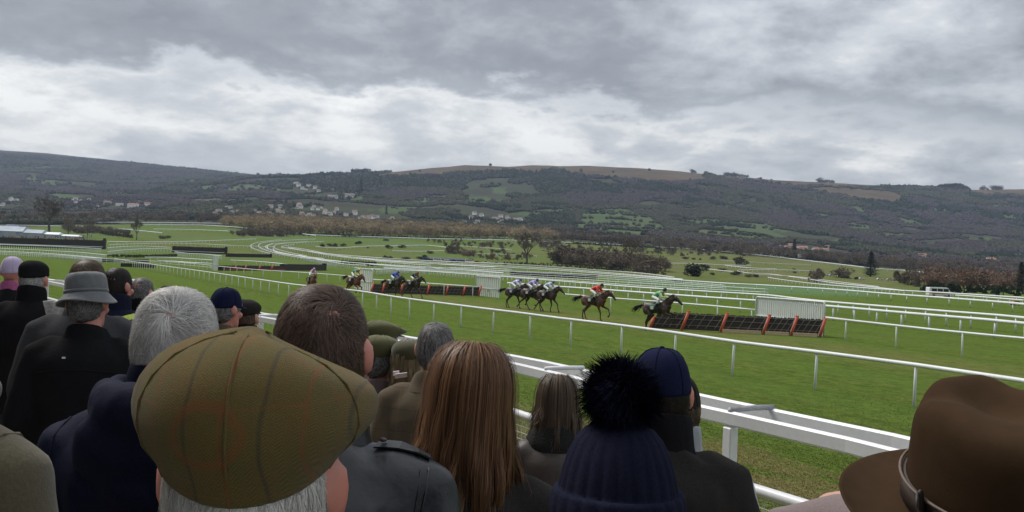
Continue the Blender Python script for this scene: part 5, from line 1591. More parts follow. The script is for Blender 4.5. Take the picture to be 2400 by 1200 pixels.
def body_mesh(mode):
    mb = MB()
    mb.rings([ering(0, -.005, z, rx, ry) for z, rx, ry in ((.84, .12, .09), (.90, .165, .115), (1.0, .16, .11), (1.1, .15, .105), (1.22, .17, .115), (1.33, .185, .115), (1.40, .165, .095), (1.44, .11, .075), (1.47, .07, .062))])
    mb.tube([(0, -.02, 1.42), (0, -.012, 1.50), (0, -.002, 1.57)], [.066, .060, .058], 14)
    rows = [(1.512, .022, .022, .072), (1.522, .040, .042, .056), (1.545, .055, .068, .03), (1.575, .064, .084, .013), (1.61, .0715, .094, .002), (1.645, .0765, .098, -.004), (1.68, .0765, .096, -.007), (1.71, .068, .085, -.008), (1.735, .047, .060, -.009), (1.748, .018, .024, -.009)]
    mb.rings([ering(0, cy, z, rx, ry) for z, rx, ry, cy in rows])
    mb.tube([(0, .094, 1.655), (0, .108, 1.625), (0, .116, 1.605), (0, .096, 1.597)], [.009, .013, .016, .010], 8)
    mb.ell((0, .087, 1.565), (.026, .012, .008)); mb.ell((0, .088, 1.555), (.022, .011, .007)); mb.ell((0, .078, 1.525), (.022, .018, .016))
    for s in (-1, 1):
        mb.ell((s * .03, .088, 1.665), (.024, .012, .008))
        mb.ell((s * .047, .073, 1.603), (.022, .02, .02))
        rot = Matrix.Rotation(s * -.42, 3, 'Z') @ Matrix.Rotation(.2, 3, 'X')
        mb.ell((s * .086, -.012, 1.632), (.0095, .022, .034), rot, 12, 8)
        mb.ell((s * .080, -.004, 1.608), (.009, .013, .014), rot, 10, 6)
        leg = [(s * .085, 0, .92), (s * .098, .012, .49), (s * .10, -.015, .09)]
        mb.tube([leg[0], (s * .092, .01, .7), leg[1], (s * .10, -.012, .33), leg[2]], [.088, .074, .054, .052, .036], 12, round_cap=True)
        mb.tube([(s * .10, -.045, .045), (s * .104, .05, .042), (s * .112, .15, .028)], [.036, .040, .030], 10, round_cap=True)
        A = arm_chain(s, mode)
        mb.tube([A[0], A[0].lerp(A[1], .5), A[1], A[1].lerp(A[2], .4), A[2]], [.052, .046, .040, .038, .027], 10, round_cap=True)
        d = (A[2] - A[1]).normalized(); side = d.cross(Vector((0, 0, 1)) if abs(d.z) < .8 else Vector((0, 1, 0))).normalized(); nrm = d.cross(side)
        if mode == 'down': side = Vector((0, 1, 0)); nrm = Vector((s, 0, 0))
        pc = A[2] + d * .055
        mb.tube([A[2], pc, pc + d * .035], [.027, .034, .030], 10, squash=(1, 1), round_cap=True)
        for k in range(4):
            o = side * (.030 - k * .0195); ln = (.072, .080, .075, .058)[k]
            b0 = pc + d * .035 + o
            curl = -nrm * .018
            mb.tube([b0 - d * .03, b0 + d * ln * .45, b0 + d * ln * .8 + curl, b0 + d * ln + curl * 2], [.0105, .0100, .0092, .0080], 6, round_cap=True)
        t0 = A[2] + d * .03 + side * .026
        mb.tube([t0, t0 + side * .026 + d * .028 - nrm * .008, t0 + side * .03 + d * .058 - nrm * .016], [.014, .0115, .0095], 6, round_cap=True)
    return remesh(mb, 'person', .0072, 2, None, .15)
BODY = {}
def body(mode):
    if mode not in BODY: BODY[mode] = body_mesh(mode)
    return BODY[mode]

def skin_mat(n, c):
    return mat('skin_' + n, c, .48, var=[(22, (c[0] * 1.05, c[1] * .72, c[2] * .68), .55), (70, tuple(v * .85 for v in c), .3)])
SK = skin_mat('fair', (.50, .30, .23)); SKR = skin_mat('ruddy', (.56, .25, .20)); SKP = skin_mat('pale', (.58, .40, .33))

def fold(me, amp, seed, scale=7.0):
    co = get_co(me); n = np.empty(len(me.vertices) * 3, dtype=np.float32); me.vertices.foreach_get('normal', n); n = n.reshape(-1, 3)
    out = co.copy()
    off = Vector((seed * 3.3, seed * 1.1, 0))
    for i in range(len(co)):
        p = Vector(co[i])
        q = Vector((p.x * scale, p.y * scale, p.z * scale * .62)) + off
        a = mnoise.noise(q + Vector((mnoise.noise(q * .5) * 1.2, 0, mnoise.noise(q * .5 + Vector((5, 0, 0))) * 1.2)))
        a = (1 - abs(a) * 2.2) * .6 + mnoise.noise(q * 2.3) * .45
        out[i] = co[i] + n[i] * amp * a
    set_co(me, out); return me

COATS = {}
def coat_mesh(kind):
    """kind: (bulk, hem height, shoulder width factor, arm mode, seed, fold amplitude)"""
    if kind in COATS: return COATS[kind]
    bulk, hem, shw, mode, seed, amp = kind
    mb = MB()
    rows = [(hem, .225, .165), (hem + .08, .218, .158), (1.0, .205, .15), (1.1, .198, .145), (1.22, .196, .148), (1.33, .206, .150), (1.385, .200, .142), (1.425, .168, .122), (1.455, .125, .104), (1.485, .088, .088), (1.505, .074, .078)]
    mb.rings([ering(0, -.012 - (.012 if z > 1.2 else 0), z, rx * (1 + (bulk - 1)) * (shw if z > 1.15 and z < 1.46 else 1), ry * bulk) for z, rx, ry in rows])
    for s in (-1, 1):
        A = arm_chain(s, mode)
        A[0] = Vector((A[0].x * shw, A[0].y, A[0].z))
        if mode == 'down':
            A[1] = Vector((A[1].x * (shw * .5 + .5) + s * .012, A[1].y, A[1].z))
        mb.tube([A[0] - Vector((s * .05, 0, -.01)), A[0], A[0].lerp(A[1], .5), A[1], A[1].lerp(A[2], .5), A[2]], [.078, .074 * bulk, .070 * bulk, .063 * bulk, .058 * bulk, .052 * bulk], 14, round_cap=True)
    me = remesh(mb, 'coat', .0135, 7, None, .6)
    fold(me, amp, seed)
    COATS[kind] = me
    return me

def trousers_mesh():
    mb = MB()
    mb.rings([ering(0, -.005, z, rx, ry) for z, rx, ry in ((.80, .14, .115), (.90, .178, .128), (1.02, .172, .122), (1.06, .165, .12))])
    for s in (-1, 1):
        mb.tube([(s * .088, 0, .92), (s * .096, .008, .7), (s * .10, .010, .49), (s * .102, -.008, .3), (s * .104, -.012, .075)], [.108, .094, .080, .074, .070], 12, round_cap=False)
    return fold(remesh(mb, 'trousers', .018, 4, None, .3), .004, 4)
def shoes_mesh():
    mb = MB()
    for s in (-1, 1):
        mb.tube([(s * .10, -.06, .055), (s * .104, .04, .055), (s * .113, .19, .035)], [.046, .052, .038], 12, squash=(1, .95), round_cap=True)
        mb.tube([(s * .10, -.03, .06), (s * .10, -.025, .13)], [.05, .048], 10)
    me = remesh(mb, 'shoes', .012, 2, None, .3); co = get_co(me); co[:, 2] = np.maximum(co[:, 2], .002); set_co(me, co); return me
TROUS = trousers_mesh(); SHOES = shoes_mesh()

def lathe_rows(rows, n=28, thick=.0, arc=None):
    return [ering(cx, cy, z, rx, ry, n) for z, rx, ry, cx, cy in rows]

def collar_mesh(kind):
    mb = MB(); n = 30
    def ring(z, rx, ry, back=0.0, gap=0.0):
        pts = []
        for k in range(n):
            a = 2 * math.pi * k / n; f = .5 + .5 * math.sin(a)          # 1 at the front (+y)
            pts.append(Vector((rx * math.cos(a), -.012 + ry * math.sin(a), z + back * (1 - f) - gap * f)))
        return pts
    if kind == 'stand':
        R_ = [ring(1.465, .098, .096, .0, .02), ring(1.50, .088, .088, .0, .03), ring(1.545, .082, .084, .012, .05), ring(1.552, .077, .079, .012, .05), ring(1.50, .078, .079, 0, .03)]
    elif kind == 'fold':
        R_ = [ring(1.452, .138, .118, .0, .035), ring(1.480, .112, .104, .0, .035), ring(1.53, .086, .088, .012, .05), ring(1.538, .079, .082, .012, .05), ring(1.50, .076, .078, 0, .03), ring(1.445, .11, .10, 0, .03)]
    elif kind == 'high':
        R_ = [ring(1.455, .112, .106, .0, .02), ring(1.50, .096, .096, .0, .02), ring(1.565, .090, .094, .015, .03), ring(1.585, .084, .09, .015, .03), ring(1.58, .076, .082, .01, .03), ring(1.50, .078, .082, 0, .02)]
    elif kind == 'fur':
        R_ = [ring(1.435, .135, .12, 0, .02), ring(1.47, .140, .128, .0, .02), ring(1.525, .120, .118, .01, .03), ring(1.55, .095, .10, .01, .04), ring(1.50, .08, .08, 0, .03)]
    else:   # scarf
        R_ = [ring(1.46, .10, .10, 0, .01), ring(1.49, .112, .112, 0, .01), ring(1.53, .098, .10, 0, .0), ring(1.55, .08, .085, 0, 0), ring(1.50, .074, .078, 0, 0)]
    mb.rings(R_, cap=False)
    me = mb.mesh('collar', None, True)
    bm = bmesh.new(); bm.from_mesh(me); bmesh.ops.recalc_face_normals(bm, faces=bm.faces[:])
    bmesh.ops.subdivide_edges(bm, edges=bm.edges[:], cuts=2, use_grid_fill=True)
    bmesh.ops.smooth_vert(bm, verts=bm.verts[:], factor=.5, use_axis_x=True, use_axis_y=True, use_axis_z=True)
    bm.to_mesh(me); bm.free()
    me.polygons.foreach_set('use_smooth', np.full(len(me.polygons), True))
    return fold(me, .0035, 3, 14)
COLL = {}
def collar(kind):
    if kind not in COLL: COLL[kind] = collar_mesh(kind)
    return COLL[kind]

# --- cloth materials
def weave(name, c, c2, sc=300, rough=.9, var=None, sheen=None):
    sheen = (.2 if max(c) > .08 else 0.0) if sheen is None else sheen
    spec = .15 if max(c) > .08 else .06
    return mat(name, c, rough, var=(var or []) + [(sc, c2, .8, 2), (12, tuple(v * .8 for v in c), .4)], bump=[(sc, .35, .002), (22, .25, .01)], spec=spec, sheen=sheen)
C_NAVY = weave('navy_padded', (.0095, .0115, .027), (.015, .018, .037), 260, .75)
C_BLACK = weave('black_wool', (.0105, .0105, .0120), (.017, .017, .019), 220, .95)
C_WAX = mat('waxed_black', (.014, .016, .020), .40, var=[(9, (.014, .016, .020), .7), (60, (.022, .024, .028), .25)], bump=[(26, .35, .008), (240, .15, .001)], spec=.5)
C_OLIVE = weave('olive_wool', (.100, .086, .052), (.068, .058, .036), 240)
C_TWEED = weave('brown_tweed', (.110, .086, .054), (.075, .058, .036), 330)
C_GREYT = weave('grey_tweed_coat', (.060, .060, .066), (.032, .032, .036), 260)
C_HATG = weave('grey_felt_tweed', (.165, .172, .180), (.085, .09, .095), 380)
C_LEATH = mat('brown_leather', (.052, .038, .031), .55, var=[(8, (.050, .037, .031), .6), (90, (.02, .016, .014), .3)], bump=[(40, .3, .004)])
C_MAUVE = weave('mauve_quilt', (.150, .105, .105), (.10, .07, .07), 200)
C_CHAR = weave('charcoal_wool', (.034, .030, .028), (.020, .018, .018), 260)
C_LGREY = mat('grey_anorak', (.33, .345, .39), .6, var=[(9, (.26, .27, .31), .6)], bump=[(18, .4, .01)])
C_PINKG = weave('pink_grey_wool', (.215, .165, .160), (.15, .115, .112), 260)
C_LILAC = weave('lilac_cap_cloth', (.50, .42, .58), (.44, .36, .52), 200)
C_CAPBLK = weave('black_cap_cloth', (.012, .012, .013), (.022, .022, .022), 260)
C_NAVYCAP = weave('navy_cap_cloth', (.009, .012, .038), (.014, .018, .050), 300)
C_KNIT = weave('navy_knit', (.010, .0115, .026), (.016, .018, .036), 220, .98)
C_FUR = mat('black_fur', (.006, .006, .006), .9, bump=[(120, 1., .006)])
C_TROU = weave('dark_trousers', (.03, .03, .034), (.05, .05, .055), 200)
C_SHOE = mat('dark_shoe', (.015, .012, .01), .4)
C_PINK = weave('pink_scarf_cloth', (.42, .12, .26), (.30, .06, .16), 120)
C_HIVIS = mat('hi_vis_yellow', (.50, .62, .08), .6)
C_WHITEC = weave('white_cap_cloth', (.72, .72, .74), (.6, .6, .62), 200)
C_FELT = mat('brown_felt', (.050, .030, .017), .98, var=[(60, (.038, .023, .013), .6), (5, (.066, .042, .025), .6)], bump=[(420, .15, .0010), (14, .10, .004)], spec=.03, sheen=.0)
C_OLCAP = weave('olive_cap_cloth', (.110, .108, .048), (.075, .074, .032), 320)
C_BTWEED = weave('moss_tweed', (.085, .080, .045), (.05, .048, .028), 300)

def check_tweed(name, base, base2, lines, spec_scale=1.0):
    """fine herringbone with thin over-check lines; lines: list of (axis, period, offset, width, colour, strength)"""
    def ex(m, N, L, b, c):
        tc = N.new('ShaderNodeTexCoord'); sp = N.new('ShaderNodeSeparateXYZ'); L.new(tc.outputs['Object'], sp.inputs[0])
        nz = N.new('ShaderNodeTexNoise'); nz.inputs['Scale'].default_value = 9; L.new(tc.outputs['Object'], nz.inputs[0])
        def mth(op, a, b_=None):
            n = N.new('ShaderNodeMath'); n.operation = op
            for i, v in enumerate((a, b_)):
                if v is None: continue
                if isinstance(v, (int, float)): n.inputs[i].default_value = v
                else: L.new(v, n.inputs[i])
            return n.outputs[0]
        # herringbone: diagonal ribs flipping direction every column
        col = mth('PINGPONG', mth('MULTIPLY', sp.outputs[0], 1.0), .006)
        rib = mth('SINE', mth('MULTIPLY', mth('ADD', sp.outputs[2], mth('ADD', col, mth('MULTIPLY', sp.outputs[1], .5))), 2100.0))
        mr = N.new('ShaderNodeMapRange'); mr.inputs[1].default_value = -1; mr.inputs[2].default_value = 1; mr.inputs[4].default_value = .55
        L.new(rib, mr.inputs[0])
        mx = N.new('ShaderNodeMix'); mx.data_type = 'RGBA'; mx.inputs[7].default_value = (*base2, 1); L.new(mr.outputs[0], mx.inputs[0]); L.new(c, mx.inputs[6]); c = mx.outputs[2]
        wob = mth('MULTIPLY', mth('SUBTRACT', nz.outputs['Fac'], .5), .018)
        for ax, per, off, wd, colr, st in lines:
            v = mth('ADD', mth('ADD', sp.outputs[ax], wob), off + 10 * per)
            d = mth('ABSOLUTE', mth('SUBTRACT', mth('MODULO', v, per), per / 2))
            r = N.new('ShaderNodeMapRange'); r.inputs[1].default_value = wd; r.inputs[2].default_value = wd * .3; r.inputs[3].default_value = 0; r.inputs[4].default_value = st
            L.new(d, r.inputs[0])
            mx = N.new('ShaderNodeMix'); mx.data_type = 'RGBA'; mx.inputs[7].default_value = (*colr, 1)
            L.new(r.outputs[0], mx.inputs[0]); L.new(c, mx.inputs[6]); c = mx.outputs[2]
        L.new(c, b.inputs['Base Color'])
    return mat(name, base, .95, var=[(420, base2, .6, 2), (9, tuple(v * 1.25 for v in base), .45), (26, (base[0] * 1.1, base[1] * .72, base[2] * .8), .4), (17, (base[0] * .6, base[1] * .8, base[2] * .9), .45)], bump=[(800, .6, .0015), (9, .10, .006)], spec=.04, sheen=.1, extra=ex)
C_BIGCAP = check_tweed('olive_check_tweed', (.142, .110, .038), (.058, .046, .018), [(0, .064, .02, .0022, (.20, .060, .026), .42), (0, .064, .052, .0026, (.030, .032, .034), .45), (1, .07, .03, .0022, (.20, .060, .026), .35), (2, .085, .01, .0018, (.20, .070, .03), .30)])
C_TWJKT = check_tweed('jacket_check_tweed', (.125, .098, .062), (.085, .066, .042), [(0, .09, 0, .003, (.16, .10, .05), .5), (2, .09, .02, .003, (.06, .05, .04), .5)])

# --- hair
def hair_mat(name, c1, c2, rough=.5, spec=.18):
    def ex(m, N, L, b, c):
        a = N.new('ShaderNodeAttribute'); a.attribute_name = 'tint'
        r = N.new('ShaderNodeValToRGB'); L.new(a.outputs['Fac'], r.inputs[0])
        r.color_ramp.elements[0].color = (*c1, 1); r.color_ramp.elements[1].color = (*c2, 1)
        L.new(r.outputs[0], b.inputs['Base Color'])
    return mat(name, c1, rough, spec=spec, extra=ex)
H_WHITE = hair_mat('white_hair', (.20, .195, .19), (.88, .86, .82))
H_DARK = hair_mat('dark_brown_hair', (.020, .014, .011), (.165, .105, .078))
H_AUB = hair_mat('auburn_hair', (.036, .019, .011), (.32, .165, .082), .45)
H_BROWN = hair_mat('brown_hair', (.034, .024, .017), (.135, .095, .062))
H_BLACK = hair_mat('black_hair_short', (.008, .007, .006), (.026, .020, .016))
H_GREY = hair_mat('grey_hair', (.05, .047, .045), (.24, .23, .225))
H_BLOND = hair_mat('sandy_hair', (.10, .08, .045), (.27, .21, .12))
H_GREYW = hair_mat('greying_hair', (.16, .155, .15), (.50, .49, .48))

class Strands:
    def __init__(s): s.V = []; s.F = []; s.T = []
    def add(s, pts, w, tint, nrm):
        k = len(pts); b = len(s.V)
        for i, p in enumerate(pts):
            t = pts[min(i + 1, k - 1)] - pts[max(i - 1, 0)]
            side = t.cross(nrm[i] if isinstance(nrm, list) else nrm)
            if side.length < 1e-7: side = Vector((1, 0, 0))
            side.normalize()
            ww = w * (1 - .75 * (i / (k - 1)) ** 1.5)
            s.V.append(p - side * ww); s.V.append(p + side * ww)
            s.T += [tint, tint]
        for i in range(k - 1):
            s.F.append((b + 2 * i, b + 2 * i + 1, b + 2 * i + 3, b + 2 * i + 2))
    def mesh(s, name, m):
        me = mesh_np(name, np.array([tuple(v) for v in s.V]), np.array(s.F), [m], True)
        attr_f(me, 'tint', s.T); return me

def hairline(a):
    return float(np.interp(abs(a), [0, .7, 1.25, 1.45, 1.75, 2.2, math.pi], [1.70, 1.69, 1.64, 1.635, 1.585, 1.562, 1.555]))

def skull(u, off=0.0):
    """u: unit direction from the skull centre"""
    k = (math.hypot(u.x, u.y) ** 2.5 + abs(u.z) ** 2.5) ** -.4 if u.z > 0 else 1.0
    return Vector((HC.x + u.x * (HR.x + off) * k, HC.y + u.y * (HR.y + off) * k, HC.z + u.z * (HR.z + off) * k))

def scalp_mesh(off=.004, zcut=None, zmax=9):
    n, m = 40, 26; V = []; F = []; ok = {}
    for i in range(m + 1):
        ph = math.pi * .5 - (math.pi * .78) * i / m
        for j in range(n):
            a = 2 * math.pi * j / n
            u = Vector((math.sin(a) * math.cos(ph), math.cos(a) * math.cos(ph), math.sin(ph)))
            aa = a if a < math.pi else a - 2 * math.pi
            o = off
            p = skull(u, o)
            zl = hairline(aa) if zcut is None else max(zcut, hairline(aa))
            if p.z < zl: p = skull(u, -.006)
            V.append(p)
    for i in range(m):
        for j in range(n):
            j2 = (j + 1) % n
            q = (i * n + j, i * n + j2, (i + 1) * n + j2, (i + 1) * n + j)
            a = 2 * math.pi * (j + .5) / n; aa = a if a < math.pi else a - 2 * math.pi
            zz = sum(V[k].z for k in q) / 4
            if zz > hairline(aa) - .012 and zz < zmax: F.append(q)
    return V, F

def short_hair(name, m, n, L_, w, whorl, seed, lift=.4, swirl=.9, bald=0.0, zmax=9, down=.3, jit=.35, scalp=True, off=.003, tint=(0, 1), clump=.0):
    rs = random.Random(seed); S = Strands()
    W = Vector(whorl).normalized()
    cl = {}
    for i in range(n):
        while True:
            u = Vector((rs.gauss(0, 1), rs.gauss(0, 1), rs.gauss(0, 1))).normalized()
            p = skull(u, 0)
            if p.z > (zmax(math.atan2(u.x, u.y)) if callable(zmax) else zmax): continue
            if p.z > hairline(math.atan2(u.x, u.y)) + rs.uniform(-.006, .006): break
        dist = (u - W).length
        if bald and dist < bald and rs.random() > (dist / bald) ** 1.5 * .7: continue
        nrm = Vector((u.x / HR.x, u.y / HR.y, u.z / HR.z)).normalized()
        away = (u - W * u.dot(W)); away = away - nrm * away.dot(nrm)
        if away.length < 1e-3: away = Vector((1, 0, 0))
        away.normalize()
        sw = nrm.cross(away) * swirl * math.exp(-dist * 2.0)
        t = away + sw + Vector((0, 0, -1)) * down * min(1, dist)
        if clump:
            key = (round(u.x / .16), round(u.y / .16), round(u.z / .16))
            if key not in cl: cl[key] = (Vector((rs.uniform(-1, 1), rs.uniform(-1, 1), rs.uniform(-1, 1))), rs.random())
            t = t + cl[key][0] * clump
        t = t + Vector((rs.uniform(-1, 1), rs.uniform(-1, 1), rs.uniform(-1, 1))) * jit
        t = (t - nrm * t.dot(nrm)).normalized()
        l = L_ * rs.uniform(.65, 1.25); pts = []; ns = []
        lf = lift * rs.uniform(.4, 1.3)
        cur = p + nrm * off
        pts.append(cur); ns.append(nrm)
        for k in range(1, 4):
            f = k / 3
            q = p + t * l * f - nrm * 0.0
            uu = Vector(((q.x - HC.x) / HR.x, (q.y - HC.y) / HR.y, (q.z - HC.z) / HR.z)).normalized()
            q2 = skull(uu, off + l * lf * .35 * (f - .45 * f * f) + rs.uniform(0, .002))
            pts.append(q2); ns.append(nrm)
        tt = rs.random()
        if clump and key in cl: tt = .5 * tt + .5 * cl[key][1]
        S.add(pts, w, tint[0] + (tint[1] - tint[0]) * tt, ns)
    if scalp:
        V, F = scalp_mesh(.002, None, 1.66 if callable(zmax) else zmax)
        b = len(S.V); S.V += V; S.F += [tuple(i + b for i in f) for f in F]; S.T += [tint[0] + .32 * (tint[1] - tint[0])] * len(V)
    return (name, S.mesh(name, m))

def long_hair(name, m, n, zend, seed, w=.0016, spread=(.085, .100), flare=.14, wave=.010, face=.75, part=.02):
    rs = random.Random(seed); S = Strands()
    locks = [(rs.uniform(0, 6.28), rs.uniform(14, 26), rs.random(), rs.uniform(-.020, .018)) for _ in range(64)]
    for i in range(n):
        a = rs.uniform(face, 2 * math.pi - face)          # azimuth from the front; pi = back
        layer = rs.random() ** .6
        # roots spread along the parting and over the crown
        ph0 = rs.uniform(.03, .55) if rs.random() < .75 else rs.uniform(.5, 1.3)
        lk = locks[int((a / 6.2832) * len(locks) + rs.uniform(-.6, .6)) % len(locks)]
        off = .004 + .016 * layer
        fly = rs.random() < .025
        if fly: off += .012
        pts = []; ns = []
        for k in range(5):
            ph = ph0 + (1.58 - ph0) * k / 4
            u = Vector((math.sin(a) * math.sin(ph), math.cos(a) * math.sin(ph), math.cos(ph)))
            pts.append(skull(u, off * (.5 + .5 * min(1, ph / .8)))); ns.append(u)
        ze = zend + rs.uniform(-.06, .10) * (1 if layer > .4 else .3)
        z0 = pts[-1].z; K = 7
        rx0 = HR.x + off; ry0 = HR.y + off
        for k in range(1, K + 1):
            f = k / K; z = z0 + (ze - z0) * f
            g = f ** 1.2
            rx = rx0 + (flare - HR.x) * g * (.75 + .25 * layer) + lk[3] * g
            ry = ry0 + (flare * 1.05 - HR.y) * g * (.75 + .25 * layer) + lk[3] * g
            wv = (rs.uniform(-.02, .02) * g if fly else 0) + wave * g * math.sin(lk[0] + (z0 - z) * lk[1]) + wave * .5 * g * math.sin(lk[0] * 2 + (z0 - z) * lk[1] * 1.9)
            aa = a + wv * 6 * .5 + (math.pi - a) * .10 * g
            pts.append(Vector((math.sin(aa) * (rx + wv), HC.y + math.cos(aa) * (ry + wv), z)))
            ns.append(Vector((math.sin(aa), math.cos(aa), 0)))
        S.add(pts, w * rs.uniform(.7, 1.5), min(1, max(0, .22 + .34 * lk[2] + rs.uniform(-.18, .24) + .12 * (layer - .5))), ns)
    # the mass underneath
    n2, rows = 44, 16; V = []
    for i in range(rows):
        for j in range(n2):
            a = face * .9 + (2 * math.pi - 1.8 * face) * j / (n2 - 1)
            if i < 7:
                ph = .02 + 1.56 * i / 6
                u = Vector((math.sin(a) * math.sin(ph), math.cos(a) * math.sin(ph), math.cos(ph))); V.append(skull(u, .006))
            else:
                g = ((i - 6) / (rows - 7)) ** 1.2; z = HC.z + (zend + .05 - HC.z) * (i - 6) / (rows - 7)
                V.append(Vector((math.sin(a) * (HR.x + .006 + (flare - HR.x) * g * .72), HC.y + math.cos(a) * (HR.y + .006 + (flare * 1.05 - HR.y) * g * .72), z)))
    F = []
    for i in range(rows - 1):
        for j in range(n2 - 1): F.append((i * n2 + j, i * n2 + j + 1, (i + 1) * n2 + j + 1, (i + 1) * n2 + j))
    b = len(S.V); S.V += V; S.F += [tuple(k + b for k in f) for f in F]; S.T += [.28] * len(V)
    return (name, S.mesh(name, m))

# --- hats (in body coordinates, before the head is turned)
def rot_pts(pts, yaw, pivot=HC):
    c, s = math.cos(yaw), math.sin(yaw)
    return [Vector((pivot.x + (p.x - pivot.x) * c - (p.y - pivot.y) * s, pivot.y + (p.x - pivot.x) * s + (p.y - pivot.y) * c, p.z)) for p in pts]

def surf(me, w=None, sub=1):
    """smooth closed shell from a loft: recalc normals and subdivide"""
    bm = bmesh.new(); bm.from_mesh(me); bmesh.ops.recalc_face_normals(bm, faces=bm.faces[:]); bm.to_mesh(me); bm.free()
    o = bpy.data.objects.new('tmp', me); COL.objects.link(o)
    md = o.modifiers.new('s', 'SUBSURF'); md.levels = sub
    dg = bpy.context.evaluated_depsgraph_get(); r = bpy.data.meshes.new_from_object(o.evaluated_get(dg)); r.name = me.name
    bpy.data.objects.remove(o); bpy.data.meshes.remove(me)
    r.polygons.foreach_set('use_smooth', np.full(len(r.polygons), True)); return r

def flat_cap(m, zb=1.675, puff=1.24, front=.055, yaw=0.0, h=.105, seams=True, peak=True, big=1.0, seed=0, dip=.012, dipth=math.pi):
    n = 40; a0, b0 = (HR.x + .008) * big, (HR.y + .013) * big
    prof = [(0.0, .97, -.006), (.0, 1.0, .0), (.10, 1.06, .0), (.24, 1 + (puff - 1) * .72, .0), (.40, puff, 0), (.56, puff * .985, 0), (.72, puff * .90, 0), (.86, puff * .72, 0), (.95, puff * .46, 0), (1.0, puff * .16, 0)]
    rows = []
    for t, rf, dz in prof:
        ring = []
        for k in range(n):
            th = 2 * math.pi * k / n                 # 0 = front
            fr = max(0, math.cos(th)) ** 1.6
            low = min(1, t / .5)
            ext = front * fr * min(1, t / .22) * (1 if t < .7 else max(0, 1 - (t - .7) / .34))
            hh = h * t * (1 - (.50 if dipth == math.pi else .26) * fr * (1 if t > .3 else t / .3)) + dz
            lump = 1 + .018 * mnoise.noise(Vector((math.sin(th) * 2.2, math.cos(th) * 2.2, t * 4 + seed)))
            ph = th - yaw                            # angle on the head itself, which the band follows
            x = math.sin(ph) * a0 * rf * lump + math.sin(-yaw) * ext; y = math.cos(ph) * b0 * (1 + (rf - 1) * .8) * lump + math.cos(-yaw) * ext
            back = dip * max(0, math.cos(th - dipth)) ** (1.6 if dipth == math.pi else 1.4) * (1 - t) ** 1.2
            ring.append(Vector((HC.x + x, HC.y + y, zb + hh - back + .012 * fr * (1 - low) * 0)))
        rows.append(ring)
    mb = MB(); mb.rings(rows); me = mb.mesh('flat_cap', None, True)
    shell = surf(me); setm(shell, m)
    subs = []
    if peak:
        pk = []
        for q in np.linspace(-1.05, 1.05, 15):
            e = 1 - abs(q / 1.05) ** 2.4
            inn = Vector((HC.x + math.sin(q) * a0 * .98, HC.y + math.cos(q) * b0 * .98, zb + .002))
            out = Vector((HC.x + math.sin(q) * (a0 + .016 * e), HC.y + math.cos(q) * b0 + .058 * e, zb - .016 * e))
            pk.append(rot_pts([inn, out, out + Vector((0, 0, .007)), inn + Vector((0, 0, .009))], yaw))
        mb = MB(); mb.rings(pk); me = mb.mesh('peak', [m], True); subs.append(('peak', surf(me)))
    if seams:
        sm = MB()
        for th0, th1, fwd in ((.85, 1.0, 0), (-1.05, -1.15, 0), (2.05, 2.05, 0), (3.0, 2.9, 0)):
            pts = []
            for (t, rf, dz), ring in zip(prof[1:], rows[1:]):
                th = th0 + (th1 - th0) * t
                k = (th % (2 * math.pi)) / (2 * math.pi) * n; i = int(k) % n; f = k - int(k)
                p = ring[i].lerp(ring[(i + 1) % n], f); c = Vector((HC.x, HC.y, zb + .03))
                pts.append(c + (p - c) * .992)
            sm.tube(pts, .0015, 5)
        subs.append(('seam', sm.mesh('seam', [m], True)))
    return ('flat_cap', shell, subs)

def setm(me, m):
    me.materials.clear(); me.materials.append(m)

def baseball_cap(m, zb=1.672, yaw=0.0, button=True, big=1.0, bill=.07, h=.098):
    n = 36; a0, b0 = (HR.x + .008) * big, (HR.y + .008) * big; rows = []
    for t in (0, .02, .2, .4, .6, .76, .88, .96, 1.0):
        rf = math.cos(t * math.pi / 2) ** .62 if t < 1 else .04
        z = zb - .004 + h * math.sin(t * math.pi / 2) ** 1.05 if t > 0 else zb - .012
        ring = []
        for k in range(n):
            th = 2 * math.pi * k / n
            rib = 1 - .012 * (abs(math.cos(th * 3)) < .14)
            ring.append(Vector((HC.x + math.sin(th) * a0 * max(rf, .03) * rib, HC.y + math.cos(th) * b0 * max(rf, .03) * rib, z - .010 * max(0, -math.cos(th)) * (1 - t))))
        rows.append(rot_pts(ring, yaw))
    mb = MB(); mb.rings(rows); me = surf(mb.mesh('cap', None, True)); setm(me, m)
    subs = []
    pk = []
    for q in np.linspace(-1.0, 1.0, 15):
        e = (1 - abs(q / 1.0) ** 2.6)
        inn = Vector((HC.x + math.sin(q) * a0 * .98, HC.y + math.cos(q) * b0 * .98, zb))
        out = Vector((HC.x + math.sin(q) * (a0 + .004 * e), HC.y + math.cos(q) * b0 + bill * e, zb - .012 * e - .018 * abs(q) ** 2))
        pk.append(rot_pts([inn, out, out + Vector((0, 0, .005)), inn + Vector((0, 0, .006))], yaw))
    mb = MB(); mb.rings(pk); subs.append(('peak', surf(mb.mesh('peak', [m], True))))
    if button:
        mb = MB(); mb.ell((HC.x, HC.y, zb + h - .002), (.008, .008, .005)); subs.append(('button', mb.mesh('button', [m], True)))
    sm = MB()
    for k in range(6):
        th = 2 * math.pi * k / 6 + math.pi / 6; pts = []
        for r_ in rows[1:]:
            i = int(round(th / (2 * math.pi) * n)) % n; pts.append(r_[i] * 1.0 + Vector((0, 0, .0005)))
        sm.tube(pts, .0016, 4)
    subs.append(('seam', sm.mesh('seam', [m], True)))
    return ('cap', me, subs)

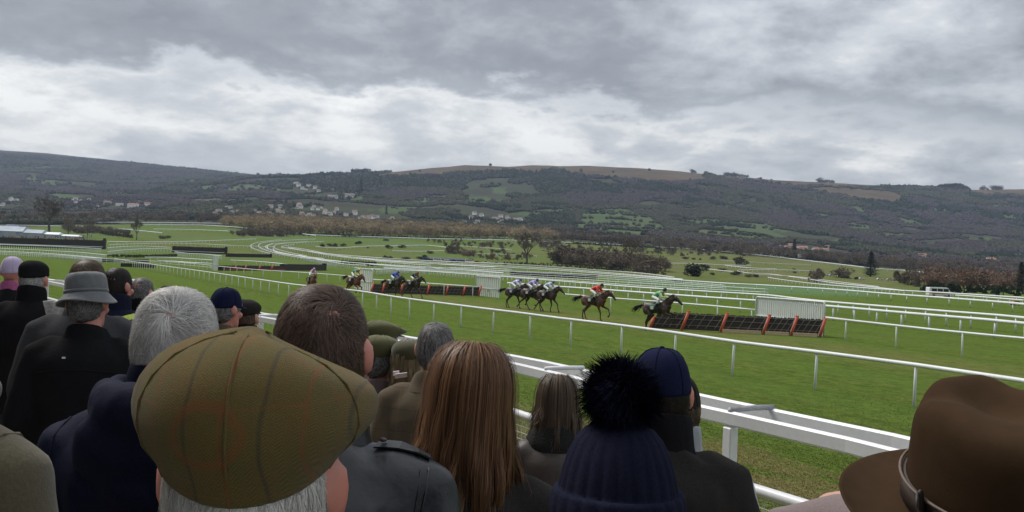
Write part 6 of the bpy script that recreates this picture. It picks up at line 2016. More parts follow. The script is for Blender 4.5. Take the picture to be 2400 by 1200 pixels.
def bucket_hat(m, zb=1.672):
    n = 40; a0, b0 = HR.x + .010, HR.y + .010
    prof = [(.0, 1.0), (.03, 1.0), (.06, .985), (.085, .95), (.098, .86), (.104, .70), (.1065, .40), (.107, .1)]
    def R_(rf, z, wob=0.):
        return [Vector((HC.x + math.sin(2 * math.pi * k / n) * a0 * rf * (1 + .02 * mnoise.noise(Vector((k * .35, z * 30, 1)))), HC.y + math.cos(2 * math.pi * k / n) * b0 * rf, zb + z + wob * math.sin(2 * math.pi * k / n * 2 + 1))) for k in range(n)]
    rows = [R_(rf, z - .006 * (z > .09) * 0) for z, rf in prof]
    mb = MB(); mb.rings(rows); crown = surf(mb.mesh('bucket_hat', None, True)); setm(crown, m); fold(crown, .0045, 5, 16)
    br = [R_(1.0, .012), R_(1.12, -.002, .002), R_(1.24, -.018, .006), R_(1.40, -.032, .012), R_(1.405, -.038, .012), R_(1.25, -.028, .006), R_(1.10, -.010, .002), R_(.985, .004)]
    mb = MB(); mb.rings(br, cap=False); b = surf(mb.mesh('brim', [m], True)); fold(b, .0035, 9, 13)
    st = MB()
    for rf in (1.17, 1.23, 1.30):
        q = R_(rf, -.002 - (rf - 1.12) * .116 + .002, .002 + (rf - 1.12) * .015); st.tube([v - Vector((0, 0, .0032)) for v in q + [q[0]]], .0010, 4)
    band = MB(); band.tube(R_(1.012, .020) + [R_(1.012, .020)[0]], .004, 6, squash=(1, 2.2))
    return ('bucket_hat', crown, [('brim', b), ('stitching', st.mesh('stitching', [m], True)), ('hat_band', band.mesh('hat_band', [m], True))])

def fedora(m, zb=1.672):
    n = 56; a0, b0 = HR.x + .012, HR.y + .012
    def dent(x, y):
        # fore-and-aft crease, deepest at the middle, with two front pinches
        cx = math.exp(-(x / .030) ** 2) * .030 * math.exp(-((y - .035) / .055) ** 2)
        pf = sum(math.exp(-((x - s * .052) / .022) ** 2 - ((y - .066) / .034) ** 2) for s in (-1, 1)) * .020
        return cx + pf
    prof = [(0, 1.0), (.03, .985), (.06, .965), (.09, .94), (.105, .90), (.116, .83), (.1205, .73), (.121, .60), (.121, .45), (.121, .30), (.121, .15), (.121, .03)]
    rows = []
    for z, rf in prof:
        ring = []
        for k in range(n):
            th = 2 * math.pi * k / n; x = math.sin(th) * a0 * rf; y = math.cos(th) * b0 * rf
            lump = 1 + .012 * mnoise.noise(Vector((math.sin(th) * 1.8, math.cos(th) * 1.8, z * 20)))
            w = min(1, max(0, (z - .07) / .04))
            pin = sum(math.exp(-((x - s * .07) / .03) ** 2 - ((y - .075) / .03) ** 2) for s in (-1, 1)) * .010 * min(1, max(0, (z - .03) / .05))
            ring.append(Vector((HC.x + x * lump * (1 - pin * 4), HC.y + y * lump * (1 - pin * 3), zb + z + .012 * max(0, -math.cos(th)) * w * 0 - dent(x, y) * w + .013 * (y / b0) * w)))
        rows.append(ring)
    mb = MB(); mb.rings(rows); crown = surf(mb.mesh('felt_hat', None, True)); setm(crown, m)
    def br(rf, z, curl, th_):
        ring = []
        for k in range(n):
            th = 2 * math.pi * k / n; sd = abs(math.sin(th)) ** 1.5
            ring.append(Vector((HC.x + math.sin(th) * (a0 + rf), HC.y + math.cos(th) * (b0 + rf * 1.05), zb + z + curl * sd - curl * .55 * (1 - sd))))
        return ring
    R_ = [br(-.002, .006, 0, 0), br(.018, .001, .002, 0), br(.040, .001, .004, 0), br(.056, .003, .009, 0), br(.063, .005, .013, 0), br(.0635, .0015, .013, 0), br(.056, -.002, .009, 0), br(.038, -.004, .004, 0), br(.016, -.004, .002, 0), br(-.004, -.001, 0, 0)]
    mb = MB(); mb.rings(R_, cap=False); brim = surf(mb.mesh('brim', [m], True))
    LB = mat('hat_leather', (.055, .035, .026), .6, var=[(30, (.035, .022, .016), .6)])
    LT = mat('hat_thong', (.16, .12, .095), .7)
    def el(off, z): return [Vector((HC.x + math.sin(2 * math.pi * k / n) * (a0 + off), HC.y + math.cos(2 * math.pi * k / n) * (b0 + off), zb + z)) for k in range(n + 1)]
    mb = MB(); mb.rings([el(.0005, .010)[:-1], el(.0035, .010)[:-1], el(.0015, .034)[:-1], el(-.002, .034)[:-1]], cap=False)
    band = mb.mesh('hat_band', [LB], True)
    mb = MB(); mb.tube(el(.0035, .036), .0016, 5); th_ = mb.mesh('thong', [LT], True)
    mb = MB(); p = Vector((HC.x - a0 - .004, HC.y - .012, zb + .026))
    mb.tube([p + Vector((0, 0, -.016)), p + Vector((-.002, .002, .016))], [.005, .004], 7, squash=(1, .7), round_cap=True)
    mb.tube([p + Vector((.001, .012, .012)), p + Vector((-.005, .004, .002)), p + Vector((-.001, -.010, -.012)), p + Vector((-.002, -.014, -.034))], .0022, 5)
    mb.tube([p + Vector((-.002, 0.004, .0)), p + Vector((-.003, .006, -.02)), p + Vector((-.003, .004, -.04))], .0018, 5)
    knot = mb.mesh('knot', [mat('knot_leather', (.02, .014, .012), .6)], True)
    return ('felt_hat', crown, [('brim', brim), ('hat_band', band), ('thong', th_), ('knot', knot)])

def bobble_hat(m, zb=1.625, pom=.053):
    n = 144; rows = []
    a0, b0 = HR.x + .016, HR.y + .014
    def rib(k, amp): return 1 + amp * (abs(math.sin(k * math.pi / 6)) ** .8 - .5)
    prof = [(-.032, 1.05), (-.036, 1.10), (-.026, 1.145), (.0, 1.15), (.022, 1.12), (.030, 1.07), (.027, 1.01), (.034, 1.0), (.06, .94), (.085, .86), (.108, .74), (.126, .58), (.136, .38), (.139, .12)]
    for i, (z, rf) in enumerate(prof):
        ring = []
        for k in range(n):
            th = 2 * math.pi * k / n
            r_ = rf * rib(k, .030 if i < 6 else .038 * min(1, rf / .6))
            ring.append(Vector((HC.x + math.sin(th) * a0 * r_, HC.y + math.cos(th) * b0 * r_, zb + z)))
        rows.append(ring)
    mb = MB(); mb.rings(rows); me = mb.mesh('bobble_hat', [m], True)
    bm = bmesh.new(); bm.from_mesh(me); bmesh.ops.recalc_face_normals(bm, faces=bm.faces[:]); bm.to_mesh(me); bm.free()
    S = Strands(); rs = random.Random(9); c = Vector((HC.x - .002, HC.y - .012, zb + .139 + pom * .86))
    for i in range(13000):
        d = Vector((rs.gauss(0, 1), rs.gauss(0, 1), rs.gauss(0, 1))).normalized()
        r0 = pom * .80; r1 = pom * (1.0 + rs.uniform(-.06, .02) - .10 * (rs.random() ** 3))
        j = Vector((rs.uniform(-1, 1), rs.uniform(-1, 1), rs.uniform(-1, 1))) * .024 - Vector((0, 0, .006))
        side = d.orthogonal()
        S.add([c + d * r0, c + d * (r0 + r1) * .5 + j * .5, c + d * r1 + j], .0008, rs.random(), side)
    fur = hair_mat('navy_fur', (.006, .0075, .018), (.016, .019, .042), .9, .05)
    core = MB(); core.ell(c, (pom * .88,) * 3, None, 16, 10)
    b = len(S.V); S.V += [Vector(v) for v in core.v]; S.T += [0.1] * len(core.v)
    F4 = S.F + [tuple(i + b for i in f) for f in core.f]
    me2 = bpy.data.meshes.new('pompom'); me2.from_pydata([tuple(v) for v in S.V], [], F4); me2.materials.append(fur); attr_f(me2, 'tint', S.T); me2.update()
    return ('bobble_hat', me, [('pompom', me2)])

def eyes_mesh():
    mb = MB(); fm = []
    for s_ in (-1, 1):
        a = len(mb.f); mb.ell((s_ * .031, .0835, 1.642), (.0125, .0105, .0085), None, 10, 8); fm += [0] * (len(mb.f) - a)
        a = len(mb.f); mb.ell((s_ * .031, .0915, 1.642), (.0052, .0032, .0055), None, 8, 6); fm += [1] * (len(mb.f) - a)
    return mesh_np('eyes', mb.v, mb.f, [mat('eye_white', (.62, .60, .57), .25), mat('iris', (.03, .025, .02), .15)], True, fm)
def brows_mesh():
    mb = MB()
    for s_ in (-1, 1): mb.tube([(s_ * .014, .100, 1.671), (s_ * .032, .098, 1.678), (s_ * .050, .086, 1.672)], [.003, .004, .002], 6, squash=(1, 1), round_cap=True)
    return mb.mesh('eyebrows', [mat('brow_hair', (.09, .07, .055), .8)], True)
EYES = eyes_mesh(); BROWS = brows_mesh()
# --- assembling one spectator
GAP = []
def person(label, px, ytop, D, yaw=0.0, hyaw=0.0, htilt=0.0, hroll=0.0, coat=(1.0, .78, 1.0, 'down', 1, .006), cmat=None, col=None, colm=None, hat=None, hair=None, hat_h=.0, skin=None, lean=0.0, extra=None, mode=None, trous=None):
    top = at(px, ytop, D)
    s = top.x * SN[0] + top.y * SN[1]
    zt = terrace_z(s)
    k = (top.z - zt) / (1.75 + hat_h)
    GAP.append((label[:40], round(k, 3)))
    mode = mode or coat[3]
    base = body(mode)
    me = base.copy(); me.name = 'person'
    piv = Vector((0, -.010, 1.505))
    T = Matrix.Translation(piv) @ Matrix.Rotation(hyaw, 4, 'Z') @ Matrix.Rotation(htilt, 4, 'X') @ Matrix.Rotation(hroll, 4, 'Y') @ Matrix.Translation(-piv)
    co = get_co(me).astype(float)
    wgt = sstep(1.46, 1.535, co[:, 2]) * (np.abs(co[:, 0]) < .13) * (co[:, 1] < (.145 if mode == 'up' else 9))
    h4 = np.c_[co, np.ones(len(co))] @ np.array(T).T
    set_co(me, co + (h4[:, :3] - co) * wgt[:, None])
    # head centre has to come out at the wanted point
    hc = T @ Vector((0, -.004, 1.75)); off = Matrix.Rotation(yaw, 3, 'Z') @ Vector((hc.x, hc.y, 0)) * k
    o = obj('person', me, None, (top.x - off.x, top.y - off.y, zt), (0, 0, yaw), (k, k, k))
    me.materials.clear(); me.materials.append(skin or SK)
    tag(o, label, 'person', 'spectators on the terrace')
    c = obj('coat', coat_mesh(coat), o); setmat(c, cmat or C_BLACK)
    if col:
        q = obj('collar', collar(col), c); setmat(q, colm or cmat or C_BLACK)
    t = obj('trousers', TROUS, o); setmat(t, trous or C_TROU)
    t = obj('shoes', SHOES, o); setmat(t, C_SHOE)
    q = obj('eyes', EYES, o); q.matrix_local = T; q = obj('eyebrows', BROWS, o); q.matrix_local = T
    for part in (hair or []):
        q = obj(part[0], part[1], o); q.matrix_local = T
    if hat:
        q = obj(hat[0], hat[1], o); q.matrix_local = T
        for nm, sm in hat[2]: obj(nm, sm, q)
    if extra: extra(o, c, T)
    return o

from mathutils.bvhtree import BVHTree
def on_coat(cme, pts, off=.002):
    bm = bmesh.new(); bm.from_mesh(cme); bt = BVHTree.FromBMesh(bm); bm.free()
    out = []
    for p in pts:
        q, nr, i, d = bt.find_nearest(Vector(p)); out.append((q + nr * off, nr))
    return out
def seam(parent, cme, pts, r=.0022, m=None, name='seam', n=14, off=.001):
    P = catmull([Vector(p) for p in pts], .03)
    q = on_coat(cme, P, off); mb = MB(); mb.tube([a for a, b in q], r, 5)
    return obj(name, mb.mesh(name, [m], True), parent)
def strap(parent, cme, pts, w, th, m, name, off=.004):
    P = catmull([Vector(p) for p in pts], .02); q = on_coat(cme, P, off); R_ = []
    for i, (p, nr) in enumerate(q):
        d = (q[min(i + 1, len(q) - 1)][0] - q[max(i - 1, 0)][0]).normalized(); sd = d.cross(nr).normalized()
        R_.append([p - sd * w, p + sd * w, p + sd * w + nr * th, p - sd * w + nr * th])
    mb = MB(); mb.rings(R_); return obj(name, mb.mesh(name, [m], False), parent)

def build_people():
    K = (1.0, .78, 1.0, 'down', 1, .006)
    WIDE = (1.04, .74, 1.08, 'down', 2, .007)
    PAD = (1.12, .80, 1.06, 'down', 5, .013)
    WOM = (.95, .74, .98, 'down', 3, .005)
    JKT = (1.03, .82, 1.05, 'down', 8, .013)
    # 1 tweed cap
    def ex1(o, c, T): pass
    person('man nearest the camera in an olive check tweed flat cap with white hair', 606, 768, .895, yaw=-.02, hyaw=.0, htilt=.03, hroll=.0, coat=JKT, cmat=C_TWEED, col='fold',
           hat=flat_cap(C_BIGCAP, 1.665, 1.33, .014, -.95, .124, True, False, .985, 2, .026, 1.95), hat_h=.039, skin=SKR,
           hair=[short_hair('hair', H_WHITE, 17000, .036, .0007, (0, -.3, .95), 4, .45, .2, 0, 1.662, .9, .75, clump=.5, off=.001)])
    # 2 dark haired man in a waxed jacket
    def ex2(o, c, T):
        cm = c.data
        for s in (-1, 1):
            e = strap(c, cm, [(s * .205, -.03, 1.44), (s * .16, -.035, 1.47), (s * .115, -.035, 1.50)], .016, .003, C_WAX, 'epaulette', .003)
            mb = MB(); q = on_coat(cm, [(s * .128, -.035, 1.5)], .012)[0][0]; mb.ell(q, (.007, .007, .004)); obj('button', mb.mesh('button', [C_LEATH], True), e)
            seam(c, cm, [(s * .20, -.13, 1.30), (s * .215, -.10, 1.38), (s * .205, -.03, 1.45), (s * .20, .05, 1.42)], .003, C_WAX)
            seam(c, cm, [(s * .192, -.14, 1.30), (s * .207, -.11, 1.38), (s * .195, -.04, 1.455), (s * .19, .05, 1.43)], .0022, C_WAX)
        seam(c, cm, [(-.20, -.14, 1.325), (-.1, -.18, 1.335), (0, -.19, 1.34), (.1, -.18, 1.335), (.20, -.14, 1.325)], .003, C_WAX)
        seam(c, cm, [(0, -.19, 1.33), (0, -.18, 1.2), (0, -.18, 1.0)], .0025, C_WAX)
    person('dark haired man with thinning crown in a black waxed jacket with epaulettes', 760, 668, 1.68, yaw=-.08, hyaw=.10, htilt=-.06, coat=JKT, cmat=C_WAX, col='high', hair=[short_hair('hair', H_DARK, 19000, .030, .0007, (.36, -.62, .70), 21, .60, 1.3, .20, 9, .25, .50, clump=.75)], hat_h=.008, skin=SKR, extra=ex2)
    # 3 long auburn hair
    person('woman with long straight auburn hair falling over a dark coat', 1112, 806, 1.98, yaw=.05, hyaw=-.06, htilt=-.05, hroll=.05, coat=WOM, cmat=C_CHAR, col='stand', hair=[long_hair('hair', H_AUB, 13000, 1.235, 11, .0008, flare=.128, wave=.046)], hat_h=.012, skin=SKP)
    # 4 bobble hat
    person('woman in a ribbed navy knitted hat with a big fur pompom', 1452, 990, 1.40, yaw=.05, hyaw=.03, htilt=-.06, coat=WOM, cmat=C_NAVY, col='high', hat=bobble_hat(C_KNIT), hat_h=.010, skin=SKP, hair=[short_hair('hair', H_BROWN, 900, .05, .0015, (0, -.2, .97), 31, .5, .2, 0, 1.60, 1.0)])
    # 5 navy cap, charcoal coat
    person('man in a plain navy cap and charcoal coat behind the bobble hat', 1552, 812, 2.72, yaw=.0, hyaw=.05, htilt=-.04, coat=JKT, cmat=C_CHAR, col='high', colm=C_BLACK, hat=baseball_cap(C_NAVYCAP, 1.655, 0, True, 1.0, .07, .118), hat_h=.024, skin=SKR, hair=[short_hair('hair', H_BLACK, 1600, .010, .0012, (0, -.2, .97), 33, .2, .2, 0, 1.66, .8)])
    # grey anorak beyond the navy cap
    person('person in a pale grey anorak half hidden by the navy cap', 1582, 868, 2.95, yaw=.15, hyaw=.1, coat=PAD, cmat=C_LGREY, col='high', hat=baseball_cap(C_CHAR, 1.66, 0, True, .97), hat_h=.012, hair=[short_hair('hair', H_BROWN, 900, .02, .0016, (0, -.2, .97), 35, .3, .2, 0, 1.66, .8)])
    # 6 fur collar
    person('brown haired woman in a brown leather coat with black fur collar', 1308, 878, 3.9, yaw=.1, hyaw=-.12, htilt=-.05, coat=WOM, cmat=C_LEATH, col='fur', colm=C_FUR, hair=[long_hair('hair', H_BROWN, 3000, 1.475, 17, .0022, flare=.098, wave=.006)], hat_h=.014, skin=SKP)
    # 7 grey hair, tweed jacket
    person('grey haired man in a checked brown tweed jacket', 1023, 756, 4.2, yaw=-.05, hyaw=-.1, htilt=-.04, coat=K, cmat=C_TWJKT, col='fold', hair=[short_hair('hair', H_GREY, 3600, .032, .0022, (.15, -.45, .85), 41, .35, 1., .22, 9, .3)], hat_h=.006)
    # 8 two olive caps
    person('person in an olive flat cap furthest from us of the two olive caps', 897, 746, 5.6, yaw=.0, hyaw=-.9, coat=K, cmat=C_MAUVE, col='fold', hat=flat_cap(C_OLCAP, 1.67, 1.2, .05, 0, .10), hat_h=.030, hair=[short_hair('hair', H_GREY, 700, .02, .0026, (0, -.2, .97), 43, .3, .2, 0, 1.67, .8)])
    person('man in a green flat cap and mauve quilted jacket below the other olive cap', 895, 782, 4.7, yaw=-.05, hyaw=-.35, htilt=-.05, coat=K, cmat=C_MAUVE, col='fold', hat=flat_cap(C_OLCAP, 1.675, 1.17, .045, 0, .105), hat_h=.034, skin=SKR, hair=[short_hair('hair', H_GREY, 700, .02, .0026, (0, -.2, .97), 44, .3, .2, 0, 1.67, .8)])
    # 9 tweed hat, sandy hair
    person('woman with sandy hair under a moss tweed hat in a navy collar', 964, 790, 4.6, yaw=.05, hyaw=-.3, coat=WOM, cmat=C_NAVY, col='high', hat=flat_cap(C_BTWEED, 1.665, 1.16, .03, 0, .105, False), hat_h=.03, hair=[long_hair('hair', H_BLOND, 1800, 1.50, 19, .0026, flare=.095, wave=.008)])
    # 10 fedora
    person('person in a wide brimmed brown felt hat with pinched crown and leather thong', 2375, 922, .88, yaw=.05, hyaw=.04, htilt=.20, hroll=-.14, coat=(1.05, .8, 1.04, 'down', 12, .006), cmat=C_CHAR, col='stand', hat=fedora(C_FELT), hat_h=.042, skin=SK, hair=[short_hair('hair', H_BROWN, 1500, .03, .0012, (0, -.2, .97), 51, .3, .2, 0, 1.67, .8)])
    person('person in a low pink grey wool cap beside the brown felt hat', 1992, 1122, 1.55, yaw=.0, hyaw=.2, coat=WOM, cmat=C_PINKG, col='stand', hat=flat_cap(C_PINKG, 1.64, 1.26, .03, .3, .115, False, False, 1.14, 5), hat_h=.024, hair=[short_hair('hair', H_BROWN, 900, .03, .0016, (0, -.2, .97), 52, .3, .2, 0, 1.66, .8)])
    # 11 white hair, navy hood
    def ex11(o, c, T):
        mb = MB()
        R_ = []
        for q in np.linspace(-2.05, 2.05, 15):
            f = abs(q) / 2.05; cx, cy = math.sin(q) * (.115 + .01 * (1 - f)), -.02 - math.cos(q) * (.105 + .05 * (1 - f))
            R_.append((Vector((cx, cy, 1.500 + .012 * f - .006 * (1 - f))), .052 - .022 * f))
        mb.tube([a for a, b in R_], [b for a, b in R_], 12, squash=(1.0, 1.35), round_cap=True)
        mb.ell((0, -.15, 1.425), (.155, .06, .10)); mb.ell((0, -.165, 1.345), (.10, .04, .09))
        hd = remesh(mb, 'hood', .011, 5, [C_NAVY]); fold(hd, .009, 6, 11)
        obj('hood', hd, c)
        cm = c.data
        seam(c, cm, [(-.20, -.16, 1.22), (0, -.2, 1.22), (.2, -.16, 1.22)], .003, C_NAVY)
        for s in (-1, 1): seam(c, cm, [(s * .19, -.16, 1.25), (s * .215, -.12, 1.36), (s * .205, -.03, 1.46)], .003, C_NAVY)
    person('white haired man in a navy padded jacket with the hood down', 420, 668, 2.05, yaw=.05, hyaw=-.28, htilt=-.05, coat=PAD, cmat=C_NAVY, col='high', hair=[short_hair('hair', H_WHITE, 16000, .046, .00065, (.40, -.74, .50), 61, .62, 1.0, 0, 9, .45, .5, clump=.75)], hat_h=.016, skin=SKR, extra=ex11)
    # 12 olive coat at the lower left corner
    def ex12(o, c, T):
        seam(c, c.data, [(.17, -.15, 1.25), (.205, -.13, 1.36), (.205, -.03, 1.45), (.20, .06, 1.42)], .0028, C_OLIVE)
        seam(c, c.data, [(0, -.19, 1.43), (0, -.18, 1.2), (0, -.18, .9)], .0028, C_OLIVE)
    person('person in an olive brown wool coat cut off by the left edge', -285, 448, 1.25, yaw=-.1, hyaw=.1, coat=(1.06, .7, 1.10, 'down', 14, .007), cmat=C_OLIVE, col='fold', hat=flat_cap(C_OLCAP, 1.675, 1.2, .05), hat_h=.030, hair=[short_hair('hair', H_GREY, 900, .02, .0014, (0, -.2, .97), 62, .3, .2, 0, 1.67, .8)], extra=ex12)
    person('person in a sage cap just showing at the left edge of the picture', -78, 862, 2.4, yaw=.5, hyaw=.1, coat=WOM, cmat=C_BLACK, col='stand', hat=flat_cap(C_BTWEED, 1.655, 1.25, .05, 0, .12), hat_h=.034, hair=[short_hair('hair', H_GREY, 900, .03, .0018, (0, -.2, .97), 63, .3, .2, 0, 1.66, .8)])
    # 13 bucket hat
    def ex13(o, c, T):
        cm = c.data
        seam(c, cm, [(-.19, -.15, 1.33), (0, -.19, 1.35), (.19, -.15, 1.33)], .0035, C_BLACK)
        mb = MB()
        for p in ((-.06, -.2, 1.42),):
            q = on_coat(cm, [p], .004)[0][0]; mb.box(q, (.014, .004, .007))
        obj('loop_label', mb.mesh('loop_label', [C_WHITEC]), c)
    person('man in a grey felt bucket hat and long black coat', 202, 637, 4.05, yaw=.22, hyaw=-.18, htilt=-.08, hroll=-.12, coat=WIDE, cmat=C_BLACK, col='fold', hat=bucket_hat(C_HATG), hat_h=.030, skin=SKR, hair=[short_hair('hair', H_GREY, 1300, .02, .002, (0, -.2, .97), 71, .3, .2, 0, 1.67, .8)], extra=ex13)
    # 14 behind the bucket hat
    person('balding brown haired man in a grey tweed coat behind the bucket hat', 206, 611, 4.5, yaw=.22, hyaw=-.1, coat=WIDE, cmat=C_GREYT, col='fold', hair=[short_hair('hair', H_BROWN, 2600, .03, .0024, (0, -.4, .92), 73, .3, .9, .45, 9, .3)], skin=SK)
    # 15 black cap
    def ex15(o, c, T):
        cm = c.data; rs = random.Random(4); mb = MB()
        for p in ((.11, -.2, 1.22), (.13, -.2, 1.20), (.115, -.2, 1.185), (.03, -.2, 1.20)):
            q, nr = on_coat(cm, [p], .003)[0]; mb.box(q, (.012, .004, .03), Matrix.Rotation(rs.uniform(-.8, .8), 3, 'Y'))
        obj('white_marks', mb.mesh('white_marks', [C_WHITEC]), c)
    person('man in a black flat cap and black coat with white marks on the back', 81, 607, 5.8, yaw=.22, hyaw=-.12, htilt=-.05, coat=WIDE, cmat=C_BLACK, col='high', hat=flat_cap(C_CAPBLK, 1.655, 1.05, .015, 0, .112, False, False), hat_h=.024, skin=SKR, hair=[short_hair('hair', H_GREYW, 900, .015, .0026, (0, -.2, .97), 75, .2, .2, 0, 1.67, .8)], extra=ex15)
    # 16 lilac cap
    person('person in a lilac baseball cap and pink scarf at the left edge', 30, 600, 7.2, yaw=.22, hyaw=-.1, coat=WOM, cmat=C_BLACK, col='stand', colm=C_PINK, hat=baseball_cap(C_LILAC, 1.64, 0, False, 1.06, .06, .13), hat_h=.020, skin=SKR)
    # 17 dark hair, hi-vis stripe
    def ex17(o, c, T):
        strap(c, c.data, [(.02, -.16, 1.42), (.08, -.17, 1.45), (.14, -.10, 1.47)], .02, .004, C_HIVIS, 'reflective_strip', .005)
    person('black haired man in a navy coat with a yellow reflective strip', 276, 628, 5.7, yaw=.22, hyaw=-.45, coat=WIDE, cmat=C_NAVY, col='high', hair=[short_hair('hair', H_BLACK, 2600, .03, .0028, (.1, -.5, .8), 81, .3, .9, 0, 9, .3)], hat_h=.006, skin=SKR, extra=ex17)
    # 18 cropped head
    person('man with cropped grey hair and a dark collar', 334, 653, 6.9, yaw=.22, hyaw=-.4, coat=K, cmat=C_BLACK, col='high', hair=[short_hair('hair', H_GREY, 1600, .012, .003, (.1, -.4, .9), 83, .2, .9, .25, 9, .3)], skin=SKR)
    person('person in a white cap behind the cropped head', 314, 653, 8.2, yaw=.22, hyaw=-.2, coat=K, cmat=C_NAVY, col='high', hat=baseball_cap(C_WHITEC, 1.66), hat_h=.012)
    person('person in a small black hat further off left of the white haired man', 397, 667, 9.0, yaw=.22, hyaw=-.3, coat=K, cmat=C_BLACK, col='high', hat=flat_cap(C_CAPBLK, 1.665, 1.15, .04, 0, .10, False), hat_h=.024)
    # 21 navy cap with grey hair
    person('grey haired man in a navy baseball cap beside the white haired man', 532, 672, 5.7, yaw=.1, hyaw=-.60, htilt=-.05, coat=K, cmat=C_TWEED, col='fold', hat=baseball_cap(C_NAVYCAP, 1.655, 0, True, 1.03, .06, .118), hat_h=.026, skin=SKR, hair=[short_hair('hair', H_GREY, 1500, .03, .0026, (0, -.2, .97), 91, .3, .2, 0, 1.67, .9)])
    # 22 dark hat
    person('dark hatted person in a black jacket right of the navy cap', 577, 697, 6.0, yaw=.15, hyaw=-.3, coat=K, cmat=C_BLACK, col='high', hat=flat_cap(C_CHAR, 1.665, 1.12, .03, 0, .10, False), hat_h=.024, hair=[short_hair('hair', H_DARK, 800, .03, .0028, (0, -.2, .97), 93, .3, .2, 0, 1.67, .9)])
build_people()
for g in GAP:
    if not (.86 < g[1] < 1.1): print('SCALE', g)
# ------------------------------------------------------------------ white double barrier in front of the terrace
def barrier():
    line = [(40, 650), (110, 662), (160, 672), (330, 700), (480, 727), (620, 750), (780, 779), (944, 808), (1070, 833), (1200, 860), (1400, 908), (1620, 960), (1713, 981), (1800, 1001), (1987, 1044), (2400, 1150), (2700, 1230)]
    ZB = 2.11
    P = []
    for px, py in line:
        d = ray(px, py); t = (ZB - CAMZ) / d.z; P.append(CAM + d * t)
    P = P[::-1]                       # from the right edge to the far left
    C = catmull(P, 1.0)
    org = Vector((C[0].x, C[0].y, terr1(C[0].x, C[0].y)))
    e = empty('crowd_barrier', org); tag(e, 'white double railed crowd barrier between the spectators and the turf', 'barrier')
    plastic = mat('barrier_plastic', (.78, .79, .82), .38, var=[(1.5, (.66, .67, .70), .6), (24, (.55, .55, .55), .18)])
    def offs(pts, o):
        r = []
        for i, p in enumerate(pts):
            d = pts[min(i + 1, len(pts) - 1)] - pts[max(i - 1, 0)]; n = Vector((d.y, -d.x, 0)).normalized()
            r.append(p + n * o)
        return r
    sgn = 1 if offs(C, .5)[0].dot(Vector((SN[0], SN[1], 0))) > C[0].dot(Vector((SN[0], SN[1], 0))) else -1
    far = offs(C, sgn * .52)
    def beam(pts, h, w, name):
        R_ = []
        for i, p in enumerate(pts):
            d = pts[min(i + 1, len(pts) - 1)] - pts[max(i - 1, 0)]; n = Vector((d.y, -d.x, 0)).normalized(); z = Vector((0, 0, 1)); q = p - org; b = .018
            R_.append([q - n * w - z * (h - b), q - n * (w - b) - z * h, q + n * (w - b) - z * h, q + n * w - z * (h - b), q + n * w + z * (h - b), q + n * (w - b) + z * h, q - n * (w - b) + z * h, q - n * w + z * (h - b)])
        mb = MB(); mb.rings(R_); return obj(name, mb.mesh(name, [plastic]), e)
    beam(C, .066, .030, 'top_rail'); beam(far, .066, .030, 'top_rail')
    low = [p - Vector((0, 0, .56)) for p in C]
    mb = MB(); mb.tube([p - org for p in low], .05, 10); obj('lower_rail', mb.mesh('lower_rail', [plastic], True), e)
    mb = MB(); mb.tube([(0, 0, .12), (.0, 0, -.12)], .03, 8)
    # posts and cross ties: one tie shows above x=1745, one above x=1300
    L_ = [0.]
    for a, b in zip(C[:-1], C[1:]): L_.append(L_[-1] + (b - a).length)
    i0 = min(range(len(C)), key=lambda i: abs(project(C[i])[0] - 1713))
    first = L_[i0] % 3.05
    pm = MB(); pm.rings([[(-.05, -.05, 0), (.05, -.05, 0), (.05, .05, 0), (-.05, .05, 0)], [(-.05, -.05, 1), (.05, -.05, 1), (.05, .05, 1), (-.05, .05, 1)]])
    pme = bevelled(pm.mesh('post', [plastic]), .008, 1)
    tm = MB(); tm.tube([(0, -.02, .045), (0, .26, .052), (0, .54, .045)], .026, 8); tme = tm.mesh('cross_tie', [plastic], True)
    rs = random.Random(1)
    for k in range(16):
        dist = first + 3.05 * k
        for i in range(len(C) - 1):
            if L_[i] <= dist <= L_[i + 1]:
                f = (dist - L_[i]) / (L_[i + 1] - L_[i]); p = C[i].lerp(C[i + 1], f); q = far[i].lerp(far[i + 1], f)
                d = (C[i + 1] - C[i]); rz = math.atan2(d.y, d.x)
                g = terr1(p.x, p.y); o = obj('post', pme, e, Vector((p.x, p.y, g - .1)) - org, (0, 0, rz), (1, 1, p.z - .075 - g + .1))
                v = q - p; o = obj('cross_tie', tme, e, p - org + Vector((0, 0, .03)), (0, 0, math.atan2(v.y, v.x) - math.pi / 2))
    # wire mesh below the lower rail
    mb = MB(); wire = mat('galvanised_wire', (.62, .63, .62), .4, metal=.0)
    run = [p for p in low if (p - CAM).dot(FWD) < 26]
    for k in range(9):
        mb.tube([p - org - Vector((0, 0, .06 + k * .08)) for p in run], .004, 4)
    for p, d in along(run, .10):
        mb.tube([p - org - Vector((0, 0, .05)), p - org - Vector((0, 0, .72))], .004, 4)
    o = obj('wire_mesh', mb.mesh('wire_mesh', [wire]), e); o['kind'] = 'stuff'
barrier()

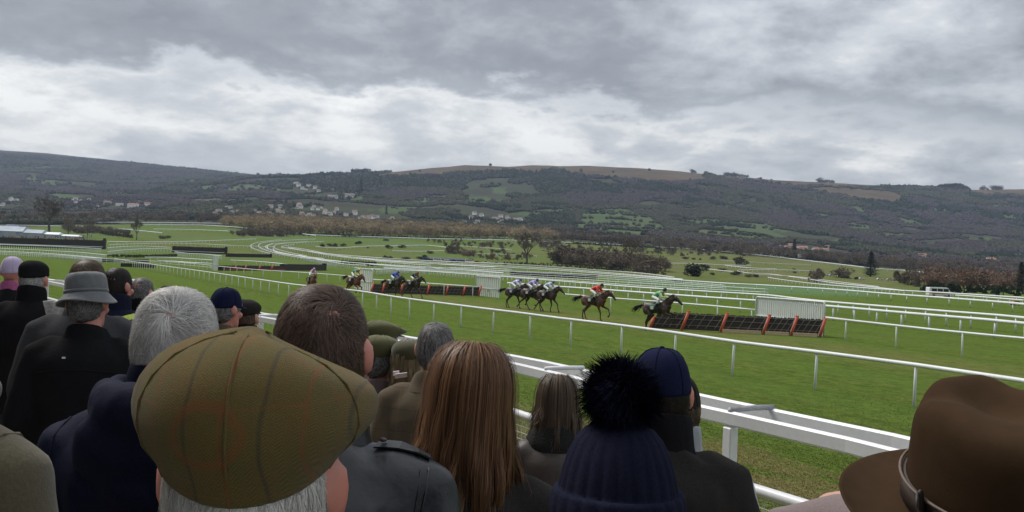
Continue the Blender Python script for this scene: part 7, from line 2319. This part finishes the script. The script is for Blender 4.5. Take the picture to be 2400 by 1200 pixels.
# ------------------------------------------------------------------ tufts of turf on the near grass
def tufts():
    def tuft(seed):
        rs = random.Random(seed); V = []; F = []
        for i in range(11):
            a = rs.uniform(0, 6.28); q = rs.uniform(0, .5); b = Vector((math.cos(a) * q, math.sin(a) * q, -.05))
            l = rs.uniform(.5, 1.0); d = Vector((math.cos(a) * rs.uniform(.1, .6), math.sin(a) * rs.uniform(.1, .6), 1)).normalized()
            s = Vector((-math.sin(a), math.cos(a), 0)) * .06; k = len(V)
            V += [b - s, b + s, b + d * l * .6 + s * .6, b + d * l * .6 - s * .6, b + d * l + Vector((d.x, d.y, -.3)) * .3]
            F += [(k, k + 1, k + 2, k + 3), (k + 3, k + 2, k + 4)]
        return V, F
    m = mat('grass_blade', (.150, .205, .045), .9, var=[(.5, (.175, .205, .060), .7)], spec=.0, rand=.25)
    m2 = mat('dry_grass_blade', (.33, .28, .13), .85, var=[(.5, (.19, .185, .07), .5)], spec=.0, rand=.25)
    proto_collection('tuft', [tuft(i) for i in range(5)], m); proto_collection('dry_tuft', [tuft(10 + i) for i in range(5)], m2)
    rs = np.random.RandomState(12); n = 260000
    y = np.exp(rs.uniform(math.log(5), math.log(32), n)); u = rs.uniform(-.66, .66, n); x = u * y
    s = x * SN[0] + y * SN[1] + .0127 * np.clip(np.clip(y, -99, 60) - 9, 0, None) ** 2
    z = terr(x, y)
    px, py = project_np(x, y, z)
    k = (s > 3.7) & (px > -60) & (px < 2460) & (py < 1260) & (s < 60)
    cl = fbm(x / .8, y / .8, 3, 3)
    dq = (x * SN[0] + y * SN[1]) / .7; dr = (x * SE[0] + y * SE[1]) / 2.0
    dry = k & (s < 12) & (fbm(dq, dr, 8, 4) > .44 + .10 * sstep(8, 12, s))
    gr = k & ~dry & (rs.uniform(0, 1, n) < .5 + .8 * (cl - .4)) & (rs.uniform(0, 1, n) < 1 - sstep(14, 30, y))
    sc = rs.uniform(.018, .042, n) * (1 + .5 * (s < 7))
    P = np.stack([x, y, z], 1)
    scatter('grass', P[gr], sc[gr], PROTO['tuft'], 5, 'short green turf between the barrier and the hurdles', 'grass')
    scatter('dry_grass', P[dry], sc[dry] * 1.1, PROTO['dry_tuft'], 5, 'worn yellowish grass at the foot of the barrier', 'grass')
tufts()

# ------------------------------------------------------------------ vehicles and tents far off
M_CARG = mat('car_glass', (.02, .025, .03), .12)
M_TYRE = mat('tyre', (.015, .015, .016), .8)
def paint(n, c): return mat('paint_' + n, c, .3, spec=.6)
CARM = {}
def vehicle_meshes(kind):
    if kind in CARM: return CARM[kind]
    if kind == 'van': L_, W_, prof = 5.2, 1.95, [(-2.6, .45), (-2.6, 1.95), (-2.5, 2.15), (1.0, 2.2), (1.35, 2.1), (1.85, 1.35), (2.5, 1.12), (2.6, .9), (2.6, .45)]
    elif kind == 'coach': L_, W_, prof = 9.5, 2.5, [(-4.75, .5), (-4.75, 2.9), (-4.6, 3.1), (4.4, 3.1), (4.7, 2.6), (4.75, 1.2), (4.75, .5)]
    else: L_, W_, prof = 4.2, 1.75, [(-2.1, .35), (-2.1, .85), (-1.95, .98), (-1.6, 1.38), (-1.2, 1.47), (.2, 1.45), (.95, .98), (1.9, .85), (2.1, .68), (2.1, .35)]
    mb = MB(); mb.rings([[(x, -W_ / 2, z) for x, z in prof], [(x, W_ / 2, z) for x, z in prof]])
    body_ = bevelled(mb.mesh('vehicle_body', None), .05, 2)
    g = MB(); zs = [z for x, z in prof]; top = max(zs)
    for s in (-1, 1):
        if kind == 'car':
            g.add([(-1.6, s * (W_ / 2 + .012), .95), (.75, s * (W_ / 2 + .012), .95), (.15, s * (W_ / 2 + .012), 1.36), (-1.2, s * (W_ / 2 + .012), 1.38), (-1.6, s * (W_ / 2 - .03), .95), (.75, s * (W_ / 2 - .03), .95), (.15, s * (W_ / 2 - .03), 1.36), (-1.2, s * (W_ / 2 - .03), 1.38)], [(0, 1, 2, 3), (7, 6, 5, 4), (0, 4, 5, 1), (1, 5, 6, 2), (2, 6, 7, 3), (3, 7, 4, 0)])
        else:
            n = 3 if kind == 'van' else 6
            for k in range(n): g.box((-L_ * .42 + (L_ * .72) * (k + .5) / n, s * (W_ / 2 + .005), top - .62), (L_ * .72 / n * .86, .03, .62))
    if kind == 'car': g.add([(.2, -.7, 1.44), (.2, .7, 1.44), (.93, .72, 1.0), (.93, -.72, 1.0), (.2, -.7, 1.40), (.2, .7, 1.40), (.9, .72, .96), (.9, -.72, .96)], [(0, 1, 2, 3), (7, 6, 5, 4), (0, 4, 5, 1), (1, 5, 6, 2), (2, 6, 7, 3), (3, 7, 4, 0)])
    else: g.box((L_ / 2 - (.75 if kind == 'van' else .02), 0, top - .55), (.06, W_ * .86, .7), Matrix.Rotation(-.5 if kind == 'van' else 0, 3, 'Y'))
    wh = MB(); wh.tube([(0, -.11, 0), (0, -.10, 0), (0, .10, 0), (0, .11, 0)], [.27, .33, .33, .27], 14)
    st = MB(); st.rings([[(-L_ / 2 + .1, -W_ / 2 - .012, .75), (L_ / 2 - .5, -W_ / 2 - .012, .75), (L_ / 2 - .5, -W_ / 2 - .012, 1.0), (-L_ / 2 + .1, -W_ / 2 - .012, 1.0)], [(-L_ / 2 + .1, -W_ / 2 + .02, .75), (L_ / 2 - .5, -W_ / 2 + .02, .75), (L_ / 2 - .5, -W_ / 2 + .02, 1.0), (-L_ / 2 + .1, -W_ / 2 + .02, 1.0)]])
    CARM[kind] = (L_, W_, body_, g.mesh('vehicle_window', [M_CARG]), wh.mesh('wheel', [M_TYRE], True), st.mesh('stripe', None))
    return CARM[kind]
def vehicle(name, kind, px, py, wpx, label, cat, pm, group=None, yaw=0.0, stripe=None):
    p = hit(px, py); d = (p - CAM).dot(FWD); L_, W_, b, g, w, st = vehicle_meshes(kind)
    k = wpx * d / FPX / L_
    e = empty(name, p, yaw); e.scale = (k, k, k); tag(e, label, cat, group)
    o = obj('body', b, e); setmat(o, pm); obj('window', g, e)
    for sx in (-1, 1):
        for sy in (-1, 1): obj('wheel', w, e, (sx * L_ * .31, sy * (W_ / 2 - .1), .33))
    if stripe: q = obj('stripe', st, o); setmat(q, stripe)
    return e
def build_vehicles():
    wh = paint('white', (.75, .76, .77)); sv = paint('silver', (.42, .44, .46)); bl = paint('blue', (.04, .10, .28)); rd = paint('red', (.40, .03, .03)); bk = paint('black', (.02, .02, .022)); ye = paint('yellow', (.70, .52, .04))
    vehicle('minibus', 'van', 2202, 697, 56, 'white course minibus with red and yellow stripe behind the rails at the right', 'van', wh, stripe=rd, yaw=-.05)
    vehicle('rescue_car', 'car', 2383, 716, 30, 'dark red vehicle at the right edge beside the rail', 'car', rd, yaw=.1)
    vehicle('service_car', 'car', 1590, 662, 28, 'black vehicle parked below the large dark bush', 'car', bk, stripe=rd)
    vehicle('coach', 'coach', 1885, 606, 30, 'white coach right of the pointed conifer behind the far rail', 'coach', wh)
    for i, px in enumerate((1783, 1797, 1811, 1822, 1834)): vehicle('caravan', 'van', px, 597 + i * 2.2, 11, 'white caravan in the row left of the pointed conifer', 'caravan', wh, 'caravans by the far rail')
    g = 'vehicles parked above the centre rails'
    data = [(912, 607, 16, 'car', bk, 'black car furthest left in the row above the centre rails'), (950, 610, 14, 'car', bk, 'black car standing apart in the row above the centre rails'), (1000, 612, 20, 'van', bl, 'blue van under the long dark marquee'), (1026, 614, 22, 'van', wh, 'white van under the long dark marquee'),
            (1048, 615, 16, 'van', wh, 'second white van right of the marquee'), (1066, 616, 22, 'car', bl, 'blue car right of the white vans'), (1100, 616, 20, 'van', wh, 'white van left of the dark red car'), (1120, 617, 16, 'car', rd, 'dark red car in the row above the centre rails'), (1140, 618, 18, 'car', wh, 'white car between red and silver cars'), (1165, 619, 16, 'car', sv, 'silver car at the right end of the row above the centre rails')]
    for px, py, w, kd, pm, lb in data: vehicle('parked_vehicle', kd, px, py, w, lb, 'vehicle', pm, g)
    g = 'cars parked along the field track at the right'
    cols = [wh, sv, wh, bk, wh, sv, wh, wh, sv, bk, wh]
    names = ['white', 'silver', 'white', 'black', 'white', 'silver', 'white', 'white', 'silver', 'black', 'white']
    for i, px in enumerate((1935, 1950, 1968, 1985, 1990, 2010, 2020, 2062, 2085, 2100, 2122)):
        vehicle('parked_car', 'car', px, 648 + i * 1.15 - (2 if i < 2 else 0), 13, names[i] + ' car parked on the track through the field at the right', 'car', cols[i], g)
    for px, py in ((2130, 645), (2160, 652), (2225, 668), (2250, 670)): vehicle('parked_car', 'car', px, py, 13, 'white car half hidden by the trees at the right end of the track', 'car', wh, 'cars by the right hand trees')
build_vehicles()

M_CANV = mat('grey_canvas', (.22, .27, .33), .7, var=[(.15, (.36, .41, .46), .8)]); M_CANW = mat('white_canvas', (.70, .72, .74), .7)
M_CANB = mat('blue_canvas', (.08, .12, .20), .7)
def tent(px, py, wpx, hpx, label, m, group, depth=8., peak=.45, cat='tent', kind='ridge'):
    p = hit(px, py); d = (p - CAM).dot(FWD); w = wpx * d / FPX; h = hpx * d / FPX
    e = empty('marquee', p); tag(e, label, cat, group)
    a = MB(); ww = w / 2; dd = depth / 2; he = h * (1 - peak)
    a.rings([[(-ww, -dd, -.3), (ww, -dd, -.3), (ww, dd, -.3), (-ww, dd, -.3)], [(-ww, -dd, he), (ww, -dd, he), (ww, dd, he), (-ww, dd, he)]])
    obj('side_wall', a.mesh('side_wall', [M_CANV if kind == 'ridge' else m]), e)
    r = MB(); o = .25
    r.rings([[(-ww - o, -dd - o, he - .05), (ww + o, -dd - o, he - .05), (ww + o, dd + o, he - .05), (-ww - o, dd + o, he - .05)], [(-ww * .96, -dd * .55, he + (h - he) * .45), (ww * .96, -dd * .55, he + (h - he) * .45), (ww * .96, dd * .55, he + (h - he) * .45), (-ww * .96, dd * .55, he + (h - he) * .45)], [(-ww * .9, -.05, h), (ww * .9, -.05, h), (ww * .9, .05, h), (-ww * .9, .05, h)]])
    obj('roof', r.mesh('roof', [m]), e)
def build_tents():
    g = 'tents at the far left'
    tent(20, 556, 90, 26, 'large blue grey marquee roof at the left edge above the black fence', M_CANV, g, 14)
    tent(78, 556, 60, 18, 'second grey marquee sloping right of the largest', M_CANV, g, 12)
    tent(120, 556, 50, 12, 'low white marquee right of the grey ones', M_CANW, g, 9)
    tent(30, 548, 34, 22, 'dark blue marquee behind the grey one at the left edge', M_CANB, g, 8)
    tent(168, 558, 40, 8, 'low white awning at the right end of the tents', M_CANW, g, 6)
    tent(1045, 613, 90, 9, 'long low dark marquee above the parked vans', mat('dark_canvas', (.05, .055, .06), .8), None, 8, kind='dark')
    # the crowd under the tents: one mass
    rs = random.Random(8); mb = MB(); mm = [mat('crowd_%d' % i, c, .9) for i, c in enumerate([(.04, .04, .045), (.16, .13, .09), (.32, .25, .16), (.26, .1, .08), (.30, .30, .3), (.05, .07, .12)])]
    V = []; F = []; FM = []
    for i in range(420):
        px = rs.uniform(-20, 215); py = rs.uniform(553, 568) + px * .01
        p = hit(px, py); k = rs.uniform(.9, 1.08)
        b = MB(); b.tube([(0, 0, 0), (0, 0, .8), (0, 0, 1.35), (0, 0, 1.5)], [.2, .26, .25, .1], 5); b.ell((0, 0, 1.64), (.11, .12, .14), None, 6, 4)
        o = len(V); V += [p + Vector(v) * k for v in b.v]; F += [tuple(q + o for q in f) for f in b.f]; FM += [rs.randrange(6)] * len(b.f)
    me = mesh_np('crowd', np.array([tuple(v) for v in V]), F, mm, True, FM)
    tag(obj('distant_crowd', me), 'distant crowd standing below the marquees at the far left', 'crowd', kind='stuff')
build_tents()

# racecard held by a spectator at the left and small things
def small_things():
    p = at(118, 722, 5.2); rot = Matrix.Rotation(.5, 3, 'X') @ Matrix.Rotation(.3, 3, 'Z')
    mb = MB()
    mb.box(p, (.06, .004, .10), rot); mb.box(p + Vector((.058, -.005, .0)), (.06, .004, .10), rot @ Matrix.Rotation(.25, 3, 'Z'))
    pm = mat('printed_paper', (.62, .62, .61), .7, var=[(40, (.12, .12, .13), .75), (14, (.4, .4, .4), .5)])
    tag(obj('racecard', mb.mesh('racecard', [pm])), 'open printed racecard held beside the man in the grey tweed coat', 'booklet')
    p = at(940, 880, 4.3); mb = MB()
    mb.box(p, (.06, .004, .026), rot); mb.box(p + Vector((-.025, .01, .008)), (.03, .004, .026), rot)
    tag(obj('racecard', mb.mesh('racecard', [mat('white_paper', (.72, .72, .76), .6, var=[(16, (.60, .08, .12), .5)])])), 'white and red racecard between the green cap and the tweed jacket', 'booklet')
small_things()

# ------------------------------------------------------------------ unseen stand added behind the camera to shade the spectators' backs
def shade_grandstand():
    n = Vector((SN[0], SN[1], 0)); e = Vector((SE[0], SE[1], 0)); rot = Matrix((n, e, Vector((0, 0, 1)))).transposed()
    o = empty('shade_grandstand', n * -9.0); tag(o, 'unseen dark tiered stand with a cantilever roof, added to shade the spectators from behind', 'shade_grandstand')
    o.rotation_euler = rot.to_euler()
    dk = mat('stand_cladding', (.10, .10, .11), .8, var=[(1., (.07, .07, .075), .6)]); st = mat('stand_steel', (.20, .21, .22), .5)
    mb = MB()
    for k in range(12): mb.box((-k * .8 - .4, 0, .9 + k * .42), (.8, 70, 1.8 + k * .84))
    obj('tier', mb.mesh('tier', [dk]), o)
    mb = MB(); mb.box((-10.4, 0, 7), (.6, 70, 14)); obj('rear_wall', mb.mesh('rear_wall', [dk]), o)
    mb = MB(); mb.box((-3.4, 0, 13.2), (14, 70, .5), Matrix.Rotation(.10, 3, 'Y')); obj('roof', mb.mesh('roof', [st]), o)
    cm = MB(); cm.box((0, 0, 6.5), (.35, .35, 13)); cme = cm.mesh('column', [st])
    for k in range(8): obj('column', cme, o, (-8.6, -31 + k * 9, 0))
shade_grandstand()
# ------------------------------------------------------------------ air
def build_haze():
    m = bpy.data.materials.new('air'); m.use_nodes = True
    nt = m.node_tree; nt.nodes.clear()
    o = nt.nodes.new('ShaderNodeOutputMaterial'); v = nt.nodes.new('ShaderNodeVolumePrincipled')
    v.inputs['Color'].default_value = (.62, .76, 1.0, 1)
    v.inputs['Density'].default_value = HAZE
    v.inputs['Anisotropy'].default_value = .2
    nt.links.new(v.outputs[0], o.inputs['Volume'])
    mb = MB(); mb.box((0, 0, 340), (20000, 20000, 760))
    tag(obj('haze', mb.mesh('haze', [m])), kind='stuff')
HAZE = 6.5e-5
build_haze()
